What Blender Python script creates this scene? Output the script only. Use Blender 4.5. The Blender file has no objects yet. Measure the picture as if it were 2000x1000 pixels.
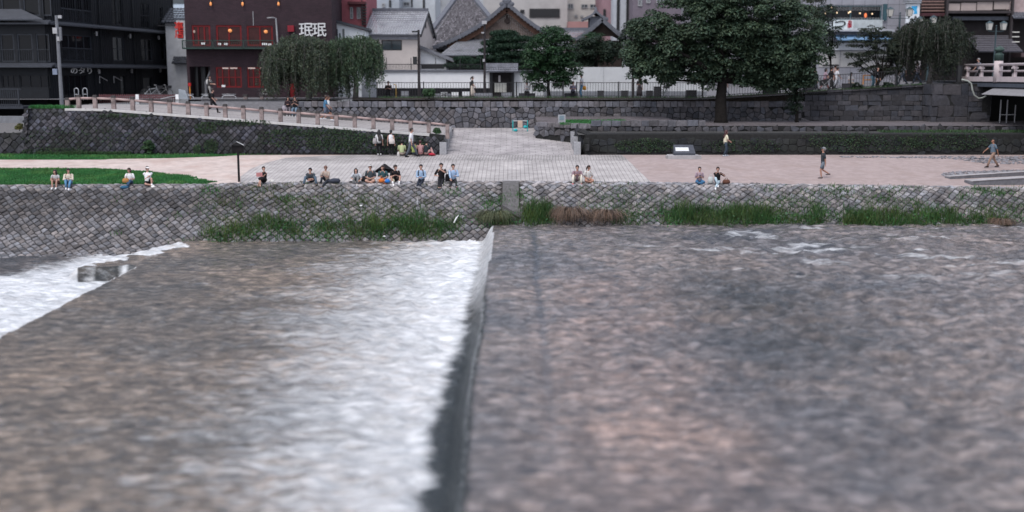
import bpy, math, random
import numpy as np
from mathutils import Vector, Matrix
random.seed(7); RNG = np.random.default_rng(7)
S = bpy.context.scene
COL = S.collection
# ------------------------------------------------------------------ camera, sky, sun, exposure
F, CX, CY, PITCH, CZ = 2222.0, 1000.0, 500.0, math.atan(355/2222), 7.64
cam_d = bpy.data.cameras.new('camera'); cam = bpy.data.objects.new('camera', cam_d); COL.objects.link(cam)
cam.location = (0, 0, CZ); cam.rotation_euler = (math.pi/2 - PITCH, 0, 0)
cam_d.sensor_width = 36; cam_d.lens = 36*F/2000; cam_d.clip_start = .5; cam_d.clip_end = 2000
cam_d.dof.use_dof = True; cam_d.dof.focus_distance = 65; cam_d.dof.aperture_fstop = .2
S.camera = cam
SUN_EL, SUN_AZ = math.radians(58), math.radians(-150)      # soft light from above and behind the camera's left
W = bpy.data.worlds.new("World"); S.world = W; W.use_nodes = True
nt = W.node_tree; nt.nodes.clear()
out = nt.nodes.new('ShaderNodeOutputWorld'); bg = nt.nodes.new('ShaderNodeBackground'); sky = nt.nodes.new('ShaderNodeTexSky')
hs = nt.nodes.new('ShaderNodeHueSaturation'); hs.inputs['Saturation'].default_value = .5
sky.sky_type = 'NISHITA'; sky.sun_disc = False; sky.sun_elevation = SUN_EL
sky.air_density = 1.5; sky.dust_density = 3.0
bg.inputs['Strength'].default_value = .13
mxs = nt.nodes.new('ShaderNodeMix'); mxs.data_type = 'RGBA'; mxs.inputs[0].default_value = .55; mxs.inputs[7].default_value = (6.1, 6.5, 7.9, 1)   # an even overcast veil over the clear sky
nt.links.new(sky.outputs[0], hs.inputs['Color']); nt.links.new(hs.outputs[0], mxs.inputs[6]); nt.links.new(mxs.outputs[2], bg.inputs[0]); nt.links.new(bg.outputs[0], out.inputs[0])
sl = bpy.data.lights.new('sun', 'SUN'); sl.energy = 1.2; sl.angle = math.radians(25); sl.color = (1, .96, .93)
so = bpy.data.objects.new('sun', sl); COL.objects.link(so)
sd = Vector((math.cos(SUN_EL)*math.sin(SUN_AZ), math.cos(SUN_EL)*math.cos(SUN_AZ), math.sin(SUN_EL)))
so.rotation_euler = sd.to_track_quat('Z', 'Y').to_euler(); so.location = (0, 20, 60)
sky.sun_rotation = SUN_AZ
S.view_settings.view_transform = 'Standard'; S.view_settings.look = 'None'; S.view_settings.gamma = 1
S.view_settings.exposure = .53
S.cycles.max_bounces = 6; S.cycles.diffuse_bounces = 3; S.cycles.glossy_bounces = 3; S.cycles.transparent_max_bounces = 6
S.cycles.caustics_reflective = False; S.cycles.caustics_refractive = False

# ------------------------------------------------------------------ photo pixel (2000x1000) -> world point at forward distance Y
cp, sp_ = math.cos(PITCH), math.sin(PITCH)
def at(px, py, Y):
    a, b = (px-CX)/F, -(py-CY)/F
    dy, dz = cp + b*sp_, -sp_ + b*cp
    t = Y/dy
    return Vector((a*t, Y, CZ + dz*t))
def X(px, Y, py=200): return at(px, py, Y).x
def Z(py, Y): return at(1000, py, Y).z
def at_z(px, py, z):
    a, b = (px-CX)/F, -(py-CY)/F
    dy, dz = cp + b*sp_, -sp_ + b*cp
    t = (z-CZ)/dz
    return Vector((a*t, dy*t, z))
def lerp(a, b, t): return a + (b-a)*t
def pl(x, xs, ys): return float(np.interp(x, xs, ys))

# ------------------------------------------------------------------ mesh builder
OFF = {}
def tag(o, label=None, cat=None, group=None, kind=None):
    if label: o['label'] = label
    if cat: o['category'] = cat
    if group: o['group'] = group
    if kind: o['kind'] = kind
    return o
def thing(name, loc, label, cat, group=None):
    o = bpy.data.objects.new(name, None); COL.objects.link(o); o.location = loc; o.empty_display_size = .2
    OFF[o] = Vector(loc)
    return tag(o, label, cat, group)
def copy_tree(o, loc=None, parent=None):
    c = o.copy(); COL.objects.link(c)
    if parent is not None: c.parent = parent
    if loc is not None: c.location = loc
    for ch in [q for q in list(bpy.data.objects) if q.parent == o]: copy_tree(ch, None, c)
    return c
class MB:
    def __init__(s): s.v = []; s.f = []; s.m = []; s.t = []; s.cur = 0; s.tint = (1, 1, 1)
    def face(s, idx): s.f.append(tuple(idx)); s.m.append(s.cur); s.t.append(s.tint)
    def add(s, vs): n = len(s.v); s.v.extend([tuple(q) for q in vs]); return n
    def quad(s, a, b, c, d): n = s.add((a, b, c, d)); s.face((n, n+1, n+2, n+3))
    def poly(s, pts): n = s.add(pts); s.face(range(n, n+len(pts)))
    def hexa(s, p):   # p: 8 points, bottom ring then top ring
        n = s.add(p)
        for q in ((3, 2, 1, 0), (4, 5, 6, 7), (0, 1, 5, 4), (1, 2, 6, 5), (2, 3, 7, 6), (3, 0, 4, 7)): s.face([n+i for i in q])
    def box(s, x0, x1, y0, y1, z0, z1):
        s.hexa([(x0, y0, z0), (x1, y0, z0), (x1, y1, z0), (x0, y1, z0), (x0, y0, z1), (x1, y0, z1), (x1, y1, z1), (x0, y1, z1)])
    def bar(s, a, b, w, h=None, up=(0, 0, 1)):
        a, b = Vector(a), Vector(b); h = h or w; d = (b-a).normalized(); u = Vector(up)
        if abs(d.dot(u)) > .98: u = Vector((0, 1, 0))
        r = d.cross(u).normalized()*w/2; q = r.cross(d).normalized()*h/2
        s.hexa([a-r-q, a+r-q, b+r-q, b-r-q, a-r+q, a+r+q, b+r+q, b-r+q])
    def tube(s, pts, rad, n=8, cap=True, ref=None):
        """pts polyline; rad list of r or (rx, ry); ref: direction of rx"""
        pts = [Vector(p) for p in pts]; m = len(pts); rings = []
        prev = Vector(ref) if ref is not None else None
        for i, p in enumerate(pts):
            d = (pts[min(i+1, m-1)] - pts[max(i-1, 0)])
            d = d.normalized() if d.length > 1e-9 else Vector((0, 0, 1))
            if prev is None: prev = Vector((1, 0, 0)) if abs(d.x) < .9 else Vector((0, 1, 0))
            x = prev - d*prev.dot(d)
            if x.length < 1e-5: x = Vector((0, 1, 0)) - d*d.y
            x.normalize(); prev = x; y = d.cross(x)
            r = rad[i] if isinstance(rad, (list, tuple)) else rad
            rx, ry = r if isinstance(r, (list, tuple)) else (r, r)
            rings.append(s.add([p + x*rx*math.cos(2*math.pi*k/n) + y*ry*math.sin(2*math.pi*k/n) for k in range(n)]))
        for i in range(m-1):
            for k in range(n):
                a, b = rings[i], rings[i+1]; s.face((a+k, a+(k+1) % n, b+(k+1) % n, b+k))
        if cap:
            s.face([rings[0]+k for k in reversed(range(n))]); s.face([rings[-1]+k for k in range(n)])
    def ball(s, c, r, nu=10, nv=7, M=None, keep=None):
        """ellipsoid; r=(rx,ry,rz); M 3x3 rotation"""
        c = Vector(c); r = r if isinstance(r, (list, tuple)) else (r, r, r); g = []
        for j in range(nv+1):
            th = math.pi*j/nv
            for i in range(nu):
                ph = 2*math.pi*i/nu
                q = Vector((r[0]*math.sin(th)*math.cos(ph), r[1]*math.sin(th)*math.sin(ph), r[2]*math.cos(th)))
                if keep: q = keep(q)
                g.append(c + (M @ q if M else q))
        n = s.add(g)
        for j in range(nv):
            for i in range(nu): s.face((n+j*nu+i, n+(j+1)*nu+i, n+(j+1)*nu+(i+1) % nu, n+j*nu+(i+1) % nu))
    def build(s, name, mat, parent=None, smooth=False, label=None):
        off = OFF.get(parent, Vector((0, 0, 0))) if parent else Vector((0, 0, 0))
        me = bpy.data.meshes.new(name)
        V = np.array(s.v, dtype=np.float64).reshape(-1, 3) - np.array(off)
        me.from_pydata(V.tolist(), [], s.f)
        mats = mat if isinstance(mat, (list, tuple)) else [mat]
        for q in mats: me.materials.append(q)
        if len(mats) > 1: me.polygons.foreach_set('material_index', s.m)
        if smooth: me.polygons.foreach_set('use_smooth', [True]*len(s.f))
        if any(t != (1, 1, 1) for t in s.t):
            at_ = me.color_attributes.new('tint', 'FLOAT_COLOR', 'CORNER')
            cnt = np.array([len(q) for q in s.f]); tt = np.ones((len(s.f), 4), np.float32); tt[:, :3] = np.array(s.t)
            at_.data.foreach_set('color', np.repeat(tt, cnt, axis=0).ravel())
        me.update()
        o = bpy.data.objects.new(name, me); COL.objects.link(o)
        if parent: o.parent = parent
        OFF[o] = Vector(off)
        if label: o['label'] = label
        return o

# ------------------------------------------------------------------ materials
MATS = {}
def mat(name, col, rough=.8, var=.18, scale=3.0, bump=.0, bscale=None, tint=False, metal=0, spec=.16, dirt=None, dscale=.6, damt=.5, emit=None, estr=1):
    if name in MATS: return MATS[name]
    m = bpy.data.materials.new(name); m.use_nodes = True; t = m.node_tree; N, L = t.nodes, t.links
    b = N['Principled BSDF']; b.inputs['Roughness'].default_value = rough; b.inputs['Metallic'].default_value = metal
    b.inputs['Specular IOR Level'].default_value = spec
    tc = N.new('ShaderNodeTexCoord')
    nz = N.new('ShaderNodeTexNoise'); nz.inputs['Scale'].default_value = scale; nz.inputs['Detail'].default_value = 6; nz.inputs['Roughness'].default_value = .65
    L.new(tc.outputs['Object'], nz.inputs['Vector'])
    mr = N.new('ShaderNodeMapRange'); mr.inputs[1].default_value = .3; mr.inputs[2].default_value = .7
    mr.inputs[3].default_value = 1-var; mr.inputs[4].default_value = 1+var; L.new(nz.outputs[0], mr.inputs[0])
    mx = N.new('ShaderNodeMix'); mx.data_type = 'RGBA'; mx.blend_type = 'MULTIPLY'; mx.inputs[0].default_value = 1
    mx.inputs[6].default_value = (*col, 1); L.new(mr.outputs[0], mx.inputs[7]); c = mx.outputs[2]
    if tint:
        a = N.new('ShaderNodeVertexColor'); a.layer_name = 'tint'
        m2 = N.new('ShaderNodeMix'); m2.data_type = 'RGBA'; m2.blend_type = 'MULTIPLY'; m2.inputs[0].default_value = 1
        L.new(c, m2.inputs[6]); L.new(a.outputs[0], m2.inputs[7]); c = m2.outputs[2]
    if dirt:
        n2 = N.new('ShaderNodeTexNoise'); n2.inputs['Scale'].default_value = dscale; n2.inputs['Detail'].default_value = 8; n2.inputs['Roughness'].default_value = .7
        L.new(tc.outputs['Object'], n2.inputs['Vector'])
        r2 = N.new('ShaderNodeMapRange'); r2.inputs[1].default_value = .62-damt*.35; r2.inputs[2].default_value = .72-damt*.2; r2.inputs[3].default_value = 0; r2.inputs[4].default_value = min(1, .5+damt*.5)
        L.new(n2.outputs[0], r2.inputs[0])
        m3 = N.new('ShaderNodeMix'); m3.data_type = 'RGBA'; L.new(r2.outputs[0], m3.inputs[0]); L.new(c, m3.inputs[6]); m3.inputs[7].default_value = (*dirt, 1); c = m3.outputs[2]
    L.new(c, b.inputs['Base Color'])
    if bump:
        n3 = N.new('ShaderNodeTexNoise'); n3.inputs['Scale'].default_value = bscale or scale*4; n3.inputs['Detail'].default_value = 5
        L.new(tc.outputs['Object'], n3.inputs['Vector'])
        bp = N.new('ShaderNodeBump'); bp.inputs['Strength'].default_value = bump; bp.inputs['Distance'].default_value = .05
        L.new(n3.outputs[0], bp.inputs['Height']); L.new(bp.outputs[0], b.inputs['Normal'])
    if emit:
        b.inputs['Emission Color'].default_value = (*emit, 1); b.inputs['Emission Strength'].default_value = estr
    MATS[name] = m
    return m
def leafmat(name, col, rough=.55, trans=.25):
    if name in MATS: return MATS[name]
    m = mat(name, col, rough, .25, .8, tint=True, spec=.25)
    t = m.node_tree; b = t.nodes['Principled BSDF']
    tr = t.nodes.new('ShaderNodeBsdfTranslucent'); ms = t.nodes.new('ShaderNodeMixShader'); ms.inputs[0].default_value = trans
    src = b.inputs['Base Color'].links[0].from_socket
    t.links.new(src, tr.inputs['Color']); o = t.nodes['Material Output']
    t.links.new(b.outputs[0], ms.inputs[1]); t.links.new(tr.outputs[0], ms.inputs[2]); t.links.new(ms.outputs[0], o.inputs['Surface'])
    return m
def brickmat(name, c1, c2, mortar, bw, bh, ms=.02, rough=.85, swap='xy', rot=0, bump=.4, off=.5, var=.2):
    if name in MATS: return MATS[name]
    m = bpy.data.materials.new(name); m.use_nodes = True; t = m.node_tree; N, L = t.nodes, t.links; b = N['Principled BSDF']
    b.inputs['Roughness'].default_value = rough; b.inputs['Specular IOR Level'].default_value = .25
    tc = N.new('ShaderNodeTexCoord'); sx = N.new('ShaderNodeSeparateXYZ'); cx = N.new('ShaderNodeCombineXYZ')
    L.new(tc.outputs['Object'], sx.inputs[0])
    ids = {'x': 0, 'y': 1, 'z': 2}; L.new(sx.outputs[ids[swap[0]]], cx.inputs[0]); L.new(sx.outputs[ids[swap[1]]], cx.inputs[1])
    mp = N.new('ShaderNodeMapping'); mp.inputs['Rotation'].default_value = (0, 0, rot); L.new(cx.outputs[0], mp.inputs[0])
    br = N.new('ShaderNodeTexBrick'); br.inputs['Scale'].default_value = 1; br.inputs['Brick Width'].default_value = bw; br.inputs['Row Height'].default_value = bh
    br.inputs['Mortar Size'].default_value = ms; br.offset = off;  br.inputs['Color1'].default_value = (*c1, 1); br.inputs['Color2'].default_value = (*c2, 1); br.inputs['Mortar'].default_value = (*mortar, 1)
    L.new(mp.outputs[0], br.inputs['Vector'])
    nz = N.new('ShaderNodeTexNoise'); nz.inputs['Scale'].default_value = .7; nz.inputs['Detail'].default_value = 8; nz.inputs['Roughness'].default_value = .7; L.new(tc.outputs['Object'], nz.inputs['Vector'])
    mr = N.new('ShaderNodeMapRange'); mr.inputs[1].default_value = .3; mr.inputs[2].default_value = .7; mr.inputs[3].default_value = 1-var; mr.inputs[4].default_value = 1+var; L.new(nz.outputs[0], mr.inputs[0])
    mx = N.new('ShaderNodeMix'); mx.data_type = 'RGBA'; mx.blend_type = 'MULTIPLY'; mx.inputs[0].default_value = 1
    L.new(br.outputs[0], mx.inputs[6]); L.new(mr.outputs[0], mx.inputs[7]); L.new(mx.outputs[2], b.inputs['Base Color'])
    bp = N.new('ShaderNodeBump'); bp.inputs['Strength'].default_value = bump; bp.inputs['Distance'].default_value = -.02; L.new(br.outputs['Fac'], bp.inputs['Height']); L.new(bp.outputs[0], b.inputs['Normal'])
    MATS[name] = m
    return m

# ------------------------------------------------------------------ ground heights
def edge_z(x): return 1.84 - pl(x, [-28, -17, -12, 0, 8, 14, 28], [.14, .1, .0, -.06, 0, .09, .27])
PR = [(61, 0), (60.55, -.10), (59.2, -.95), (57.8, -1.84), (57.2, -2.45), (55.4, -3.6)]
PL_ = [(61, 0), (60.5, -.2), (59.4, -1.1), (58.1, -2.25), (57.0, -2.85), (55.2, -3.5)]
def bank_w(x): return float(np.clip((x+18)/5, 0, 1))
def bank_z(x, Y):
    if Y >= 61: return walk_z(x, Y)
    w = bank_w(x); f = lambda P: float(np.interp(Y, [p[0] for p in P[::-1]], [p[1] for p in P[::-1]]))
    return edge_z(x) + lerp(f(PL_), f(PR), w)
def walk_z(x, Y):
    t = (Y-61)/10.7; e = edge_z(x)
    return lerp(e, 2.62, t) if t <= 1 else 2.62
def plaza_z(Y): return lerp(2.62, 3.74, (Y-71.7)/10.5)
def ramp_z(x): return pl(x, [-28.5, -25.6, -4.9, -4.2], [5.5, 5.46, 3.88, 3.8])
ROAD = 5.84

# ------------------------------------------------------------------ noise (numpy value noise)
def vnoise(x, y, seed=0):
    r = np.random.default_rng(seed); T = r.random((256, 256))
    xi, yi = np.floor(x).astype(int), np.floor(y).astype(int); fx, fy = x-xi, y-yi
    fx = fx*fx*(3-2*fx); fy = fy*fy*(3-2*fy)
    g = lambda a, b: T[a & 255, b & 255]
    return (g(xi, yi)*(1-fx)+g(xi+1, yi)*fx)*(1-fy) + (g(xi, yi+1)*(1-fx)+g(xi+1, yi+1)*fx)*fy
def fbm(x, y, seed=0, oct=4):
    s, a, tot = 0, 1, 0
    for k in range(oct): s = s + a*vnoise(x*2**k+17*k, y*2**k+5*k, seed+k); tot += a; a *= .55
    return s/tot
def ss(a, b, x): t = np.clip((x-a)/(b-a), 0, 1); return t*t*(3-2*t)

# ------------------------------------------------------------------ water: two weirs running away from the camera
def make_water():
    xs = np.concatenate([np.linspace(-60, -28.2, 24), np.arange(-28, 28.01, .09), np.linspace(28.4, 60, 24)])
    ys = np.concatenate([np.arange(14, 58.3, .1)])
    Xg, Yg = np.meshgrid(xs, ys)
    c1 = -.9 + .05*np.sin(Yg*.4)
    f1 = ss(0, 1, (Xg-(c1-.62))/.62)                       # 0 low side .. 1 high side
    c2 = np.where(Yg < 49.3, -16.4, -18.9+(Yg-49.6)*.3)
    f2 = ss(0, 1, (Xg-(c2-.9))/.9)
    z = -1.35 + .63*f2 + .72*f1
    up = f1; mid = (1-f1)*f2; low = (1-f2)
    d1 = c1 - .62 - Xg                                   # metres downstream of the first weir's foot
    n = fbm(Xg*.35, Yg*1.5, 11, 4); n2 = fbm(Xg*1.2, Yg*2.4, 21, 4); n3 = fbm(Xg*.22, Yg*.8, 15, 3)
    reach = np.interp(Yg, [18, 30, 45, 57], [5.6, 6.9, 7.8, 5.8])*(.75+.6*n3)
    rag = .55*(fbm(Yg*1.1, Xg*.0+3.3, 5, 4)-.45)*np.interp(Yg, [20, 38, 45], [1.6, 1, .2])
    offn = np.interp(Yg, [20, 32, 42], [.32, .2, 0])
    foam = np.clip(1.22 - 1.12*d1/reach, 0, 1.12)*np.interp(Yg, [18, 30, 42], [.8, .88, 1])*ss(-.3, .2, d1-rag-offn)*np.maximum(mid, .999*(d1 > -.3)*f2)
    lip = np.interp(Yg, [33, 38, 44, 57], [0, .12, .72, .84])
    foam = np.where((d1 <= .1) & (Xg < c1), np.maximum(lip*(1+.25*(n2-.5)), foam), foam)   # the sheet: white at the far end, glassy near by
    foam += .5*ss(.54, .7, fbm(Xg*.5, Yg*.9, 31))*mid*np.interp(Yg, [18, 24, 30], [1, .5, .08])*ss(0, 4, d1)
    nearc = ss(5.8, 2.6, c2-Xg)
    lowf = np.maximum(ss(50.9, 49.4, Yg + (n-.5)*3), nearc)*(.72+.55*n2)
    foam = np.where(f2 < .97, np.clip(lowf, 0, 1.05)*1.05, foam)
    dk = Xg - c2
    foam = np.where((Yg > 49.6) & (dk > -.4) & (dk < .5+.55*ss(52, 54.2, Yg)+.45*np.sin(Yg*3.1)) & (Yg < 56.3), np.maximum(foam, 1.0*(.75+.5*n2)), foam)
    zseed = 2.0; notch = (Yg > 49.05) & (Yg < 49.5) & (Xg < -16.6) & (Xg > -19.1)
    foam = np.where(notch, .2+.75*ss(.42, .62, fbm(Xg*2.2, Yg*.3+zseed, 88, 2)), foam)
    up_f = ss(.60, .78, fbm(Xg*.45+3, Yg*1.1, 41, 3))*ss(34, 50, Yg)*ss(3, 9, Xg)*.62 + .5*ss(.6, .78, fbm(Xg*.9, Yg*1.6, 51))*ss(2.5, 0, Xg-c1)*ss(40, 47, Yg)
    foam += up*up_f
    # waves: real relief, sharp crested, calmer on the falling sheet
    rid = lambda x, y, sd: 1-np.abs(2*fbm(x, y, sd, 2)-1)*1.6
    sheet_ = np.exp(-((Xg-(c1-.3))/.45)**2) + np.exp(-((Xg-(c2-.4))/.5)**2)*.7
    calm = np.interp(Xg, [-1, 3, 12], [.55, .6, 1.0])*up + (.42+.6*np.clip(foam, 0, 1))*mid + low*.8
    calm = calm*(1+.7*up*np.exp(-((Xg-7)/4.5)**2-((Yg-38)/10)**2))
    wv = (rid(Xg*.95+.2*Yg, Yg*1.55, 61)-.55)*.18 + (fbm(Xg*1.6, Yg*2.5, 65, 2)-.5)*.19 + (fbm(Xg*.3, Yg*.42, 71, 3)-.5)*.10
    zz = z + wv*calm*(1-.85*np.clip(sheet_, 0, 1))
    bx = np.interp(Yg, [20, 57], [.85, 1.05]) + .22*(fbm(Yg*.5, Yg*0+1.5, 55, 3)-.5)
    zz -= up*.04*np.exp(-((Xg-bx)/.16)**2)*ss(20, 27, Yg)
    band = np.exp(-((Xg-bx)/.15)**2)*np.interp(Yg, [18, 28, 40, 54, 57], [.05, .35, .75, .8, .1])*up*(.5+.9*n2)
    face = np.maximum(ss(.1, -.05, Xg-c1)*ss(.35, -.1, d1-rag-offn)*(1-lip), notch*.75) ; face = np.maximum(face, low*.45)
    warm_refl = np.exp(-((Xg-3.2)/2.4)**2)*ss(50, 36, Yg)*up*(.4+.9*n3)  # warm reflection right of the weir, put into the bed colour
    face = np.maximum(face, .55*np.exp(-((Xg-8.5)/3.2)**2-((Yg-36)/9)**2)*up*(.3+1.2*fbm(Xg*.4, Yg*.7, 93, 3)))  # bluish dark reflection patch painted into the upper pool's colour
    nx, ny = len(xs), len(ys)
    V = np.stack([Xg, Yg, zz], -1).reshape(-1, 3)
    me = bpy.data.meshes.new('river_water')
    idx = np.arange(nx*ny).reshape(ny, nx)
    Fq = np.stack([idx[:-1, :-1], idx[:-1, 1:], idx[1:, 1:], idx[1:, :-1]], -1).reshape(-1, 4)
    me.vertices.add(len(V)); me.vertices.foreach_set('co', V.ravel())
    me.loops.add(Fq.size); me.loops.foreach_set('vertex_index', Fq.ravel().astype(np.int32))
    me.polygons.add(len(Fq)); me.polygons.foreach_set('loop_start', np.arange(0, Fq.size, 4, dtype=np.int32))
    me.update(calc_edges=True); me.polygons.foreach_set('use_smooth', np.ones(len(Fq), bool))
    for nm, arr in (('foam', foam), ('band', band), ('dark_water', face), ('warm_refl', warm_refl), ('silt', mid)):
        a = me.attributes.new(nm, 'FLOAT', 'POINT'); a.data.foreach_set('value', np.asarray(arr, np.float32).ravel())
    m = bpy.data.materials.new('river_water'); m.use_nodes = True; t = m.node_tree; N, L = t.nodes, t.links
    b = N['Principled BSDF']; o = N['Material Output']
    tc = N.new('ShaderNodeTexCoord')
    def noise(sc, det=5, st=(1, 1, 1), ro=.6):
        mp = N.new('ShaderNodeMapping'); mp.inputs['Scale'].default_value = st; L.new(tc.outputs['Object'], mp.inputs[0])
        q = N.new('ShaderNodeTexNoise'); q.inputs['Scale'].default_value = sc; q.inputs['Detail'].default_value = det; q.inputs['Roughness'].default_value = ro; L.new(mp.outputs[0], q.inputs[0]); return q.outputs[0]
    def ramp(src, stops):
        r = N.new('ShaderNodeValToRGB'); L.new(src, r.inputs[0])
        while len(r.color_ramp.elements) < len(stops): r.color_ramp.elements.new(.5)
        for e, (p, c) in zip(r.color_ramp.elements, stops): e.position = p; e.color = (*c, 1)
        return r.outputs[0]
    def mixc(f, a, bb):
        x = N.new('ShaderNodeMix'); x.data_type = 'RGBA'
        for s_, v in ((0, f), (6, a), (7, bb)):
            if isinstance(v, bpy.types.NodeSocket): L.new(v, x.inputs[s_])
            else: x.inputs[s_].default_value = v if s_ == 0 else (*v, 1)
        return x.outputs[2]
    def attr(n_):
        a = N.new('ShaderNodeAttribute'); a.attribute_name = n_; return a.outputs['Fac']
    def math_(op, a, bb, clamp=False):
        x = N.new('ShaderNodeMath'); x.operation = op; x.use_clamp = clamp
        for i, v in enumerate((a, bb)):
            if isinstance(v, bpy.types.NodeSocket): L.new(v, x.inputs[i])
            else: x.inputs[i].default_value = v
        return x.outputs[0]
    bed = ramp(noise(2.7, 6, (.62, 1, 1), .62), [(.3, (.03, .034, .042)), (.5, (.12, .111, .107)), (.7, (.29, .262, .248))])  # riverbed tones, stretched so they also carry painted ripple light and dark
    big = ramp(noise(.12, 4), [(.36, (.56, .61, .70)), (.64, (1.22, 1.1, 1.06))])  # broad warm and bluish reflections multiplied into the bed colour
    mb_ = N.new('ShaderNodeMix'); mb_.data_type = 'RGBA'; mb_.blend_type = 'MULTIPLY'; mb_.inputs[0].default_value = 1; L.new(bed, mb_.inputs[6]); L.new(big, mb_.inputs[7])
    sn = N.new('ShaderNodeMix'); sn.data_type = 'RGBA'; sn.blend_type = 'MULTIPLY'; sn.inputs[7].default_value = (1.55, 1.33, 1.22, 1); L.new(attr('warm_refl'), sn.inputs[0]); L.new(mb_.outputs[2], sn.inputs[6])
    sq_ = N.new('ShaderNodeMix'); sq_.data_type = 'RGBA'; sq_.blend_type = 'MULTIPLY'; sq_.inputs[7].default_value = (1.02, .96, .82, 1); L.new(attr('silt'), sq_.inputs[0]); L.new(sn.outputs[2], sq_.inputs[6])
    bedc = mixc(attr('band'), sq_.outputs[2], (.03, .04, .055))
    bedc = mixc(attr('dark_water'), bedc, (.009, .015, .018))
    fn = noise(2.9, 9, (.38, 1.6, 1), .74)
    fm = N.new('ShaderNodeMapRange'); L.new(math_('ADD', attr('foam'), math_('MULTIPLY', math_('SUBTRACT', fn, .5), 2.1)), fm.inputs[0])
    fm.inputs[1].default_value = .18; fm.inputs[2].default_value = 1.42; fm.inputs[3].default_value = 0; fm.inputs[4].default_value = 1
    fz = math_('MULTIPLY', fm.outputs[0], math_('GREATER_THAN', attr('foam'), .02))
    foamc = ramp(noise(3.1, 6, (.6, 1.6, 1)), [(.3, (.5, .53, .56)), (.62, (.87, .88, .895))])
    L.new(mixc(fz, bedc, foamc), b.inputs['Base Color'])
    rg = N.new('ShaderNodeMapRange'); L.new(fz, rg.inputs[0]); rg.inputs[3].default_value = .05; rg.inputs[4].default_value = .75; L.new(rg.outputs[0], b.inputs['Roughness'])
    b.inputs['IOR'].default_value = 1.33; b.inputs['Specular IOR Level'].default_value = .5
    bp = N.new('ShaderNodeBump'); bp.inputs['Strength'].default_value = .9; bp.inputs['Distance'].default_value = .14
    h = math_('ADD', noise(3.0, 6, (.65, 1, 1), .64), math_('MULTIPLY', noise(7, 3), .2)); L.new(h, bp.inputs['Height']); L.new(bp.outputs[0], b.inputs['Normal'])
    me.materials.append(m)
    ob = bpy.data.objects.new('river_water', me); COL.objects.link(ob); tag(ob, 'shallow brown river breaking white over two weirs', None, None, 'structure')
    b2 = MB(); b2.quad((-60, 5, -2.4), (60, 5, -2.4), (60, 59, -2.4), (-60, 59, -2.4)); tag(b2.build('riverbed', mat('riverbed', (.12, .1, .085))), kind='structure')
make_water()
# ------------------------------------------------------------------ stonework: every stone is real relief inside one wall mesh
def clip(poly, mx, my, nx, ny):
    outp = []; k = len(poly)
    d = [(p[0]-mx)*nx + (p[1]-my)*ny for p in poly]
    for i in range(k):
        a, b = poly[i], poly[(i+1) % k]; da, db = d[i], d[(i+1) % k]
        if da <= 0: outp.append(a)
        if (da < 0 < db) or (db < 0 < da):
            t = da/(da-db); outp.append((a[0]+(b[0]-a[0])*t, a[1]+(b[1]-a[1])*t))
    return outp
def voronoi(pts, R):
    grid = {}
    for i, p in enumerate(pts): grid.setdefault((int(p[0]//R), int(p[1]//R)), []).append(i)
    cells = []
    for i, p in enumerate(pts):
        poly = [(p[0]-R, p[1]-R), (p[0]+R, p[1]-R), (p[0]+R, p[1]+R), (p[0]-R, p[1]+R)]
        gx, gy = int(p[0]//R), int(p[1]//R)
        for a in (-1, 0, 1):
            for b in (-1, 0, 1):
                for j in grid.get((gx+a, gy+b), ()):
                    if j == i: continue
                    q = pts[j]; nx, ny = q[0]-p[0], q[1]-p[1]
                    if nx*nx+ny*ny > 4*R*R: continue
                    poly = clip(poly, (p[0]+q[0])/2, (p[1]+q[1])/2, nx, ny)
                    if len(poly) < 3: break
        cells.append(poly)
    return cells
def lattice_pts(u0, u1, v0, v1, du, dv, jit):
    pts = []; j = 0; v = v0
    while v <= v1+1e-6:
        u = u0 + (du/2 if j % 2 else 0)
        while u <= u1+1e-6:
            pts.append((u+random.uniform(-jit, jit)*du, v+random.uniform(-jit, jit)*dv)); u += du
        v += dv; j += 1
    return pts
def cut_rows(u0, u1, rows, wmin, wmax):
    cells = []
    for v0, v1 in rows:
        u = u0 - random.random()*wmin
        while u < u1:
            w = random.uniform(wmin, wmax); a, b = max(u, u0), min(u+w, u1)
            if b-a > .05:
                s = lambda: random.uniform(-.03, .03)
                cells.append([(a, v0+s()), (b, v0+s()), (b, v1+s()), (a, v1+s())])
            u += w
    return cells
def stones(mb, cells, P, gap=.02, th=.07, rnd=.05, inside=None, tone=(.75, 1.2), warm=.06, tintf=None):
    """P(u,v,d): world point at wall coords, d metres out of the wall"""
    for c in cells:
        if len(c) < 3: continue
        cu, cv = sum(p[0] for p in c)/len(c), sum(p[1] for p in c)/len(c)
        if inside and not inside(cu, cv): continue
        size = max(max(abs(p[0]-cu), abs(p[1]-cv)) for p in c)
        if size < .04: continue
        h = th*random.uniform(.6, 1.25); tu, tv = random.uniform(-.12, .12), random.uniform(-.12, .12)
        def ring(g, d, tilt):
            rr = []
            for (u, v) in c:
                f = max(.2, 1 - g/max(.05, math.hypot(u-cu, v-cv)))
                uu, vv = cu+(u-cu)*f, cv+(v-cv)*f
                rr.append(P(uu, vv, d + (tu*(uu-cu)+tv*(vv-cv) if tilt else 0)))
            return rr
        g = random.uniform(*tone); w = random.uniform(-warm, warm); tnt = (g*(1+w), g, g*(1-w))
        if tintf: k = tintf(cu, cv); tnt = tuple(a*b for a, b in zip(tnt, k))
        mb.tint = tnt
        k = len(c)
        a = mb.add(ring(gap, -.05, False)); b = mb.add(ring(gap+.005, h*.6, True)); e = mb.add(ring(gap+rnd, h, True)); ctr = mb.add([P(cu, cv, h*1.12)])
        for i in range(k):
            j = (i+1) % k
            mb.face((a+i, a+j, b+j, b+i)); mb.face((b+i, b+j, e+j, e+i)); mb.face((e+i, e+j, ctr))
    mb.tint = (1, 1, 1)
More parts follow.
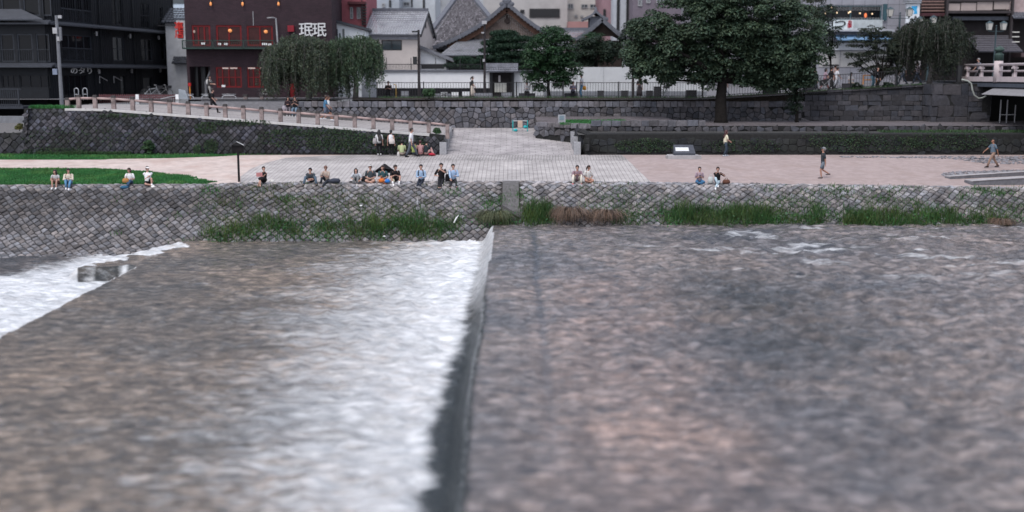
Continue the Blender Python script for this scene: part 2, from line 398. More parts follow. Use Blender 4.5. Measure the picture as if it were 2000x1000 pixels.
STONE = mat('stone', (.11, .107, .118), .9, .3, 5, bump=.5, bscale=16, tint=True, dirt=(.05, .048, .05), dscale=.8, damt=.35)
BANKST = mat('bank_stone', (.15, .142, .145), .9, .32, 4, bump=.6, bscale=14, tint=True, dirt=(.045, .043, .045), dscale=1.1, damt=.42)
MOSSY = mat('mossy_stone', (.062, .061, .071), .92, .4, 5, bump=.6, bscale=14, tint=True, dirt=(.028, .03, .027), dscale=.9, damt=.62)
MORTAR = mat('joint_soil', (.05, .047, .045), .95, .3, 6)
MORTDK = mat('joint_soil_dark', (.022, .022, .022), .95, .3, 6)
CONC = mat('concrete', (.36, .345, .35), .85, .2, 4, bump=.2, dirt=(.2, .19, .19), dscale=2, damt=.3)
CONCDK = mat('dark_concrete', (.11, .105, .105), .9, .3, 5, bump=.3)

# ---- the river bank (curved in section)
def make_bank():
    root = thing('stone_embankment', (0, 61, 0), 'long sloping embankment of diamond set cobbles falling to the river', 'embankment')
    def prof(x):
        w = bank_w(x); e = edge_z(x); ys = np.array([61.35, 61.0, 60.55, 60, 59.4, 58.8, 58.1, 57.5, 57, 56.2, 55.2])
        zs = np.array([bank_z(x, min(y, 60.999)) for y in ys]); zs[0] = zs[1]+.0
        return ys, zs
    def P(u, v, d):
        ys, zs = prof(u); seg = np.hypot(np.diff(ys), np.diff(zs)); s = np.concatenate([[0], np.cumsum(seg)])
        y, z = np.interp(v, s, ys), np.interp(v, s, zs)
        y2, z2 = np.interp(v+.1, s, ys), np.interp(v+.1, s, zs); y1, z1 = np.interp(v-.1, s, ys), np.interp(v-.1, s, zs)
        ty, tz = y2-y1, z2-z1; l = math.hypot(ty, tz) or 1
        return (u, y + d*tz/l, z - d*ty/l)
    pts = lattice_pts(-32, 32, -.1, 6.6, .42, .225, .13)
    cells = voronoi(pts, .5)
    m = MB()
    def tf(u, v):                       # slope light and dirt tinted in: pale lip, darker below, left toe paler
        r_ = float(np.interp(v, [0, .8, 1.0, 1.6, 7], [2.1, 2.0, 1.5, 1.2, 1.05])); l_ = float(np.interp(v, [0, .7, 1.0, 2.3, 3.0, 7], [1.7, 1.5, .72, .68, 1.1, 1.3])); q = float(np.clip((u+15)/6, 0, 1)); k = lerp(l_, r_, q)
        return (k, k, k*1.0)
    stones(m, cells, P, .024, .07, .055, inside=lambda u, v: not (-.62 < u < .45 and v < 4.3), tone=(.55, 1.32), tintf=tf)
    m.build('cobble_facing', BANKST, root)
    b = MB(); us = np.arange(-60, 60.1, 1.0); vs = np.linspace(0, 7.2, 15)
    for i in range(len(us)-1):
        for j in range(len(vs)-1): b.quad(P(us[i], vs[j], -.02), P(us[i], vs[j+1], -.02), P(us[i+1], vs[j+1], -.02), P(us[i+1], vs[j], -.02))
    b.build('joint_bed', MORTAR, root)
    c = MB()                            # drain chute
    for v0, v1 in zip(np.linspace(.25, 3.3, 9)[:-1], np.linspace(.25, 3.3, 9)[1:]):
        c.quad(P(-.5, v0, .07), P(-.5, v1, .07), P(.36, v1, .07), P(.36, v0, .07))
        for x in (-.5, .36): c.quad(P(x, v0, .07), P(x, v1, .07), P(x, v1, -.05), P(x, v0, -.05))
    c.bar(P(-.52, 2.7, .12), P(.62, 3.7, .1), .16, .14)
    c.poly([P(.1, 2.9, .09), P(.42, 3.5, .09), P(1.0, 3.5, .09), P(1.0, 2.75, .09)])
    c.build('drain_chute', CONCDK, root)
    k = MB(); k.bar(P(-.55, .12, .05), P(.42, .12, .05), .3, .1); k.build('chute_cap', CONC, root)
make_bank()

# ---- walkway and lawn sheets
def on_walk(px, py):
    lo, hi = 60.6, 71.75
    for _ in range(40):
        y = (lo+hi)/2; p = at(px, py, y)
        if p.z > walk_z(p.x, y): lo = y
        else: hi = y
    p = at(px, py, (lo+hi)/2); p.z = walk_z(p.x, p.y); return p
def sheet(name, ys, xl, xr, dz, m, zf, kind='structure', nx=24, label=None):
    b = MB(); rows = []
    for y in ys:
        a, c = xl(y), xr(y); rows.append(b.add([(lerp(a, c, i/nx), y, zf(lerp(a, c, i/nx), y)+dz) for i in range(nx+1)]))
    for r0, r1 in zip(rows[:-1], rows[1:]):
        for i in range(nx): b.face((r0+i, r0+i+1, r1+i+1, r1+i))
    return tag(b.build(name, m), label, None, None, kind)
GRAVEL = mat('gravel', (.345, .278, .265), .95, .16, 2.2, bump=.5, bscale=30, dirt=(.29, .225, .205), dscale=.5, damt=.36)
PATH = mat('dirt_path', (.50, .42, .385), .95, .18, 1.6, bump=.4, bscale=20, dirt=(.42, .31, .27), dscale=.45, damt=.42)
SETTS = brickmat('paving_setts', (.415, .388, .375), (.375, .348, .338), (.24, .22, .215), .3, .24, .02, rot=math.pi/2, bump=.6, var=.32)
SETTS2 = brickmat('small_setts', (.41, .385, .375), (.345, .322, .313), (.19, .175, .17), .2, .2, .025, rot=.5, bump=.6, var=.3)
SLABS = brickmat('paving_slabs', (.36, .335, .33), (.31, .285, .285), (.19, .175, .175), .75, .5, .02, bump=.5, var=.35)
YS = list(np.arange(61.2, 71.81, .3)) + [71.9]
sheet('walkway', YS, lambda y: -60, lambda y: 60, 0, GRAVEL, walk_z, nx=120)
def bound(pts):
    q = sorted([(on_walk(*p).y, on_walk(*p).x) for p in pts]); ys = [a for a, b in q]; xs = [b for a, b in q]
    return lambda y: float(np.interp(y, ys, xs))
pv_l = bound([(470, 357), (470, 345), (490, 330), (520, 318), (560, 308), (690, 300)]); pv_r = bound([(1272, 356), (1252, 338), (1236, 322), (1215, 303)])
sheet('stone_paving', list(np.arange(61.25, 69.4, .3)), pv_l, pv_r, .005, SETTS, walk_z)
sheet('sett_paving', list(np.arange(69.3, 71.9, .3)), lambda y: max(pv_l(y), -30), lambda y: pv_r(y), .01, SETTS2, walk_z)
lawn_r = bound([(416, 357), (395, 350), (350, 342), (300, 337), (250, 333), (200, 331)])
SOIL = mat('lawn_soil', (.035, .075, .03), .95, .3, 4)
PTH = sheet('dirt_path', list(np.arange(61.2, 71.9, .3)), lambda y: -58, lambda y: min(pv_l(y)-.02, 1), .004, PATH, walk_z, nx=40)
lawn_top = on_walk(150, 330).y
def lawn_right(y): return lawn_r(y) - .2*math.sin(y*9) - .25*math.sin(y*3.7+1)
sheet('front_lawn', list(np.arange(61.3, lawn_top, .2)), lambda y: -58, lawn_right, .012, SOIL, walk_z, nx=40)
strip = bound([(540, 299.5), (470, 303), (420, 306), (330, 309), (200, 311)])
st0 = on_walk(200, 312).y
sheet('back_lawn', list(np.arange(st0, 71.9, .2)), lambda y: -58, lambda y: strip(y), .012, SOIL, walk_z, nx=40)

# plaza slabs and the ramp up to the street
sheet('plaza', list(np.arange(71.75, 83.2, .5)), lambda y: -4.25, lambda y: 3.95 if y < 80 else 5.5, .006, SLABS, lambda x, y: plaza_z(y))
RAMPM = brickmat('ramp_slabs', (.33, .305, .295), (.285, .265, .26), (.18, .165, .16), .8, .5, .02, bump=.3)
sheet('ramp', list(np.arange(72.9, 83.1, .5)), lambda y: -30.2, lambda y: -4.2, .0, RAMPM, lambda x, y: ramp_z(x), nx=50)

# ---- ramp retaining wall
def flat_wall(name, label, A, B, zb, zt, batter, cells_fn, m, mort, gap=.02, th=.06, rnd=.045, tone=(.7, 1.25), tintf=None, back=.6, ends=True):
    """A,B: (x,y) foot line; zb/zt functions of u"""
    A, B = Vector((*A, 0)), Vector((*B, 0)); d = (B-A); Lw = d.length; d.normalize(); n = Vector((d.y, -d.x, 0))
    root = thing(name, (A.x, A.y, zb(0)), label, 'wall')
    def P(u, v, o):
        p = A + d*u + n*(o - v*batter); return (p.x, p.y, zb(u)+v)
    mbs = MB(); stones(mbs, cells_fn(Lw), P, gap, th, rnd, inside=lambda u, v: 0 <= u <= Lw and 0 <= v <= zt(u)-zb(u)-.1, tone=tone, tintf=tintf)
    mbs.build('stone_facing', m, root)
    k = MB(); us = np.linspace(0, Lw, max(2, int(Lw)))
    for a, b in zip(us[:-1], us[1:]):
        ha, hb = zt(a)-zb(a), zt(b)-zb(b)
        q = [P(a, -.3, -.01), P(b, -.3, -.01), P(b, hb, -.01), P(a, ha, -.01)]; r = [P(a, ha, -back), P(b, hb, -back)]
        k.quad(*q); k.quad(q[3], q[2], r[1], r[0])
    for u in ((0, Lw) if ends else ()):
        h = zt(u)-zb(u); k.quad(P(u, -.3, -.01), P(u, h, -.01), P(u, h, -back), P(u, -.3, -back))
    k.build('joint_bed', mort, root)
    return root, P, Lw
def ramp_top(u): return ramp_z(-30.8+u) + .0
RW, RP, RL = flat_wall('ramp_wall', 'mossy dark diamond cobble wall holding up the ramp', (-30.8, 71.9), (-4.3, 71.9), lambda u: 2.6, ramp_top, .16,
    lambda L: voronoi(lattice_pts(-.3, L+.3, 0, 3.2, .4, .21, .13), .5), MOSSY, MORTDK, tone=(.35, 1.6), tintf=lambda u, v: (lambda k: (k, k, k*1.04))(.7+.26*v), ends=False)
cpm = MB()
for a, b in zip(np.linspace(2.6, RL-.9, 25)[:-1], np.linspace(2.6, RL-.9, 25)[1:]):
    za, zb_ = ramp_top(a)+.02, ramp_top(b)+.02; ya, yb = 71.9+.16*(za-2.6)-.08, 71.9+.16*(zb_-2.6)-.08
    cpm.hexa([(-30.8+a, ya, za-.14), (-30.8+b-.012, yb, zb_-.14), (-30.8+b-.012, yb+.42, zb_-.14), (-30.8+a, ya+.42, za-.14), (-30.8+a, ya, za), (-30.8+b-.012, yb, zb_), (-30.8+b-.012, yb+.42, zb_), (-30.8+a, ya+.42, za)])
cpm.build('coping', mat('pale_coping', (.5, .485, .475), .85, .15, 3), RW)
# west end of the ramp and the lower wall beside it
flat_wall('ramp_end_wall', 'leaning end wall of the ramp above the gravel channel', (-30.75, 84), (-30.75, 72.0), lambda u: 2.6, lambda u: 5.5, .12,
    lambda L: voronoi(lattice_pts(-.3, L+.3, 0, 3.2, .54, .27, .1), .65), MOSSY, MORTDK, tone=(.7, 1.5), ends=False, back=.1)
flat_wall('channel_wall', 'low dark cobble wall below the gravel channel at far left', (-60, 72.1), (-30.6, 72.1), lambda u: 2.6, lambda u: 3.95, .12,
    lambda L: voronoi(lattice_pts(-.3, L+.3, 0, 1.6, .6, .3, .14), .7), MOSSY, MORTDK, tone=(.5, 1.4))
b = MB(); b.quad((-60, 72.6, 3.93), (-30, 72.6, 3.93), (-30, 79.5, 4.3), (-60, 79.5, 4.3)); tag(b.build('channel_gravel', mat('channel_gravel', (.15, .145, .145), .95, .4, 8, bump=.6)), kind='structure')
b = MB(); b.box(-60, -30.9, 79.5, 80.4, 4.0, 4.75); tag(b.build('concrete_ledge', mat('ledge_concrete', (.2, .205, .22), .9, .2, 3)), 'plain grey concrete ledge under the dark timber building', 'ledge')
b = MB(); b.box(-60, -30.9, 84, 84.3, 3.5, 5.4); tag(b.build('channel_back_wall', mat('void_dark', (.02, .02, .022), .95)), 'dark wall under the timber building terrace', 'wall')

# ---- street retaining wall behind plaza (diamond cobbles left, rubble right, coping blocks)
def street_cells(L):
    pts = lattice_pts(-.3, 12.1, 0, 2.1, .52, .27, .12) + [(u+random.uniform(-.16, .16), v+random.uniform(-.13, .13)) for u in np.arange(12.45, L+.4, .44) for v in np.arange(0.05, 2.2, .38)]
    return voronoi(pts, .8)
STW, SP, SL = flat_wall('street_wall', 'grey retaining wall of diamond cobbles and rubble below the street fence', (X(560, 83, 220), 83), (X(1572, 83, 220), 83), lambda u: 3.5, lambda u: 5.32, .06, street_cells, STONE, MORTDK,
    tone=(.6, 1.45), tintf=lambda u, v: (lambda k: (k, k, k))(1.15 if u < 18 else .8))
m = MB(); stones(m, cut_rows(0, SL, [(1.78, 2.22)], .36, .62), SP, .012, .09, .03, tone=(1.0, 1.7)); m.build('coping_blocks', STONE, STW)
# ---- right hand terraces
flat_wall('lower_terrace_wall', 'long low moss blackened wall along the back of the walkway', (4.6, 71.9), (48, 71.9), lambda u: 2.58, lambda u: 3.9, .12,
    lambda L: voronoi([(a+random.uniform(-.15, .15), b_+random.uniform(-.12, .12)) for a in np.arange(-.3, L+.3, .5) for b_ in np.arange(0, 1.5, .42)], .8), MOSSY, MORTDK, th=.05, tone=(.35, 1.1), tintf=lambda u, v: (.55, .58, .55), back=3.2)
flat_wall('ramp_return_wall', 'short dark wall stepping back beside the plaza slabs', (4.05, 75.2), (4.65, 71.9), lambda u: 2.6, lambda u: lerp(4.05, 3.9, u/3.3), .05,
    lambda L: voronoi([(a+random.uniform(-.15, .15), b_+random.uniform(-.12, .12)) for a in np.arange(-.3, L+.3, .5) for b_ in np.arange(0, 1.5, .42)], .8), MOSSY, MORTDK, tone=(.4, 1.2))
TW, TP, TL = flat_wall('upper_terrace_wall', 'second rubble terrace wall topped with square blocks', (1.6, 78.2), (5.2, 75.4), lambda u: 3.35, lambda u: 4.2, .05,
    lambda L: voronoi([(a+random.uniform(-.13, .13), b_+random.uniform(-.1, .1)) for a in np.arange(-.3, L+.3, .42) for b_ in np.arange(0, 1.1, .36)], .7), STONE, MORTDK, tone=(.7, 1.3))
m = MB(); stones(m, cut_rows(0, TL, [(.72, 1.08)], .5, .75), TP, .012, .08, .03, tone=(1.1, 1.5)); m.build('coping_blocks', STONE, TW)
TW2, TP2, TL2 = flat_wall('terrace_wall', 'long rubble terrace wall with a kerb of grey blocks under the big tree', (5.2, 75.3), (45, 75.3), lambda u: 3.75, lambda u: 4.26 , .05,
    lambda L: voronoi([(a+random.uniform(-.13, .13), b_+random.uniform(-.1, .1)) for a in np.arange(-.3, L+.3, .46) for b_ in np.arange(0, .8, .33)], .7), STONE, MORTDK, tone=(.5, 1.1), tintf=lambda u, v: (.75, .75, .75))
m = MB(); stones(m, cut_rows(0, X(1378, 75.3, 240)-5.2, [(.5, .9)], .5, .8), TP2, .012, .08, .03, tone=(.85, 1.35)); m.build('coping_blocks', STONE, TW2)
LEAFS = mat('leaf_litter', (.12, .105, .11), .95, .4, 5, bump=.8, bscale=12, dirt=(.06, .055, .05), dscale=.5, damt=.35)
def terr_z(x, y): return lerp(4.28, 4.62 if x < 12 else 4.3, (y-75.3)/7.7)
sheet('terrace_ground', list(np.arange(75.4, 83.4, .6)), lambda y: max(1.7, lerp(5.2, 1.6, (y-75.4)/2.9)) if y < 78.3 else 1.7, lambda y: 48, .0, LEAFS, terr_z, nx=40)
b = MB(); b.quad((4.2, 72.2, 3.86), (48, 72.2, 3.86), (48, 75.3, 3.92), (4.2, 75.3, 3.92)); tag(b.build('ledge_ground', mat('ledge_soil', (.07, .068, .066), .95, .3, 5, bump=.4)), kind='structure')
# ---- cut stone wall at right and its corner
def wall_rows(h0, h1):
    r = []; v = 0
    while v < h1-.15: k = random.uniform(.3, .48); r.append((v, min(v+k, h1))); v += k
    return r
CUT = mat('cut_stone', (.066, .065, .073), .92, .3, 4, bump=.6, bscale=10, tint=True, dirt=(.045, .043, .045), dscale=.7, damt=.45)
xa, xb = X(1572, 83, 200), X(1806, 83, 200)
CW, CWP, CWL = flat_wall('cut_stone_wall', 'dark squared ashlar wall under the roadside cherry tree', (xa, 83), (xb, 83), lambda u: 3.9, lambda u: lerp(6.32, 6.9, u/(xb-xa)), .07,
    lambda L: cut_rows(0, L, wall_rows(0, 3.3), .4, 1.15), CUT, MORTDK, gap=.012, th=.04, rnd=.03, tone=(.6, 1.15))
xc = X(1935, 81.3, 200)
flat_wall('abutment_wall', 'big block stone corner of the bridge abutment', (xb-.1, 81.3), (xc, 81.3), lambda u: 3.9, lambda u: 6.97, .06,
    lambda L: cut_rows(0, 2.6, [(0, .75), (.75, 1.5), (1.5, 2.3), (2.3, 3.05)], 1.1, 1.5) + cut_rows(2.6, L, wall_rows(0, 3.3), .6, 1.3), CUT, MORTDK, gap=.014, th=.05, rnd=.04, tone=(.6, 1.05), tintf=lambda u, v: (.9, .9, .92), back=3)
flat_wall('abutment_return', 'narrow shaded left return of the bridge abutment corner', (xb-.12, 83.1), (xb-.12, 81.32), lambda u: 3.9, lambda u: 6.95, .0, lambda L: cut_rows(0, L, [(0, .75), (.75, 1.5), (1.5, 2.3), (2.3, 3.05)], .7, 1.1), CUT, MORTDK, tone=(.6, 1.05), ends=False, back=.1)
flat_wall('under_bridge_wall', 'plain return of the bridge abutment going back into shade', (xc, 81.3), (xc, 92), lambda u: 3.9, lambda u: 6.9, .0, lambda L: cut_rows(0, L, wall_rows(0, 3.3), .6, 1.3), CUT, MORTDK, tone=(.6, 1.0))
# ---- street level ground
def road_z(x): return pl(x, [-60, 14, 24, 33, 60], [ROAD, ROAD, 6.42, 7.0, 7.35])
ASPH = mat('asphalt', (.15, .147, .155), .9, .15, 6, bump=.2, bscale=40)
sheet('street', list(np.arange(83.0, 140, 3.0)), lambda y: -58, lambda y: 60, 0, ASPH, lambda x, y: road_z(x), nx=60)
VERGE = mat('verge_soil', (.035, .029, .024), .95, .4, 5, bump=.5)
b = MB(); vx = np.linspace(X(690, 83.4, 190), X(1812, 83.4, 190), 60)
for a, c in zip(vx[:-1], vx[1:]):
    za, zc = max(5.72, road_z(a)+.02), max(5.72, road_z(c)+.02)
    b.hexa([(a, 83.42, za-.6), (c, 83.42, zc-.6), (c, 84.6, zc-.6), (a, 84.6, za-.6), (a, 83.42, za-.02), (c, 83.42, zc-.02), (c, 84.6, zc+.1), (a, 84.6, za+.1)])
tag(b.build('verge', VERGE), kind='structure')
b = MB(); b.quad((-58, 82.9, 5.5), (-58, 79, 5.5), (-30.5, 79, 5.5), (-30.5, 82.9, 5.5)); 
# steps from ramp up to the street (left)
st = MB()
for i in range(4):
    z0 = ramp_z(-17)+.0; x0, x1 = X(385, 82, 215), X(560, 82, 215)
    zt = lerp(5.25, ROAD, (i+1)/4); st.box(x0, x1, 82.0+i*.42-.1, 82.5+i*.42, 4.4, zt)
tag(st.build('street_steps', mat('step_stone', (.2, .195, .205), .9, .2, 4)), 'four pale stone steps from the ramp up to the street', 'steps')
# base land far away
b = MB(); b.quad((-400, 60, -3), (400, 60, -3), (400, 900, -3), (-400, 900, -3)); tag(b.build('ground', mat('ground', (.1, .1, .1))), kind='structure')
# ------------------------------------------------------------------ facades
class Fac:
    def __init__(s, A, B):
        s.A, B = Vector((*A, 0)), Vector((*B, 0)); s.d = (B-s.A); s.L = s.d.length; s.d.normalize(); s.n = Vector((s.d.y, -s.d.x, 0))
    def u(s, px, py=120):
        a, b = (px-CX)/F, -(py-CY)/F; r = a/(cp+b*sp_)
        return (r*s.A.y - s.A.x)/(s.d.x - r*s.d.y)
    def z(s, px, py): return Z(py, s.A.y + s.d.y*s.u(px, py))
    def P(s, u, z, o=0): p = s.A + s.d*u + s.n*o; return Vector((p.x, p.y, z))
    def box(s, mb, u0, u1, z0, z1, o0, o1):
        mb.hexa([s.P(u0, z0, o1), s.P(u1, z0, o1), s.P(u1, z0, o0), s.P(u0, z0, o0), s.P(u0, z1, o1), s.P(u1, z1, o1), s.P(u1, z1, o0), s.P(u0, z1, o0)])
    def rect(s, px0, px1, py0, py1):
        c = (px0+px1)/2; m = (py0+py1)/2
        return s.u(px0, m), s.u(px1, m), s.z(c, py1), s.z(c, py0)
    def pbox(s, mb, px0, px1, py0, py1, o0, o1): s.box(mb, *s.rect(px0, px1, py0, py1), o0, o1)
    def wall(s, mb, u0, u1, z0, z1, holes, rev=.22):
        us = sorted({u0, u1, *[min(max(h[i], u0), u1) for h in holes for i in (0, 1)]}); zs = sorted({z0, z1, *[min(max(h[i], z0), z1) for h in holes for i in (2, 3)]})
        for a, b in zip(us[:-1], us[1:]):
            for c, d in zip(zs[:-1], zs[1:]):
                if any(h[0] <= (a+b)/2 <= h[1] and h[2] <= (c+d)/2 <= h[3] for h in holes): continue
                mb.quad(s.P(a, c), s.P(b, c), s.P(b, d), s.P(a, d))
        for h in holes:
            a, b, c, d = h[:4]
            mb.quad(s.P(a, c), s.P(b, c), s.P(b, c, -rev), s.P(a, c, -rev)); mb.quad(s.P(a, d), s.P(a, d, -rev), s.P(b, d, -rev), s.P(b, d))
            mb.quad(s.P(a, c), s.P(a, c, -rev), s.P(a, d, -rev), s.P(a, d)); mb.quad(s.P(b, c), s.P(b, d), s.P(b, d, -rev), s.P(b, c, -rev))
    def window(s, parent, h, fm, pm, nv=1, nh=0, o=-.1, fw=.07, name='window'):
        u0, u1, z0, z1 = h; m = MB()
        for a, b, c, d in ((u0, u1, z0, z0+fw), (u0, u1, z1-fw, z1), (u0, u0+fw, z0+fw, z1-fw), (u1-fw, u1, z0+fw, z1-fw)): s.box(m, a, b, c, d, o-.05, o+.05)
        for k in range(1, nv+1): q = lerp(u0, u1, k/(nv+1)); s.box(m, q-fw*.4, q+fw*.4, z0+fw, z1-fw, o-.04, o+.04)
        for k in range(1, nh+1): q = lerp(z0, z1, k/(nh+1)); s.box(m, u0+fw, u1-fw, q-fw*.35, q+fw*.35, o-.035, o+.035)
        w = m.build(name, fm, parent); p = MB(); p.quad(s.P(u0, z0, o-.02), s.P(u1, z0, o-.02), s.P(u1, z1, o-.02), s.P(u0, z1, o-.02)); p.build('pane', pm, w); return w
def tiles(mb, e0, e1, r0, r1, nc, nr, amp=.05, step=.04, sag=0):
    """kawara roof: e0,e1 eave ends; r0,r1 ridge ends"""
    e0, e1, r0, r1 = map(Vector, (e0, e1, r0, r1)); n = (e1-e0).cross(r0-e0).normalized(); K = 4
    for r in range(nr):
        rows = []
        for t, lift in ((r/nr, step), ((r+1)/nr, 0)):
            L = []
            for i in range(nc*K+1):
                q = i/(nc*K); p = e0.lerp(e1, q).lerp(r0.lerp(r1, q), t)
                L.append(p + n*(amp*abs(math.sin(math.pi*i/K))**.7 + lift) + Vector((0, 0, -sag*math.sin(math.pi*t))))
            rows.append(mb.add(L))
        for i in range(nc*K): mb.face((rows[0]+i, rows[0]+i+1, rows[1]+i+1, rows[1]+i))
        if r == 0:
            b = mb.add([p for p in [e0.lerp(e1, i/(nc*K)) - n*.06 for i in range(nc*K+1)]])
            for i in range(nc*K): mb.face((b+i, b+i+1, rows[0]+i+1, rows[0]+i))
def lettering(name, txt, size, loc, rot, m, parent=None, ext=.02, bold=0, sx=1, align='CENTER'):
    c = bpy.data.curves.new(name, 'FONT'); c.body = txt; c.size = size; c.extrude = ext; c.align_x = align; c.align_y = 'CENTER'; c.offset = bold; c.resolution_u = 3
    t = bpy.data.objects.new(name, c); COL.objects.link(t); t.rotation_euler = rot; t.scale = (sx, 1, 1); t.location = loc
    dg = bpy.context.evaluated_depsgraph_get(); me = bpy.data.meshes.new_from_object(t.evaluated_get(dg)); mw = Matrix.LocRotScale(Vector(loc), t.rotation_euler, t.scale)
    bpy.data.objects.remove(t); off = OFF.get(parent, Vector((0, 0, 0))) if parent else Vector()
    me.transform(Matrix.Translation(-off) @ mw); me.materials.clear(); me.materials.append(m)
    o = bpy.data.objects.new(name, me); COL.objects.link(o)
    if parent: o.parent = parent
    OFF[o] = Vector(off); return o
FRONT = (math.pi/2, 0, 0)
GLASS = mat('dark_glass', (.007, .008, .01), .06, .2, .5, spec=.22)
GLASSG = mat('grey_glass', (.05, .065, .075), .08, .2, .4, spec=.6)
TIMBER = mat('black_timber', (.008, .0095, .013), .7, .35, 4, spec=.35)
TIMBER2 = mat('dark_timber_trim', (.024, .028, .037), .6, .3, 4, spec=.4)
EAVE = mat('dark_metal_eave', (.04, .044, .055), .55, .2, 3, spec=.4)
INTER = mat('dim_interior', (.012, .011, .011), .9, .3, 2)
WHITE = mat('white_paint', (.78, .78, .78), .6, .06, 3)
GREYL = mat('lamp_grey', (.35, .35, .36), .5)
BLACKM = mat('black_metal', (.015, .015, .017), .5, .2, 5, spec=.4)

# ---- black timber building at far left
def black_building():
    L = (-34.3, 85.0); root = thing('timber_building', (-34.3, 85, ROAD), 'long black timber building with dark eaves at the left edge', 'building')
    A = Fac((-62, 85), L); B = Fac(L, (-31.4, 107.5)); zt = 17
    z1, z2 = 8.25, 11.35
    wa, wb = MB(), MB()
    fl = [A.rect(*r) for r in ((1, 28, 66, 121), (34, 64, 66, 121), (71, 97, 66, 121), (2, 40, -6, 31), (45, 77, -6, 31), (81, 100, -6, 31), (3, 36, 146, 172), (38, 98, 146, 172))]
    fr = [B.rect(*r) for r in ((121, 180, 69, 119), (221, 243, 72, 119), (276, 297, 76, 119), (315, 323, 80, 117), (119, 178, -8, 44), (218, 240, -4, 50), (274, 293, 6, 55), (312, 318, 14, 55), (125, 172, 146, 190), (236, 246, 148, 188), (280, 298, 150, 188))]
    A.wall(wa, 0, A.L, 5.3, zt, fl); B.wall(wb, 0, B.L, 5.3, zt, fr)
    # board and batten relief on the side wall
    for i in range(64):
        u = B.L*i/64
        for (za, zb_) in ((5.9, z1-.15), (z1+.2, z2-.15), (z2+.25, zt)):
            if not any(h[0]-.05 < u < h[1]+.05 and h[2] < (za+zb_)/2 < h[3] for h in fr): B.box(wb, u, u+.05, za, zb_, 0, .035)
    for X0 in (B.P(B.L, 5.3),):
        wb.quad(X0, (X0.x-28, X0.y, 5.3), (X0.x-28, X0.y, zt), (X0.x, X0.y, zt))
    w1 = wa.build('front_wall', TIMBER, root); w2 = wb.build('side_wall', TIMBER, root)
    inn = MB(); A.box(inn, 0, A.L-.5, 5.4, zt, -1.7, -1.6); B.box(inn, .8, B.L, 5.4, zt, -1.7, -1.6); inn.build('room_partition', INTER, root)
    for h in fl[:6]: A.window(root, h, TIMBER2, GLASS, 0, 0, fw=.1)
    for h in fl[6:]: A.window(root, h, TIMBER, GLASS, 2, 0, fw=.08)
    for h, n in zip(fr[:8], (3, 1, 1, 0, 3, 1, 1, 0)): B.window(root, h, TIMBER2, GLASS, n, 1, fw=.07)
    for h in fr[8:]: B.window(root, h, TIMBER, GLASS, 3 if h is fr[8] else 0, 0, name='sliding_door')
    for z, o in ((z1, .75), (z2, .6)):
        m = MB()
        for f, a0, a1 in ((A, 0, A.L+o*.9), (B, -.1, B.L+.5)):
            p = [f.P(a0, z+.22, -.02), f.P(a1, z+.22, -.02), f.P(a1, z, o), f.P(a0, z, o)]
            q = [v - Vector((0, 0, .12)) for v in p]; m.hexa(q[:2][::-1] + q[2:][::-1] + p[:2][::-1] + p[2:][::-1])
        m.build('eave', EAVE, root)
    m = MB(); p = [A.P(0, 12.35, 0), A.P(A.L-1.6, 12.35, 0), A.P(A.L+.3, 11.6, .9), A.P(0, 11.6, .9)]; m.hexa([v-Vector((0, 0, .1)) for v in p]+p); m.build('skirt_roof', EAVE, root)
    for u in (B.u(182), B.u(197), B.u(262), B.u(340)): 
        m = MB(); B.box(m, u, u+.12, 5.4, zt, .04, .12); m.build('downpipe', TIMBER, root)
    for px, py in ((184, 65), (250, 70), (306, 73), (189, 139), (253, 138), (309, 137), (346, 73)):
        m = MB(); u, z = B.u(px, py), B.z(px, py); m.tube([B.P(u, z-.2, .2), B.P(u, z+.15, .2)], .09, 8); m.bar(B.P(u, z, .02), B.P(u, z, .2), .04); m.build('wall_lamp', GREYL, root)
    for f, (a, b_, c, d) in ((B, fr[0]), (B, fr[4]), (A, fl[0]), (A, fl[1]), (A, fl[2])):
        m = MB(); zr = c+.95 if f is B else c+.9
        m.bar(f.P(a, zr, .05), f.P(b_, zr, .05), .05)
        for k in range(int((b_-a)/.16)): m.bar(f.P(a+k*.16, c, .05), f.P(a+k*.16, zr, .05), .02)
        m.build('balcony_rail', TIMBER2, root)
    # terrace over the channel
    m = MB(); m.box(-60, -34.2, 80.2, 84.95, 5.25, 5.42); m.build('terrace_deck', TIMBER2, root)
    m = MB(); m.bar((-60, 80.3, 6.62), (-34.3, 80.3, 6.62), .07); m.bar((-60, 80.3, 5.55), (-34.3, 80.3, 5.55), .06)
    for k in range(170): m.box(-59.9+k*.15, -59.87+k*.15, 80.29, 80.32, 5.42, 6.6)
    for k in range(14): m.box(-59.9+k*1.95, -59.8+k*1.95, 80.25, 80.35, 5.42, 6.66)
    m.build('terrace_fence', TIMBER2, root)
    m = MB(); m.hexa([B.P(*q) for q in ((B.u(328), 6.4, .05), (B.u(346), 6.4, .05), (B.u(346), 6.4, 0), (B.u(328), 6.4, 0), (B.u(328), 7.1, .05), (B.u(346), 7.1, .05), (B.u(346), 7.1, 0), (B.u(328), 7.1, 0))]); m.build('notice_plate', mat('notice_grey', (.3, .32, .35)), root)
    yaw = math.atan2(B.d.y, B.d.x); p = B.P(B.u(158, 139), B.z(158, 139), .09)
    lettering('shop_lettering', 'のタり', .55, p, (math.pi/2, 0, yaw), WHITE, root, sx=2.2)
    for px in (191, 219):
        m = MB(); u = B.u(px, 152); z = B.z(px, 149); m.bar(B.P(u, z, .15), B.P(u+1.3, z-.35, .15), .05); m.bar(B.P(u, z-.55, .15), B.P(u, z, .15), .05); m.build('slanting_handrail', GREYL, root)
black_building()

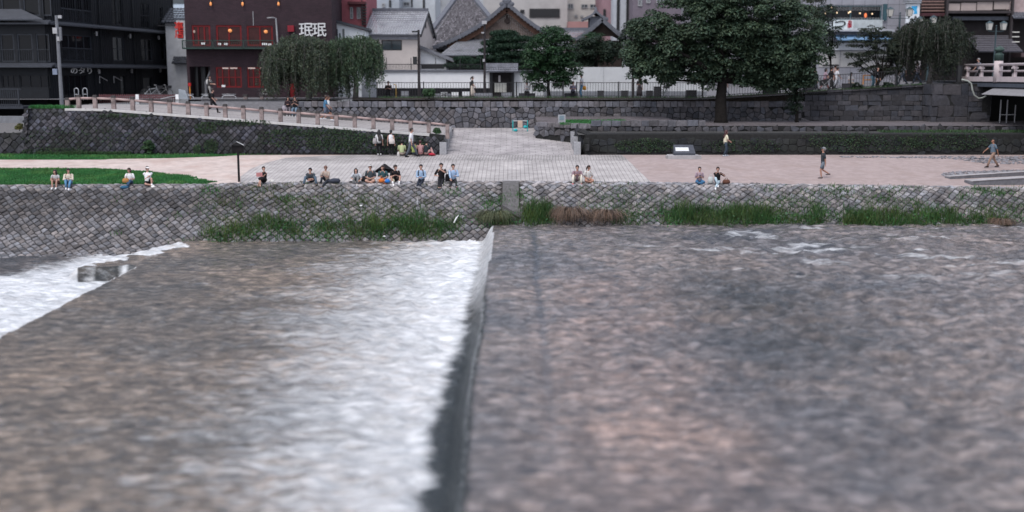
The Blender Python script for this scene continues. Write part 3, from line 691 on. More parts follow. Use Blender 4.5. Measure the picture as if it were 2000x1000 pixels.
# ---- alley house and red lantern sign between the two big buildings
def alley():
    f = Fac((X(330, 104), 104), (X(372, 104), 104)); root = thing('alley_house', (X(350, 104), 104, ROAD), 'narrow white plaster house squeezed in the alley', 'house')
    m = MB(); f.box(m, 0, f.L+.5, ROAD-.2, 12.3, -6, 0); m.build('wall', mat('alley_plaster', (.5, .51, .53), .8, .15, 2), root)
    m = MB(); tiles(m, f.P(-.3, 12.2, .4), f.P(f.L+.8, 12.2, .4), f.P(-.3, 13.6, -2.5), f.P(f.L+.8, 13.6, -2.5), 10, 6); m.build('roof', EAVE, root)
    m = MB(); tiles(m, f.P(.6, 8.6, .7), f.P(f.L+.4, 8.6, .7), f.P(.6, 9.2, 0), f.P(f.L+.4, 9.2, 0), 8, 3); m.build('porch_roof', EAVE, root)
    m = MB(); f.pbox(m, 362, 371, 48, 62, .0, .06); m.build('window', mat('amber_pane', (.45, .25, .1), .4), root)
    g = Fac((X(330, 140), 140), (X(380, 140), 140)); r2 = thing('pale_tower', (X(352, 140), 140, ROAD), 'pale blue grey tower seen up the alley', 'building')
    m = MB(); g.box(m, -1, g.L+1, ROAD, 30, -8, 0); w = m.build('wall', mat('pale_blue_wall', (.5, .58, .66), .7, .1, 1), r2)
    for k in range(4): m = MB(); g.box(m, .9, 2.6, 10+k*3, 11.4+k*3, .0, .04); m.build('window', GLASSG, r2)
    s = thing('lantern_sign', (X(353, 98), 98, Z(78, 98)), 'upright white framed sign with red characters beside the black building', 'sign')
    q = Fac((X(344, 98), 98), (X(362, 98), 98))
    m = MB(); q.pbox(m, 344.5, 361.5, 40, 79, -.25, 0); m.build('frame', mat('sign_frame', (.5, .5, .52), .5), s)
    m = MB(); q.pbox(m, 348, 358, 44, 75, 0, .03); m.build('panel', mat('sign_maroon', (.1, .012, .018), .5), s)
    for i, ch in enumerate('酒肴'):
        lettering('character', '亭店'[i], .8, q.P(q.u(353), q.z(353, 53+14*i), .05), FRONT, mat('sign_red_glow', (.5, .04, .035), .5, emit=(1, .08, .06), estr=.1), s, bold=.01)
    m = MB(); m.bar(q.P(.2, q.z(353, 50), -.2), (q.P(.2, 0, 0).x-1.5, 98, q.z(353, 50)), .05); m.build('bracket', BLACKM, s)
alley()

# ---- brown restaurant
def brown_building():
    Y = 90.5; f = Fac((X(368, Y), Y), (X(652, Y), Y)); root = thing('restaurant_building', (X(510, Y), Y, ROAD), 'dark maroon tiled restaurant with red framed windows and white characters', 'building')
    up = [f.rect(*r) for r in ((375, 411, 49, 90), (422, 472, 49, 90), (482, 533, 50, 90), (563, 577, 73, 91))]
    lo = [f.rect(*r) for r in ((422, 472, 131, 171), (483, 531, 131, 171))]; door = f.rect(371.5, 411, 130, 192); d2 = f.rect(565, 576, 160, 192)
    m = MB(); f.wall(m, 0, f.L, ROAD-.3, 16.5, up+lo+[door, d2], .3)
    for u, n in ((0, -1), (f.L, 1)): m.quad(f.P(u, ROAD-.3), f.P(u, 16.5), f.P(u, 16.5, -16), f.P(u, ROAD-.3, -16))
    m.build('wall', brickmat('maroon_tile', (.046, .027, .034), (.034, .021, .027), (.02, .015, .017), .3, .1, .008, swap='xz', bump=.4), root)
    RED = mat('red_frame', (.15, .012, .014), .5, .2, 3); WARM = mat('warm_glass', (.03, .008, .008), .12, .5, 1.5, spec=.25, emit=(.5, .05, .04), estr=.014)
    for h, n, k in zip(up, (2, 1, 1, 0), (0, 0, 0, 1)): f.window(root, h, RED, WARM, n, k, fw=.13)
    for h in lo: f.window(root, h, RED, WARM, 3, 1, fw=.11)
    LAMP = mat('warm_lamp', (.9, .35, .12), .5, emit=(1, .36, .12), estr=.16)
    TUBE = mat('strip_light', (.9, .85, .8), .5, emit=(1, .9, .85), estr=.35)
    for px in (413, 475, 545):
        m = MB(); u, z = f.u(px, 8), f.z(px, 8); m.ball(f.P(u, z, .22), (.09, .09, .16), 8, 6); g = m.build('wall_lamp', LAMP, root); m = MB(); m.tube([f.P(u, z+.14, .22), f.P(u, z+.3, .1), f.P(u, z+.5, .0)], .05, 6); m.build('bracket', BLACKM, g)
    for px, py in ((449, 60), (519, 62), (379, 62)):
        m = MB(); m.ball(f.P(f.u(px, py), f.z(px, py), -.06), (.16, .1, .14) if px != 379 else (.1, .06, .12), 8, 6); m.build('pendant_lamp', LAMP if px != 379 else mat('lamp_pale', (.4, .3, .25)), root)
    for a, b in ((434, 446), (449, 463), (484, 498), (508, 528)):
        m = MB(); f.pbox(m, a, b, 131.7, 134.2, -.09, -.05); m.build('strip_light', TUBE, root)
    for a, b, py in ((393, 401, 85), (426, 432, 86), (438, 445, 86), (512, 522, 86), (524, 530, 87), (433, 440, 168)):
        m = MB(); f.pbox(m, a, b, py-2, py+2, -.04, .02); m.build('table_setting', WHITE, root)
    GRN = mat('green_rail', (.035, .06, .052), .6)
    m = MB(); za, zb_ = f.z(450, 96), f.z(450, 79); u0, u1 = f.u(362, 88), f.u(541, 88)
    f.box(m, u0, u1, za, za+.1, 0, .95); f.box(m, u0, u1, zb_-.06, zb_, .88, .95)
    for k in range(4): u = lerp(u0, u1-.06, k/3); f.box(m, u, u+.06, za, zb_, .88, .95)
    nn = 46
    for k in range(nn):
        a, b = lerp(u0, u1, k/nn), lerp(u0, u1, (k+1)/nn)
        m.bar(f.P(a, za+.1, .91), f.P(b, zb_, .91), .018); m.bar(f.P(b, za+.1, .91), f.P(a, zb_, .91), .018)
    m.build('balcony', GRN, root)
    for i, px in enumerate((598, 624)):
        p = f.P(f.u(px, 60), f.z(px, 60), .06); lettering('character', '珉', 1.16, p, FRONT, mat('kanji_white', (.62, .62, .62), .6), root, bold=.008, ext=.05)
    m = MB(); f.pbox(m, 563, 575, 50, 62, 0, .28); m.build('extractor_hood', mat('hood_red', (.22, .02, .03), .5), root)
    m = MB(); f.pbox(m, 566, 575.5, 161, 192, -.2, -.1); m.build('door', RED, root)
    # passage behind the opening: amber wall and pipes
    m = MB(); a, b, c, d = door; f.box(m, a-.4, b+.2, c, d, -6.2, -6); m.build('passage_wall', mat('amber_wall', (.33, .17, .06), .7, .25, 2), root)
    m = MB(); 
    for px, w in ((380, .16), (394, .22), (408, .2)): u = f.u(px, 160); m.tube([f.P(u, c, -.7), f.P(u, d, -.7)], w, 8)
    m.build('passage_post', BLACKM, root)
    m = MB(); u = f.u(399, 150); m.tube([f.P(u, c, -.4), f.P(u, c+1.2, -.4), f.P(u+.6, d, -.4)], .12, 8); m.build('vent_duct', mat('duct_grey', (.13, .13, .14)), root)
    m = MB(); u = f.u(494, 30); f.box(m, u, u+.04, f.z(494, 50), f.z(494, 22), 0, .05); m.build('cable_duct', GREYL, root)
    m = MB(); u = f.u(541, 60); m.tube([f.P(u+.1, f.z(541, 95), .3), f.P(u, f.z(541, 36), .3), f.P(u-.28, f.z(541, 35), .6)], .06, 6); m.bar(f.P(u-.28, f.z(541, 35), .6), f.P(u-.6, f.z(541, 35.5), .6), .16, .07); m.build('lamp_arm', GREYL, root)
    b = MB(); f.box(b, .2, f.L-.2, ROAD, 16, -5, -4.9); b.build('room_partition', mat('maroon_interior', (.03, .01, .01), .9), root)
brown_building()

# ---- pink tower and the little white house
def pink_tower():
    Y = 96; f = Fac((X(652, Y), Y), (X(718, Y), Y)); root = thing('pink_building', (X(685, Y), Y, ROAD), 'dusty pink building with a white letter E high up', 'building')
    m = MB(); f.box(m, 0, f.L, ROAD, 17, -8, 0); m.build('wall', mat('pink_plaster', (.26, .085, .10), .8, .2, 2), root)
    m = MB(); f.pbox(m, 681, 716, 4, 9, 0, .7); m.build('balcony_slab', mat('maroon_trim', (.08, .03, .035)), root)
    for r in ((697, 705, 14, 37), (684, 690, 14, 37)): f.window(root, f.rect(*r), mat('grey_trim', (.3, .3, .32)), GLASSG, 0, 1, o=.06)
    m = MB()
    for k in range(8): f.pbox(m, 708, 717, 8+k*5.5, 10+k*5.5, 0, .6)
    f.pbox(m, 708, 709.5, 0, 52, .5, .6); m.build('outside_stair', BLACKM, root)
    lettering('letter', 'E', .8, f.P(f.u(661), f.z(661, 6), .05), FRONT, WHITE, root, bold=.02)
    Y = 93; g = Fac((X(652.5, Y), Y), (X(717, Y), Y)); r2 = thing('white_house', (X(685, Y), Y, ROAD), 'small white house with arched window and black sloping roof', 'house')
    m = MB(); z0 = ROAD; a, b = 0, g.L; zl, zr = g.z(655, 42), g.z(715, 60)
    m.hexa([g.P(a, z0, 0), g.P(b, z0, 0), g.P(b, z0, -2.5), g.P(a, z0, -2.5), g.P(a, zl, 0), g.P(b, zr, 0), g.P(b, zr, -2.5), g.P(a, zl, -2.5)]); m.build('wall', mat('house_white', (.62, .65, .68), .8, .1, 2), r2)
    m = MB(); m.hexa([g.P(a-.1, zl+.02, .3), g.P(b+.2, zr, .3), g.P(b+.2, zr, -2.6), g.P(a-.1, zl+.02, -2.6), g.P(a-.1, zl+.22, .3), g.P(b+.2, zr+.2, .3), g.P(b+.2, zr+.2, -2.6), g.P(a-.1, zl+.22, -2.6)]); m.build('roof', EAVE, r2)
    for px, w in ((658, 4), (671, 4.5), (664, 3)):
        u0, u1, za, zb_ = g.rect(px-w/2, px+w/2, 58 if px != 664 else 66, 80); m = MB(); pts = [g.P(u0, za, .03), g.P(u1, za, .03)] + [g.P((u0+u1)/2 + (u1-u0)/2*math.cos(t), zb_ + (u1-u0)/2*math.sin(t), .03) for t in np.linspace(0, math.pi, 7)]; m.poly(pts); m.build('window', GLASSG, r2)
    p = MB(); q = Fac((X(706, 88), 88), (X(735, 88), 88)); q.pbox(p, 706, 734, 131, 200, -.25, 0); p2 = p.build('wall_panel', mat('panel_grey', (.33, .35, .39), .8, .15, 2)); tag(p2, 'tall bare pale grey slab wall behind the right weeping tree', 'wall')
pink_tower()

# ---- cream house
TILE = mat('roof_tile', (.33, .335, .36), .6, .2, 6, spec=.4, dirt=(.16, .16, .18), dscale=1.2, damt=.35)
TILED = mat('old_roof_tile', (.2, .205, .23), .7, .3, 6, dirt=(.09, .09, .1), dscale=1.5, damt=.45)
RIDGE = mat('ridge_tile', (.12, .125, .145), .7, .25, 6)
CREAM = mat('cream_render', (.52, .465, .44), .85, .1, 1.2, dirt=(.42, .38, .37), dscale=.3, damt=.3)
def cream_house():
    Y = 95.5; a = (X(718, Y), Y); b = (X(818.5, Y), Y); c = (X(847, 103), 103); d = (c[0]-b[0]+a[0], c[1]-b[1]+a[1])
    f = Fac(a, b); g = Fac(b, c); root = thing('cream_house', (*a, ROAD), 'cream rendered house with pale tiled roof behind the white temple wall', 'house')
    ze = f.z(770, 65); zr = Z(22, 99); win = f.rect(745, 785, 78.5, 98.5); m = MB(); f.wall(m, 0, f.L, ROAD, ze, [win])
    mid = [(b[0]+c[0])/2, (b[1]+c[1])/2]
    m.poly([(*b, ROAD), (*c, ROAD), (*c, ze), (*mid, zr-.15), (*b, ze)]); m.build('wall', CREAM, root)
    f.window(root, win, BLACKM, GLASSG, 1, 0)
    n = f.n*.55; dx = f.d*.25; e0 = Vector((*a, ze)) + n - dx - Vector((0, 0, .12)); e1 = Vector((*b, ze)) + n + dx - Vector((0, 0, .12))
    ml = Vector(((a[0]+d[0])/2, (a[1]+d[1])/2, zr)); mr = Vector((*mid, zr)); r0, r1 = ml - dx, mr + dx
    m = MB(); tiles(m, e0, e1, r0, r1, 22, 12, .05, .04); e2, e3 = Vector((*c, ze-.12)) - n + dx, Vector((*d, ze-.12)) - n - dx; tiles(m, e2, e3, r1, r0, 22, 10)
    m.build('roof', TILE, root)
    m = MB(); m.bar(r0+Vector((0, 0, .1)), r1+Vector((0, 0, .1)), .32, .32); m.build('ridge', RIDGE, root)
    m = MB(); m.bar(e1-Vector((0, 0, .12)), r1-Vector((0, 0, .12)), .1, .22); m.bar(e2-Vector((0, 0, .12)), r1-Vector((0, 0, .12)), .1, .24); m.build('bargeboard', BLACKM, root)
    m = MB(); f.box(m, -.1, f.L+.1, ze-.5, ze-.1, 0, .12); m.build('fascia', mat('fascia_grey', (.28, .28, .31)), root)
    m = MB(); u, z = g.u(828, 50), g.z(828, 54)
    for k in (0, .35): g.box(m, u+k*2, u+k*2+.3, z, z+.8, 0, .04)
    m.build('louvre', BLACKM, root)
    # lean-to with its own roof, right of the house
    h = Fac((X(820, 96.5), 96.5), (X(872, 96.5), 96.5)); r2 = thing('storehouse', (X(845, 96.5), 96.5, ROAD), 'white plaster storehouse with a single tiled slope falling right', 'building')
    zl, z2 = h.z(822, 90), h.z(868, 112); m = MB(); m.hexa([h.P(0, ROAD, 0), h.P(h.L, ROAD, 0), h.P(h.L, ROAD, -3), h.P(0, ROAD, -3), h.P(0, zl, 0), h.P(h.L, z2, 0), h.P(h.L, z2, -3), h.P(0, zl, -3)]); m.build('wall', mat('store_white', (.6, .61, .63), .85, .1, 2), r2)
    m = MB(); tiles(m, h.P(h.L+.7, z2-.2, -3), h.P(h.L+.7, z2-.2, .35), h.P(-.2, zl+.15, -3), h.P(-.2, zl+.15, .35), 12, 8); m.bar(h.P(-.2, zl+.05, .36), h.P(h.L+.7, z2-.28, .36), .08, .26); m.build('roof', TILED, r2)
    m = MB(); h.pbox(m, 823, 868, 125, 134, 0, .05); m.build('dark_band', BLACKM, r2)
cream_house()

# ---- temple
def temple():
    Y = 102.0; root = thing('temple_hall', (X(990, Y), Y, ROAD), 'temple hall with a steep tiled gable of weathered boards', 'temple')
    cx = X(990, Y, 30); za = Z(10, Y)
    prof = [(0, 10), (12, 19), (30, 35), (55, 54), (85, 71), (112, 84), (140, 95)]
    pr = [(p/21.6, Z(y, Y)) for p, y in prof]
    for sgn, nm in ((-1, 'roof_slope'), (1, 'roof_slope')):
        m = MB()
        for (a, z0), (b, z1) in zip(pr[:-1], pr[1:]):
            x0, x1 = cx+sgn*a, cx+sgn*b
            e = ((x1, Y-.7, z1), (x1, Y+14, z1)); r = ((x0, Y-.7, z0), (x0, Y+14, z0))
            if sgn < 0: e, r = e[::-1], r[::-1]
            tiles(m, e[0], e[1], r[0], r[1], 36, max(1, int((b-a)/.3)), .05, .03)
        m.build(nm, TILED, root)
        m = MB()
        for (a, z0), (b, z1) in zip(pr[:-1], pr[1:]):
            A, B = Vector((cx+sgn*a, Y-.75, z0)), Vector((cx+sgn*b, Y-.75, z1))
            m.bar(A+Vector((0, 0, .06)), B+Vector((0, 0, .06)), .34, .3); 
            nn = max(2, int((B-A).length/.3))
            for k in range(nn): q = A.lerp(B, (k+.5)/nn); m.tube([q+Vector((0, -.16, -.08)), q+Vector((0, .6, -.06))], .11, 8)
        m.build('verge_tiles', RIDGE, root)
        m = MB()
        for (a, z0), (b, z1) in zip(pr[:5], pr[1:6]): m.bar((cx+sgn*a, Y-.5, z0-.42), (cx+sgn*b, Y-.5, z1-.42), .1, .42)
        m.build('bargeboard', mat('barge_brown', (.10, .055, .04), .8, .3, 3), root)
    m = MB(); m.box(cx-.16, cx+.16, Y-.8, Y+14, za, za+.35); m.build('ridge', RIDGE, root)
    m = MB(); m.ball((cx, Y-.85, za+.3), (.42, .14, .36), 10, 6); m.ball((cx-.42, Y-.85, za+.05), (.25, .12, .2), 8, 5); m.ball((cx+.42, Y-.85, za+.05), (.25, .12, .2), 8, 5); m.build('ridge_end_tile', RIDGE, root)
    bd = mat('weathered_board', (.15, .115, .10), .9, .3, 3, dirt=(.085, .065, .06), dscale=1.5, damt=.4)
    m = MB(); zb_ = Z(76, Y); n = 36; hw = 62/21.6
    for k in range(n):
        x0, x1 = lerp(-hw, hw, k/n), lerp(-hw, hw, (k+1)/n)-.012
        zt = min(float(np.interp(abs(x0), [p[0] for p in pr], [p[1] for p in pr])), float(np.interp(abs(x1), [p[0] for p in pr], [p[1] for p in pr])))-.5
        if zt > zb_: m.box(cx+x0, cx+x1, Y-.02*(k % 2), Y+.1, zb_-.4, zt)
    m.build('gable_boards', bd, root)
    m = MB(); m.ball((cx+.05, Y-.2, Z(41, Y)), (.26, .08, .26), 10, 6); m.bar((cx, Y-.25, Z(30, Y)), (cx, Y-.25, Z(45, Y)), .14, .08); m.build('gable_pendant', mat('pendant_dark', (.04, .03, .028)), root)
    m = MB(); tiles(m, (X(858, 99), 99, Z(108, 99)), (X(1112, 99), 99, Z(108, 99)), (X(900, Y), Y, Z(77, Y)), (X(1075, Y), Y, Z(77, Y)), 44, 12, .06, .05); m.build('skirt_roof', TILE, root)
    m = MB(); m.box(X(880, 101), X(1100, 101), 101, 112, ROAD, Z(100, 101)); m.build('wall', mat('temple_dark', (.045, .04, .04), .9, .3, 2), root)
    # big roof behind
    r2 = thing('temple_roof_hall', (X(895, 112), 112, ROAD), 'huge mottled grey shingled roof rising behind the cream house', 'temple')
    sh = MB(); e0, e1, q0, q1 = Vector((X(815, 111), 111, Z(100, 111))), Vector((X(1010, 111), 111, Z(100, 111))), Vector((X(893, 121), 121, Z(-5, 121))), Vector((X(925, 121), 121, Z(-5, 121)))
    for r in range(34):
        for c in range(70):
            if random.random() < .02: continue
            t0, t1 = r/34, (r+1.25)/34; off = .5*(r % 2); u0, u1 = (c+off)/70.5, (c+off+.94)/70.5
            g = random.choice((.5, .7, .8, .9, 1, 1, 1.1, 1.25, 1.9)); sh.tint = (g, g*.97, g*.98); l0, l1 = Vector((0, 0, .09)), Vector((0, 0, .0))
            P = lambda u, t: e0.lerp(e1, u).lerp(q0.lerp(q1, u), t)
            sh.quad(P(u0, t0)+l0, P(u1, t0)+l0, P(u1, min(t1, 1))+l1, P(u0, min(t1, 1))+l1)
    sh.tint = (1, 1, 1); sh.build('roof', mat('shingle', (.16, .155, .165), .9, .3, 5, tint=True), r2)
    m = MB(); m.bar(e0, q0, .5, .4); m.bar(e1, q1, .5, .4); m.bar(q0, q1, .6, .6); m.build('hip_ridge', RIDGE, r2)
    m = MB(); m.hexa([e0+Vector((.5, 1, -.2)), e1+Vector((-.5, 1, -.2)), e1+Vector((-.5, 14, -.2)), e0+Vector((.5, 14, -.2)), q0+Vector((.1, .3, -.3)), q1+Vector((-.1, .3, -.3)), q1+Vector((-.1, .8, -.3)), q0+Vector((.1, .8, -.3))]); m.box(e0.x+1, e1.x-1, 112.5, 125, ROAD, e0.z); m.build('roof_core', mat('core_dark', (.05, .05, .05)), r2)
    # side gate range right of the big gable
    Yg = 100; r3 = thing('temple_gatehouse', (X(1170, Yg), Yg, ROAD), 'tiled gatehouse with small turret roof right of the gable', 'temple')
    m = MB(); tiles(m, (X(1066, 98.6), 98.6, Z(92, 98.6)), (X(1160, 98.6), 98.6, Z(92, 98.6)), (X(1066, 101.5), 101.5, Z(60, 101.5)), (X(1160, 101.5), 101.5, Z(60, 101.5)), 18, 10); m.build('roof', TILED, r3)
    m = MB(); m.bar((X(1064, 101.5), 101.5, Z(58, 101.5)), (X(1160, 101.5), 101.5, Z(58, 101.5)), .3, .35); m.bar((X(1064, 99.6), 99.6, Z(75, 99.6)), (X(1140, 99.6), 99.6, Z(75, 99.6)), .18, .2); m.build('ridge', RIDGE, r3)
    m = MB(); c2 = X(1172, Yg, 45); pg = [(0, 42), (14, 55), (30, 69), (46, 80)]
    for sgn in (-1, 1):
        for (a, y0), (b, y1) in zip(pg[:-1], pg[1:]):
            x0, x1, z0, z1 = c2+sgn*a/22, c2+sgn*b/22, Z(y0, Yg), Z(y1, Yg)
            e = ((x1, Yg-2.2, z1), (x1, Yg+3, z1)); r = ((x0, Yg-2.2, z0), (x0, Yg+3, z0))
            if sgn < 0: e, r = e[::-1], r[::-1]
            tiles(m, e[0], e[1], r[0], r[1], 14, 2)
    m.build('gable_roof', TILED, r3)
    m = MB()
    for sgn in (-1, 1):
        for (a, y0), (b, y1) in zip(pg[:-1], pg[1:]): m.bar((c2+sgn*a/22, Yg-2.25, Z(y0, Yg)+.08), (c2+sgn*b/22, Yg-2.25, Z(y1, Yg)+.08), .32, .34)
    m.build('verge_tiles', RIDGE, r3)
    m = MB(); m.poly([(c2-1.5, Yg-1.6, Z(72, Yg)), (c2+1.5, Yg-1.6, Z(72, Yg)), (c2, Yg-1.6, Z(48, Yg))]); m.box(X(1110, Yg), X(1212, Yg), Yg-1, Yg+6, ROAD, Z(80, Yg)); m.build('gable_wall', mat('gable_brown', (.06, .045, .04), .9), r3)
    m = MB(); c3 = X(1162, 103, 30)
    for sgn in (-1, 1):
        for (a, y0), (b, y1) in (((0, 24), (10, 33)), ((10, 33), (23, 39))):
            m.hexa([(c3+sgn*a/21.4, 101.6, Z(y0, 103)-.1), (c3+sgn*b/21.4, 101.6, Z(y1, 103)-.1), (c3+sgn*b/21.4, 105, Z(y1, 103)-.1), (c3+sgn*a/21.4, 105, Z(y0, 103)-.1), (c3+sgn*a/21.4, 101.6, Z(y0, 103)+.12), (c3+sgn*b/21.4, 101.6, Z(y1, 103)+.12), (c3+sgn*b/21.4, 105, Z(y1, 103)+.12), (c3+sgn*a/21.4, 105, Z(y0, 103)+.12)])
    m.box(c3-.5, c3+.5, 102, 104.6, Z(60, 103), Z(33, 103)); m.tube([(c3, 102, Z(25, 103)), (c3, 102, Z(14, 103))], [.18, .05], 8); m.build('turret_roof', RIDGE, r3)
temple()

# ---- long white wall with gate
def white_wall():
    Y = 92; f = Fac((X(728, Y), Y), (X(1380, Y), Y)); P = mat('wall_plaster', (.68, .68, .69), .85, .06, 2, dirt=(.55, .55, .57), dscale=.25, damt=.3); BK = mat('wall_black_base', (.012, .012, .014), .7)
    root = thing('white_temple_wall', (X(900, Y), Y, ROAD), 'long white plaster wall with black base left of the temple gate', 'wall')
    m = MB(); f.pbox(m, 728, 956, 140, 172, -.3, 0); m.build('plaster', P, root)
    m = MB(); f.pbox(m, 728, 956, 172, 192, -.3, .03); m.build('black_base', BK, root)
    m = MB(); f.pbox(m, 726, 957, 136.5, 140, -.42, .14); m.build('coping', RIDGE, root)
    m = MB(); z0, z1 = f.z(800, 136), f.z(800, 125)
    for px in np.arange(754, 940, 2.9): f.box(m, f.u(px, 130), f.u(px, 130)+.025, z0, z1, -.15, -.12)
    for px in (754, 802, 850, 898, 938): f.box(m, f.u(px, 130), f.u(px, 130)+.05, z0, z1+.5, -.16, -.11)
    f.box(m, f.u(754, 130), f.u(938, 130), z1-.05, z1, -.15, -.12); m.build('top_fence', BLACKM, root)
    g = thing('temple_gate', (X(980, Y), Y, ROAD), 'dark wooden gate with tiled roof and cream lower panels', 'gate')
    m = MB(); f.pbox(m, 957, 1003, 140, 192, -.4, -.1); m.build('door', mat('gate_timber', (.025, .022, .022), .8, .3, 3), g)
    for px in (957, 999): m = MB(); f.pbox(m, px, px+5, 138, 192, -.1, .12); m.build('post', BLACKM, g)
    m = MB(); tiles(m, f.P(f.u(946), f.z(980, 140), .8), f.P(f.u(1012), f.z(980, 140), .8), f.P(f.u(946), f.z(980, 127), -.3), f.P(f.u(1012), f.z(980, 127), -.3), 14, 4); m.bar(f.P(f.u(946), f.z(980, 127), -.3), f.P(f.u(1012), f.z(980, 127), -.3), .25, .3); m.build('roof', TILED, g)
    m = MB(); f.pbox(m, 966, 989, 162, 180, -.1, -.04); m.build('lower_panel', mat('gate_cream', (.5, .49, .44)), g)
    m = MB(); f.pbox(m, 973.5, 977.5, 147.5, 160, -.1, -.05); m.build('name_board', mat('board_pale', (.5, .47, .47)), g)
    r2 = thing('pale_wall', (X(1200, Y), Y, ROAD), 'long bare pale grey wall right of the temple gate', 'wall')
    m = MB(); f.pbox(m, 1003, 1062, 141, 192, -.3, 0); f.pbox(m, 1062.2, 1380, 131, 178, -.35, -.02); m.build('plaster', mat('pale_plaster', (.55, .56, .57), .85, .08, 1.5, dirt=(.42, .43, .45), dscale=.4, damt=.35), r2)
    m = MB(); f.pbox(m, 1062, 1380, 178, 192, -.35, .08); m.build('stone_base', mat('base_grey', (.2, .21, .23)), r2)
    m = MB(); f.pbox(m, 1002, 1062, 137, 141, -.4, .1); m.build('coping', RIDGE, r2)
    m = MB()
    for px in np.arange(1120, 1380, 59): f.box(m, f.u(px), f.u(px)+.02, f.z(px, 177.5), f.z(px, 131.5), -.02, .0)
    m.build('panel_joint', mat('joint_grey', (.3, .31, .33)), r2)
white_wall()

# ---- town behind
def tower(px0, px1, py, Y, m_, label, wins=(), dark=(), depth=10, zb=ROAD):
    f = Fac((X(px0, Y, 30), Y), (X(px1, Y, 30), Y)); root = thing('town_building', (X((px0+px1)/2, Y), Y, zb), label, 'building')
    ztop = Z(py, Y); m = MB(); f.box(m, 0, f.L, zb, ztop, -depth, 0); m.build('wall', m_, root)
    for r in wins: f.window(root, f.rect(*r), GREYL, GLASSG, 1, 0, o=.06, fw=.08)
    for r in dark: m = MB(); f.pbox(m, *r, 0, .12); m.build('louvre_panel', BLACKM, root)
    return root, f
PW = lambda n, c: mat(n, c, .85, .12, .8, dirt=tuple(q*.8 for q in c), dscale=.3, damt=.3)
tower(944, 1108, -60, 125, PW('beige_concrete', (.42, .40, .39)), 'tall beige concrete block with a wide black louvre', [], [(1034, 1093, 17, 34), (1016, 1024, 19, 26)])
tower(1108, 1176, -60, 136, PW('cream_concrete', (.50, .47, .44)), 'cream apartment block with small windows behind the turret', [(1109, 1120, 7, 18), (1135, 1148, 8, 16), (1122, 1128, 29, 34), (1134, 1139, 30, 34), (1152, 1166, 8, 16)], [])
tower(1110, 1150, 42, 122, PW('coral_wall', (.36, .2, .19)), 'low coral coloured house between the towers')
tower(1176, 1199, -60, 121, PW('rose_concrete', (.30, .19, .21)), 'slim rose coloured tower', [], [(1178, 1183, 18, 40)])
tower(1198, 1236, -60, 118, PW('pale_concrete', (.46, .48, .52)), 'pale grey tower with dark vertical slots', [], [(1204.5, 1210, -20, 60), (1223, 1230, -20, 60)])
tower(1236, 1330, -60, 114, PW('mauve_concrete', (.165, .14, .165)), 'mauve grey office block behind the big tree', [(1246, 1254, -4, 12), (1262, 1270, -4, 6), (1282, 1296, -4, 6)])
tower(715, 780, -60, 128, PW('grey_concrete', (.36, .39, .43)), 'blue grey concrete building above the cream house', [(727, 733, 8, 14), (746, 752, 6, 14)], [(760, 764, 0, 14)])
tower(780, 850, -60, 132, PW('bright_concrete', (.5, .53, .56)), 'pale concrete building left of the shingled roof', [(788, 800, 4, 12)], [(803, 806, -4, 14), (826, 830, -4, 20)])
tower(845, 945, -80, 145, PW('far_concrete', (.40, .41, .43)), 'far pale block glimpsed beyond the shingled roof', [(850, 862, 0, 10)])
tower(1330, 1640, -120, 128, PW('dull_concrete', (.2, .2, .22)), 'broad dull grey building behind the big tree crown')
tower(640, 720, -120, 150, PW('hazy_concrete', (.4, .42, .46)), 'hazy grey tower behind the pink building')

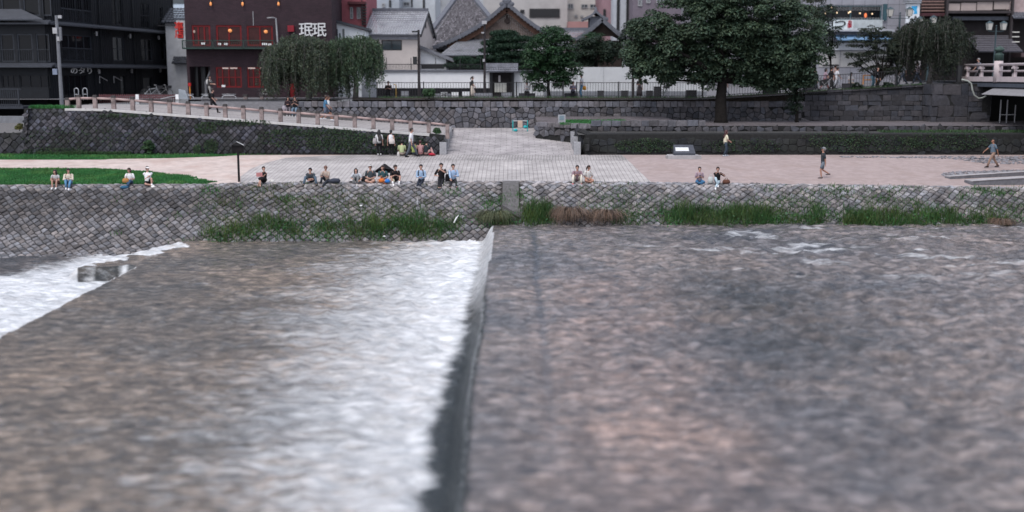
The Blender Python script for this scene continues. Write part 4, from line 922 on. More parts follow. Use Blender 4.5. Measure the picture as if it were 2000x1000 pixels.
# ---- restaurant at right
def right_restaurant():
    Y = 101; f = Fac((X(1560, Y), Y), (X(1762, Y), Y)); root = thing('tea_restaurant', (X(1680, Y), Y, 6.4), 'grey panelled restaurant with lamps behind a wide upper window', 'building')
    band = f.rect(1602, 1722, 10.5, 39); band2 = f.rect(1590, 1690, 98, 131)
    m = MB(); f.wall(m, 0, f.L, 6.0, 20, [band], .4); m.build('wall', brickmat('grey_panels', (.3, .3, .335), (.27, .27, .30), (.15, .15, .17), 1.0, .9, .02, swap='xz', off=0), root)
    f.window(root, band, mat('teal_frame', (.05, .1, .12)), GLASS, 1, 0, fw=.1)
    BULB = mat('bulb', (1, .75, .5), .5, emit=(1, .7, .4), estr=.5)
    for px, py in ((1613, 26), (1635, 25), (1658, 25), (1661, 23), (1680, 26), (1704, 27), (1625, 15)): m = MB(); m.ball(f.P(f.u(px, py), f.z(px, py), -.06), .075, 6, 5); m.build('pendant_lamp', BULB, root)
    m = MB(); m.ball(f.P(f.u(1691, 29), f.z(1691, 30), -.06), (.12, .06, .2), 8, 6); m.build('lantern', mat('lantern_red', (.5, .12, .05), emit=(1, .25, .1), estr=.5), root)
    m = MB()
    for k in range(40): u = lerp(band[0], band[1], k/40); f.box(m, u, u+.03, band[2], band[2]+.22, -.04, -.01); f.box(m, u, u+.02, band[3]-.45, band[3], -.06, -.04)
    m.build('slat_screen', GREYL, root)
    m = MB(); f.pbox(m, 1612, 1663, 39.5, 58, 0, .5); b = m.build('sign_band', mat('sign_white', (.62, .68, .70), .6), root)
    lettering('character', 'つ', .85, f.P(f.u(1635), f.z(1635, 48), .53), FRONT, BLACKM, root, bold=.01, sx=1.3)
    lettering('character', 'お', .7, f.P(f.u(1614), f.z(1614, 47), .53), FRONT, BLACKM, root, bold=.01)
    lettering('character', '茶', .42, f.P(f.u(1653), f.z(1653, 51.5), .53), FRONT, mat('sign_letter_red', (.4, .02, .04)), root, bold=.008); lettering('character', 'お', .38, f.P(f.u(1653), f.z(1653, 44.5), .53), FRONT, MATS['sign_letter_red'], root, bold=.008)
    m = MB(); a, b_, c, d = f.rect(1663, 1722, 39.5, 58)
    for k in range(20): u = lerp(a, b_, k/20); f.box(m, u, u+.05, c, d, .42, .48)
    f.box(m, a, b_, d-.06, d, .4, .5); f.box(m, a, b_, c, c+.06, .4, .5); f.box(m, a, b_, c, d, .1, .12); m.build('balustrade', mat('rail_white', (.55, .6, .62)), root)
    m = MB(); f.pbox(m, 1560, 1740, 58.5, 62, 0, 1.0); m.build('ledge', mat('ledge_grey', (.42, .43, .46)), root)
    m = MB(); u0, u1, z0, z1 = f.rect(1628, 1742, 68, 80); m.hexa([f.P(u0, z0, 1.5), f.P(u1, z0, 1.5), f.P(u1, z1-.1, 0), f.P(u0, z1-.1, 0), f.P(u0, z0+.1, 1.5), f.P(u1, z0+.1, 1.5), f.P(u1, z1, 0), f.P(u0, z1, 0)]); m.build('awning', mat('awning_blue', (.16, .27, .42), .7), root)
    m = MB(); f.pbox(m, 1600, 1742, 84, 98, 0, .3); m.build('shutter_box', mat('shutter_white', (.55, .57, .6)), root)
    for a, b_ in ((1600, 1640), (1641.5, 1690), (1691.5, 1740)): m = MB(); f.pbox(m, a, b_, 100, 131, 0, .05); m.build('shutter', mat('shutter_cream', (.42, .41, .4), .7, .12, 1.2), root)
    m = MB(); f.pbox(m, 1606, 1638, 126, 129, .05, .08); m.build('vent_slot', BLACKM, root)
    m = MB(); f.pbox(m, 1724, 1731, 8, 40, 0, .2); m.build('corner_post', MATS['teal_frame'], root)
    # hanging sign
    Y = 96; g = Fac((X(1770, Y), Y), (X(1798, Y), Y)); s = thing('hanging_sign', (X(1784, Y), Y, Z(46, Y)), 'white upright sign with a blue mark under a little roof', 'sign')
    m = MB(); g.pbox(m, 1771, 1796, 7, 45, -.3, 0); m.build('panel', mat('sign_panel', (.66, .69, .72), .5), s)
    m = MB(); g.pbox(m, 1768, 1798, 2, 6.5, -.5, .2)
    for k in range(7): u = g.u(1769+k*4.6, 4); m.tube([g.P(u, g.z(1784, 1), .25), g.P(u, g.z(1784, -1), -.5)], .08, 6)
    m.build('cap_roof', mat('cap_grey', (.3, .31, .33)), s)
    m = MB(); B_ = mat('sign_blue', (.05, .36, .66), .5); 
    pts = [(1780, 12), (1792, 11.5), (1790.5, 19), (1791.5, 27), (1783, 27.5), (1786, 24), (1784.5, 20), (1780.5, 18)]; m.poly([g.P(g.u(x, y), g.z(x, y), .02) for x, y in pts][::-1]); m.build('emblem', B_, s)
    lettering('lettering', 'MIATU', .27, g.P(g.u(1783), g.z(1783, 38.5), .02), FRONT, BLACKM, s, sx=1.1, bold=.006); lettering('character', '品', .22, g.P(g.u(1783), g.z(1783, 33.5), .02), FRONT, BLACKM, s)
    # dark wooden houses by the bridge
    Y = 98; h = Fac((X(1790, Y), Y), (X(2120, Y), Y)); r = thing('wooden_teahouse', (X(1900, Y), Y, 7), 'dark wooden riverside house with beige balcony panels at right', 'building')
    m = MB(); h.box(m, 0, h.L, 6.5, 20, -8, 0); m.build('wall', mat('house_dark', (.02, .017, .018), .85, .3, 2), r)
    BG = mat('beige_panel', (.35, .29, .27), .8, .1, 2); m = MB()
    for a, b_ in ((1846, 1868), (1870, 1899), (1901, 1931), (1934, 1964)): h.pbox(m, a, b_, 8-(a-1846)*.055, 24-(a-1846)*.055, .7, .8)
    m.build('balcony_panel', BG, r)
    m = MB(); h.pbox(m, 1844, 1966, 22, 27, 0, .95); h.pbox(m, 1844, 1966, 0, 4, .6, .95)
    for px in (1838, 1964): h.pbox(m, px, px+3.5, -20, 140, .7, 1.0)
    m.build('frame', mat('post_brown', (.05, .043, .045), .8), r)
    m = MB(); h.pbox(m, 1966, 2030, -10, 30, 0, .5); m.build('gable_wall', mat('pink_beige_wall', (.36, .28, .27), .85), r)
    m = MB(); tiles(m, h.P(h.u(1960), h.z(1980, 37), 1.4), h.P(h.u(2040), h.z(1980, 37), 1.4), h.P(h.u(1960), h.z(1980, 24), .4), h.P(h.u(2040), h.z(1980, 24), .4), 14, 4); m.build('small_roof', RIDGE, r)
    m = MB(); tiles(m, h.P(h.u(1880), h.z(1900, 102), 3.2), h.P(h.u(1964), h.z(1900, 102), 3.2), h.P(h.u(1880), h.z(1900, 70), .2), h.P(h.u(1964), h.z(1900, 70), .2), 24, 9, .05, .05); m.build('porch_roof', mat('porch_tile', (.11, .105, .12), .7, .25, 5), r)
    m = MB(); h.pbox(m, 1856, 1964, 33, 40, 0, .6); m.build('eave', mat('eave_grey', (.07, .075, .09)), r)
    m = MB()
    for k in range(4): h.pbox(m, 1797, 1840, 2+k*6, 5+k*6, .2, .5)
    m.build('timber_louvre', mat('louvre_brown', (.19, .12, .105), .8), r)
    m = MB(); h.pbox(m, 1795, 1842, 26, 32, .1, .6); m.build('maroon_beam', mat('beam_maroon', (.07, .03, .035)), r)
    for a, py in ((1976, 62), (1976, 71), (1976, 81)): m = MB(); h.pbox(m, a, a+14, py, py+1.5, .05, .1); m.build('lit_slot', mat('slot_glow', (.6, .6, .58), emit=(1, .95, .9), estr=.3), r)
    m = MB(); h.pbox(m, 1970, 2050, 104, 112, .3, 2.4); m.build('market_awning', mat('awning_brown', (.1, .07, .075)), r)
    for px, py in ((1794, 42), (1824, 100), (1788, 125)): m = MB(); h.pbox(m, px-5, px+5, py-7, py+7, .5, .6); m.build('paper_notice', mat('notice_pale', (.4, .37, .38)), r)
right_restaurant()
# ------------------------------------------------------------------ foliage
def fast_mesh(name, V, Fc, per, tint, m, parent=None):
    """V (N,k,3) verts per element; Fc list of index tuples within an element; tint (N,3)"""
    off = np.array(OFF.get(parent, Vector((0, 0, 0)))) if parent else np.zeros(3)
    N, k = V.shape[:2]; me = bpy.data.meshes.new(name)
    me.vertices.add(N*k); me.vertices.foreach_set('co', (V - off).reshape(-1).astype(np.float32))
    base = (np.arange(N)*k)[:, None]; loops = np.concatenate([base + np.array(f)[None] for f in Fc], 1).ravel()
    sizes = np.tile([len(f) for f in Fc], N); starts = np.concatenate([[0], np.cumsum(sizes)[:-1]])
    me.loops.add(len(loops)); me.loops.foreach_set('vertex_index', loops.astype(np.int32))
    me.polygons.add(len(sizes)); me.polygons.foreach_set('loop_start', starts.astype(np.int32))
    me.update(calc_edges=True)
    a = me.color_attributes.new('tint', 'FLOAT_COLOR', 'CORNER'); nl = len(loops)//N
    c = np.ones((N, nl, 4), np.float32); c[:, :, :3] = tint[:, None, :]; a.data.foreach_set('color', c.ravel())
    me.materials.append(m); o = bpy.data.objects.new(name, me); COL.objects.link(o)
    if parent: o.parent = parent
    OFF[o] = Vector(off); return o
def unit(a): return a/np.maximum(np.linalg.norm(a, axis=-1, keepdims=True), 1e-9)
def leafV(C, Nn, size, aspect=.55, along=None):
    N = len(C); r = RNG.normal(size=(N, 3)); t = unit(np.cross(Nn, r)) if along is None else unit(along); b = unit(np.cross(Nn, t)); Nn = unit(np.cross(t, b))
    s = size[:, None]
    return np.stack([C - t*s*.5, C + b*s*aspect*.5 + Nn*s*.1, C + t*s*.5, C - b*s*aspect*.5 + Nn*s*.1], 1)
LF = [(0, 1, 2), (0, 2, 3)]
def tints(N, lo=.6, hi=1.4, hue=.12):
    g = RNG.uniform(lo, hi, N); w = RNG.uniform(-hue, hue, N); return np.stack([g*(1+w), g, g*(1-w)], 1)
def clump_leaves(clumps, per, size, up=.6, flat=.75):
    C, Nn, T = [], [], []
    for c, r in clumps:
        n = max(8, int(per*(r/.7)**2*(.2/size)**2*1.5)); d = unit(RNG.normal(size=(n, 3))); d[:, 2] = np.where(d[:, 2] < -.35, -d[:, 2], d[:, 2]); rad = RNG.uniform(.45, 1.05, n)**.6
        C.append(np.array(c) + d*rad[:, None]*np.array([r, r, r*flat])); Nn.append(unit(d*.7 + np.array([0, 0, up]) + RNG.normal(size=(n, 3))*.35))
        T.append(tints(n)*RNG.uniform(.75, 1.25))
    C, Nn, T = map(np.concatenate, (C, Nn, T)); return C, Nn, T, size*RNG.uniform(.65, 1.35, len(C))
def env_clumps(envs, Y, dens, rc, dep=.8, inner=.25):
    out = []
    for (px, py, rx, ry) in envs:
        c = at(px, py, Y); s = F/(Y*cp); RX, RZ = rx/s, ry/s; RY = dep*min(RX, RZ*1.3); n = max(6, int(dens*2.6*(RX*RZ+RX*RY+RZ*RY)/3/(rc*rc)))
        for _ in range(n):
            d = RNG.normal(size=3); d /= np.linalg.norm(d); k = RNG.uniform(inner if RNG.random() < .3 else .75, 1.0)
            out.append(((c.x+d[0]*RX*k, c.y+d[1]*RY*k, c.z+d[2]*RZ*k), rc*RNG.uniform(.65, 1.3)))
    return out
BARK = mat('bark', (.014, .012, .011), .95, .35, 6, bump=.8, bscale=14)
BARKG = mat('grey_bark', (.12, .11, .105), .95, .3, 6, bump=.6, bscale=14)
def limb(mb, a, b, r0, r1, sag=.1, n=5):
    a, b = Vector(a), Vector(b); pts = []; side = Vector((random.uniform(-1, 1), random.uniform(-1, 1), random.uniform(-.5, .8)))*(b-a).length*sag
    for i in range(n+1): t = i/n; pts.append(a.lerp(b, t) + side*math.sin(math.pi*t))
    mb.tube(pts, [lerp(r0, r1, i/n) for i in range(n+1)], 8); return pts
def tree(name, label, base, top, envs, Y, m, r0=.2, dens=2.2, rc=.6, per=110, size=.2, nl=8, group='street trees', bark=None, flat=.75, up=.6, cat='tree', dep=.8):
    root = thing(name, base, label, cat, group); base, top = Vector(base), Vector(top); t = MB()
    t.tube([base-Vector((0, 0, .3)), base+Vector((0, 0, .25)), base.lerp(top, .5)+Vector((random.uniform(-.1, .1), 0, 0)), top], [r0*1.5, r0*1.05, r0*.9, r0*.75], 10)
    cl = env_clumps(envs, Y, dens, rc, dep)
    pick = random.sample(cl, min(len(cl), nl*3))
    for i, (c, r) in enumerate(pick):
        if i < nl: pts = limb(t, top-Vector((0, 0, .2)), c, r0*.55, r0*.12)
        else: limb(t, pts[random.randrange(2, 5)], c, r0*.2, r0*.05, n=4)
    t.build('trunk', bark or BARK, root, smooth=True)
    C, Nn, T, sz = clump_leaves(cl, per, size, up, flat)
    fast_mesh('crown', leafV(C, Nn, sz), LF, 2, T, m, root); return root
CAMPH = leafmat('camphor_leaf', (.052, .082, .05)); DARKL = leafmat('dark_leaf', (.02, .034, .021)); MAPLE = leafmat('maple_leaf', (.026, .062, .027)); PINEM = leafmat('pine_needle', (.018, .042, .024), trans=.1); WEEP = leafmat('weeping_leaf', (.072, .092, .062)); CHERRY = leafmat('cherry_leaf', (.034, .044, .03))
# the big camphor
def gz(px, Y): return road_z(X(px, Y))+.1
bp_ = at(1408, 240, 80.2); bp_.z = terr_z(bp_.x, bp_.y)
tree('camphor_tree', 'huge round crowned broadleaf tree on the terrace by the street fence', bp_, at(1412, 150, 80.5),
     [(1298, 92, 76, 66), (1370, 45, 88, 74), (1465, 35, 98, 80), (1548, 85, 66, 76), (1415, 95, 95, 56), (1505, 118, 80, 50), (1256, 108, 36, 40), (1335, 132, 72, 26), (1420, -10, 110, 40), (1470, 140, 50, 30), (1290, 146, 58, 22), (1545, 146, 55, 28), (1385, 150, 36, 22), (1488, 160, 50, 24), (1545, 166, 36, 16)], 80.5, CAMPH, .42, 2.5, .58, 150, .2, 14, bark=BARK)
b1 = at(1556, 243, 80.6); b1.z = terr_z(b1.x, b1.y)
tree('slender_tree', 'slender dark tree rising from the terrace right of the big camphor', b1, at(1552, 150, 80.8), [(1550, 145, 32, 28), (1553, 185, 17, 22), (1550, 215, 13, 22), (1565, 125, 25, 25)], 80.8, DARKL, .12, 2.4, .4, 80, .15, 6)
def P3(px, Y): x = X(px, Y); return Vector((x, Y, road_z(x)))
tree('maple_tree', 'bushy bright green tree at the street fence before the temple gate', P3(1072, 86), at(1072, 150, 86), [(1075, 105, 46, 42), (1048, 128, 34, 30), (1104, 138, 28, 34), (1082, 78, 32, 22), (1068, 160, 44, 18)], 86, MAPLE, .13, 2.6, .48, 110, .17, 8)
tree('garden_tree', 'dark rounded garden tree behind the pale wall right of the maple', P3(1165, 95), at(1165, 125, 95), [(1162, 102, 44, 26), (1195, 108, 24, 22), (1140, 112, 24, 18)], 95, DARKL, .15, 2.6, .5, 110, .18, 6, group='temple garden trees')
tree('garden_shrub_tree', 'light green young tree poking up before the small temple gable', P3(1160, 96.5), at(1160, 110, 96.5), [(1160, 78, 18, 14), (1158, 92, 22, 12)], 96.5, MAPLE, .08, 3, .35, 90, .14, 5, group='temple garden trees')
tree('background_tree', 'dark tree squeezed between the camphor and the pale tower', P3(1228, 96), at(1228, 110, 96), [(1228, 65, 20, 28), (1245, 95, 26, 30)], 96, DARKL, .13, 2.4, .5, 90, .18, 5)
tree('backlit_tree', 'thin dark tree right of the camphor before the tea restaurant', P3(1622, 91), at(1622, 115, 91), [(1612, 35, 20, 30), (1626, 70, 22, 28), (1618, 100, 18, 16)], 91, DARKL, .1, 1.6, .42, 70, .17, 7, dep=.9)
tree('cedar_tree', 'dark narrow evergreen tip beside the camphor top', P3(1592, 94), at(1592, 80, 94), [(1588, 8, 18, 34), (1592, 50, 20, 25)], 94, leafmat('cedar_leaf', (.04, .05, .028)), .14, 2.4, .4, 90, .15, 5)
tree('cherry_tree', 'spreading layered cherry tree leaning over the right hand fence', P3(1712, 85.5), at(1722, 150, 85.5), [(1705, 66, 34, 16), (1690, 88, 36, 10), (1725, 85, 34, 14), (1678, 108, 26, 8), (1712, 112, 42, 12), (1742, 108, 24, 18), (1670, 128, 16, 6), (1732, 135, 28, 12), (1700, 136, 22, 7)], 86, CHERRY, .13, 2.2, .38, 85, .15, 10, flat=.45, bark=BARK)
# pines
def pine(label, px, pads, Y, r0):
    b = P3(px, Y); root = thing('pine_tree', b, label, 'tree', 'temple garden trees'); t = MB(); top = at(px+4, min(p[1] for p in pads)+4, Y)
    t.tube([b, b.lerp(top, .35)+Vector((.2, 0, 0)), b.lerp(top, .7)-Vector((.15, 0, 0)), top], [r0, r0*.8, r0*.6, r0*.25], 8)
    V, T = [], []
    for (x, y, rx, ry) in pads:
        c = at(x, y, Y); s = F/(Y*cp); q = b.lerp(top, max(.2, min(.95, (c.z-b.z)/(top.z-b.z)-.05))); limb(t, q, c, r0*.4, .03)
        n = int(rx*ry*9); d = RNG.normal(size=(n, 3)); d = unit(d)*RNG.random((n, 1))**.4; C = np.array(c) + d*np.array([rx/s, rx/s*.8, ry/s])
        al = unit(RNG.normal(size=(n, 3))*.6 + np.array([0, 0, .8])); V.append(leafV(C, RNG.normal(size=(n, 3)), RNG.uniform(.16, .34, n), .28, al)); T.append(tints(n, .5, 1.5))
    t.build('trunk', BARK, root, True); fast_mesh('crown', np.concatenate(V), LF, 2, np.concatenate(T), PINEM, root)
pine('tall pine with layered flat pads before the temple gable', 985, [(985, 66, 30, 7), (1000, 76, 44, 7), (962, 84, 24, 6), (1002, 90, 50, 7), (965, 98, 32, 6), (1005, 105, 48, 6), (968, 112, 38, 6), (1000, 120, 44, 6)], 95, .16)
pine('low spreading pine behind the white wall left of the tall pine', 915, [(905, 115, 22, 5), (925, 121, 34, 5), (888, 128, 24, 5), (930, 130, 36, 5)], 95.5, .1)
# weeping trees
def weeping(label, base, cx, cy, rx, top, low, Y, m, ns=330, brown=.35):
    root = thing('weeping_tree', base, label, 'tree', 'street trees'); t = MB(); c = at(cx, cy, Y); s = F/(Y*cp); R = rx/s; zt = at(cx, top, Y).z; zl = at(cx, low, Y).z; H = zt-c.z
    base = Vector(base); fork = base.lerp(c, .8); t.tube([base-Vector((0, 0, .2)), base.lerp(fork, .5)+Vector((.1, 0, 0)), fork], [.24, .17, .14], 9)
    for i in range(6):
        a = 2*math.pi*i/16 + random.uniform(-.2, .2); rr = R*random.uniform(.5, .95); e = c + Vector((math.cos(a)*rr, math.sin(a)*rr*.75, H*math.sqrt(max(0, 1-(rr/R)**2))*random.uniform(.8, 1)))
        pts = [fork, fork.lerp(e, .5)+Vector((0, 0, .5)), e, e+Vector((math.cos(a)*.3, math.sin(a)*.2, -.4))]; t.tube(pts, [.08, .055, .03, .012], 6)
    V, T = [], []; tw = MB(); lobes = []
    for i in range(38):
        a = random.uniform(0, 2*math.pi); q = math.sqrt(random.random()); rr = R*q*random.uniform(.7, 1.12)
        e = c + Vector((math.cos(a)*rr, math.sin(a)*rr*.8, H*math.sqrt(max(.02, 1-min(1, rr/R/1.12)**2))*random.uniform(.7, 1.12))); lobes.append((e, a, random.uniform(.45, 1.15), random.uniform(.6, 1.35)))
        m0 = fork.lerp(e, .45) + Vector((0, 0, random.uniform(.3, .8))); o = Vector((math.cos(a), math.sin(a)*.8, 0)); t.tube([fork, m0, e, e+o*.35+Vector((0, 0, -.15)), e+o*.7+Vector((0, 0, -.7))], [.06, .04, .022, .014, .008], 6)
    for k in range(ns):
        e, a0, lr, tn = lobes[k % len(lobes)]; a = a0 + random.gauss(0, .9); o = Vector((math.cos(a), math.sin(a)*.8, 0)); st = e + o*random.uniform(0, .6)*lr + Vector((random.gauss(0, .16), random.gauss(0, .16), random.uniform(-.3, .12)))
        L = min(random.uniform(.5, 2.9)*lr*1.2, st.z - zl - random.uniform(-.1, .7))
        if L < .3: continue
        pts = [st + o*.6*(1-math.exp(-2.2*q))*min(L, 1.6)*.45 + Vector((random.uniform(-.04, .04), 0, .14*math.sin(min(1, q*3)*math.pi)-L*q**1.2)) for q in np.linspace(0, 1, 8)]
        if random.random() < brown: tw.tube(pts[:7], .014, 3, cap=False)
        n = int(L*30); q = RNG.random(n)*7; i = np.minimum(q.astype(int), 6); f = (q-i)[:, None]; A = np.array(pts); Cc = A[i]*(1-f)+A[i+1]*f + RNG.normal(size=(n, 3))*.07
        al = unit(np.array([0, 0, -1.0]) + RNG.normal(size=(n, 3))*.6); V.append(leafV(Cc, RNG.normal(size=(n, 3)), RNG.uniform(.09, .21, n), .4, al)); T.append(tints(n, .5, 1.5)*tn)
    t.build('trunk', BARKG, root, True); tw.build('hanging_twigs', BARKG, root); fast_mesh('crown', np.concatenate(V), LF, 2, np.concatenate(T), m, root)
weeping('wide weeping tree with bare arching twigs before the maroon restaurant', P3(603, 85), 600, 128, 74, 76, 196, 85, WEEP, 1250)
weeping('weeping tree half before the white house right of its twin', P3(694, 84.6), 692, 122, 54, 74, 208, 84.6, leafmat('weeping_leaf_green', (.062, .096, .056)), 800, .2)
weeping('weeping cherry beside the bridge railing post', P3(1812, 86), 1822, 92, 74, 40, 168, 86, CHERRY, 800, .3)
# shrubs
def shrub(label, px, py, rx, ry, Y, m, size=.11, group='wall shrubs', dens=3):
    c = at(px, py, Y); s = F/(Y*cp); root = thing('shrub', c-Vector((0, 0, ry/s)), label, 'shrub', group)
    cl = env_clumps([(px, py, rx*.75, ry*.75)], Y, dens, .2); C, Nn, T, sz = clump_leaves(cl, 260, size)
    fast_mesh('foliage', leafV(C, Nn, sz, .7), LF, 2, T, m, root); t = MB()
    for k in range(5): limb(t, c-Vector((0, 0, ry/s)), Vector(cl[k % len(cl)][0]), .015, .006)
    t.build('stems', BARK, root)
shrub('round leafy shrub growing out of the mossy ramp wall foot', 288, 288, 13, 16, 71.6, leafmat('shrub_leaf', (.05, .10, .045)))
shrub('small shrub on top of the street wall by the fence', 838, 182, 13, 11, 83.4, MATS['shrub_leaf'])
shrub('low dark shrub on the verge left of the cherry tree', 1673, 170, 12, 9, 84, DARKL)
shrub('low dark shrub on the verge right of the cherry trunk', 1734, 168, 10, 8, 84, DARKL)
shrub('little tuft of leaves at the right end of the ramp coping', 854, 257, 5, 4, 72.6, MATS['shrub_leaf'], .08)
shrub('rusty green bush by the gravel channel', 38, 248, 7, 8, 72.9, leafmat('olive_leaf', (.09, .09, .03)), .1)
# ---- grass
def blades(P, h, w, lean, droop=.5):
    N = len(P); a = RNG.random(N)*2*np.pi; d = np.stack([np.cos(a), np.sin(a), np.zeros(N)], 1)*lean[:, None]; b = RNG.random(N)*2*np.pi; sd = np.stack([np.cos(b), np.sin(b), np.zeros(N)], 1)*w[:, None]/2
    up = np.array([0, 0, 1.0]); H = h[:, None]; mid = P + up*H*.6 + d*H*.35; tip = P + up*H*(1-droop*lean[:, None]) + d*H
    return np.stack([P-sd, P+sd, mid+sd*.7, mid-sd*.7, tip], 1)
BF = [(0, 1, 2, 3), (3, 2, 4)]
GR = leafmat('grass_blade', (.05, .19, .055), .6, .3); GRB = leafmat('bank_grass_blade', (.056, .108, .045), .6, .3); DRY = leafmat('dry_grass', (.17, .12, .092), .8, .2)
def lawn(name, label, ys, xl, xr, n, hmean):
    ys = np.array([RNG.uniform(*ys) for _ in range(n)]); xs = np.array([RNG.uniform(xl(y), xr(y)) for y in ys]); zs = np.array([walk_z(x, y) for x, y in zip(xs, ys)])+.01
    pat = fbm(xs*.6, ys*1.2, 81); T = tints(n, .7, 1.3)*(.7+.6*pat)[:, None]; T[:, 0] *= 1+.5*(pat > .6)
    return tag(fast_mesh(name, blades(np.stack([xs, ys, zs], 1), hmean*RNG.uniform(.5, 1.4, n)*(.5+pat), RNG.uniform(.02, .045, n), RNG.uniform(.2, .8, n)), BF, 2, T, GR), label, None, None, 'stuff')
lawn('front_lawn_grass', 'clipped green grass along the top of the embankment', (61.25, lawn_top), lambda y: -34, lawn_right, 42000, .10)
lawn('back_lawn_grass', 'narrow band of green grass below the ramp wall', (st0, 71.8), lambda y: -40, lambda y: strip(y)+.3, 16000, .11)
def tufts(name, label, spots, m, hue=.18, spread=.25):
    P, h, w, l, T = [], [], [], [], []
    for (x, y, n, hh, t) in spots:
        n = int(n); dx, dy = RNG.normal(size=n)*spread, RNG.normal(size=n)*spread*.7; xs, ys = x+dx, np.clip(y+dy, 55.6, 61.5)
        P.append(np.stack([xs, ys, [bank_z(a, b)+.03 for a, b in zip(xs, ys)]], 1)); h.append(hh*RNG.uniform(.45, 1.25, n)); w.append(RNG.uniform(.015, .034, n)); l.append(RNG.uniform(.15, .85, n)); T.append(tints(n, .55, 1.45, hue)*np.array(t))
    P, h, w, l, T = map(np.concatenate, (P, h, w, l, T)); return tag(fast_mesh(name, blades(P, h, w, l), BF, 2, T, m), label, None, None, 'stuff')
sp = []
def px_x(px, y): return X(px, y, 420)
def toe_y(px): return pl(px, [0, 200, 400, 420, 880, 965, 1030, 2000], [56.3, 56.6, 56.9, 56.95, 57.1, 57.5, 57.7, 57.75])
for px in np.arange(402, 2010, 3.2):                   # dense band at the foot
    if 905 < px < 928 or 1010 < px < 1028 or 1095 < px < 1205: continue
    y = toe_y(px); hh = pl(px, [400, 560, 640, 900, 930, 1030, 1220, 1400, 1700, 2000], [.32, .38, .6, .4, .35, .5, .5, .62, .55, .5])*random.choice([.35, .6, .8, 1.0, 1.35])
    g = random.choice([(1, 1.15, .9), (.8, 1, .8), (1.1, 1.05, .9), (.6, .75, .6), (1.2, 1.1, .8), (1.7, 1.2, 1.0), (1.5, 1.05, .95), (.9, 1.4, .85)])
    q_ = float(fbm(np.array([px*.035]), np.array([2.2]), 77)[0]); hh *= .26+1.05*q_
    if q_ < .44: continue
    for k in range(3): sp.append((px_x(px+random.uniform(-4, 4), y), y+.05+random.random()*(.25+.9*q_), 15, hh*random.uniform(.5, 1.2), g))
for _ in range(4600):                                   # weeds between the cobbles
    px = random.uniform(200, 2040); t = random.random(); y = lerp(toe_y(px)+.3, 60.7, t); x = px_x(px, y)
    nz_ = float(fbm(np.array([x*.45]), np.array([y*1.1]), 91)[0])
    p = pl(px, [200, 380, 420, 520, 800, 900, 980, 1250, 1600, 2000], [.03, .05, .5, .75, .65, .25, .12, .3, .55, .6])*(1.0 if t < .7 else .45)
    if random.random() > p or nz_ < .44: continue
    dull = 420 < px < 880 and random.random() < .72
    g = (1.35, .95, .75) if dull else random.choice([(1, 1.2, .8), (.85, 1.3, .8), (1.1, 1, .8)])
    sp.append((x, y, random.randint(6, 22), random.uniform(.1, .3), g))
for px, py, n in ((560, 395, 60), (1500, 375, 40), (1395, 392, 60), (1910, 372, 120), (1880, 385, 90), (1940, 378, 90), (1815, 402, 60), (470, 400, 50), (405, 375, 80), (420, 380, 60), (875, 387, 50), (955, 405, 90), (975, 400, 80), (1015, 390, 60), (890, 384, 40), (1270, 350, 0)):
    y = pl(py, [357, 372, 390, 410, 437], [61, 60.5, 59.7, 58.8, 57.8]); sp.append((px_x(px, y), y, n, .28, (.85, 1.4, .8)))
for _ in range(95):                                    # taller separate clumps
    px = random.choice([random.uniform(400, 900), random.uniform(1210, 2010), random.uniform(1030, 1080), random.uniform(1330, 1500), random.uniform(1640, 1860)]); y = toe_y(px)+random.uniform(.1, 1.1)
    sp.append((px_x(px, y), y, random.randint(40, 90), random.uniform(.4, .85), random.choice([(1, 1.1, .85), (1.3, 1.15, .9), (.75, .95, .7), (1.5, 1.2, .9)])))
tufts('bank_grass', 'wild grass and weeds growing on the cobbled embankment', sp, GRB)
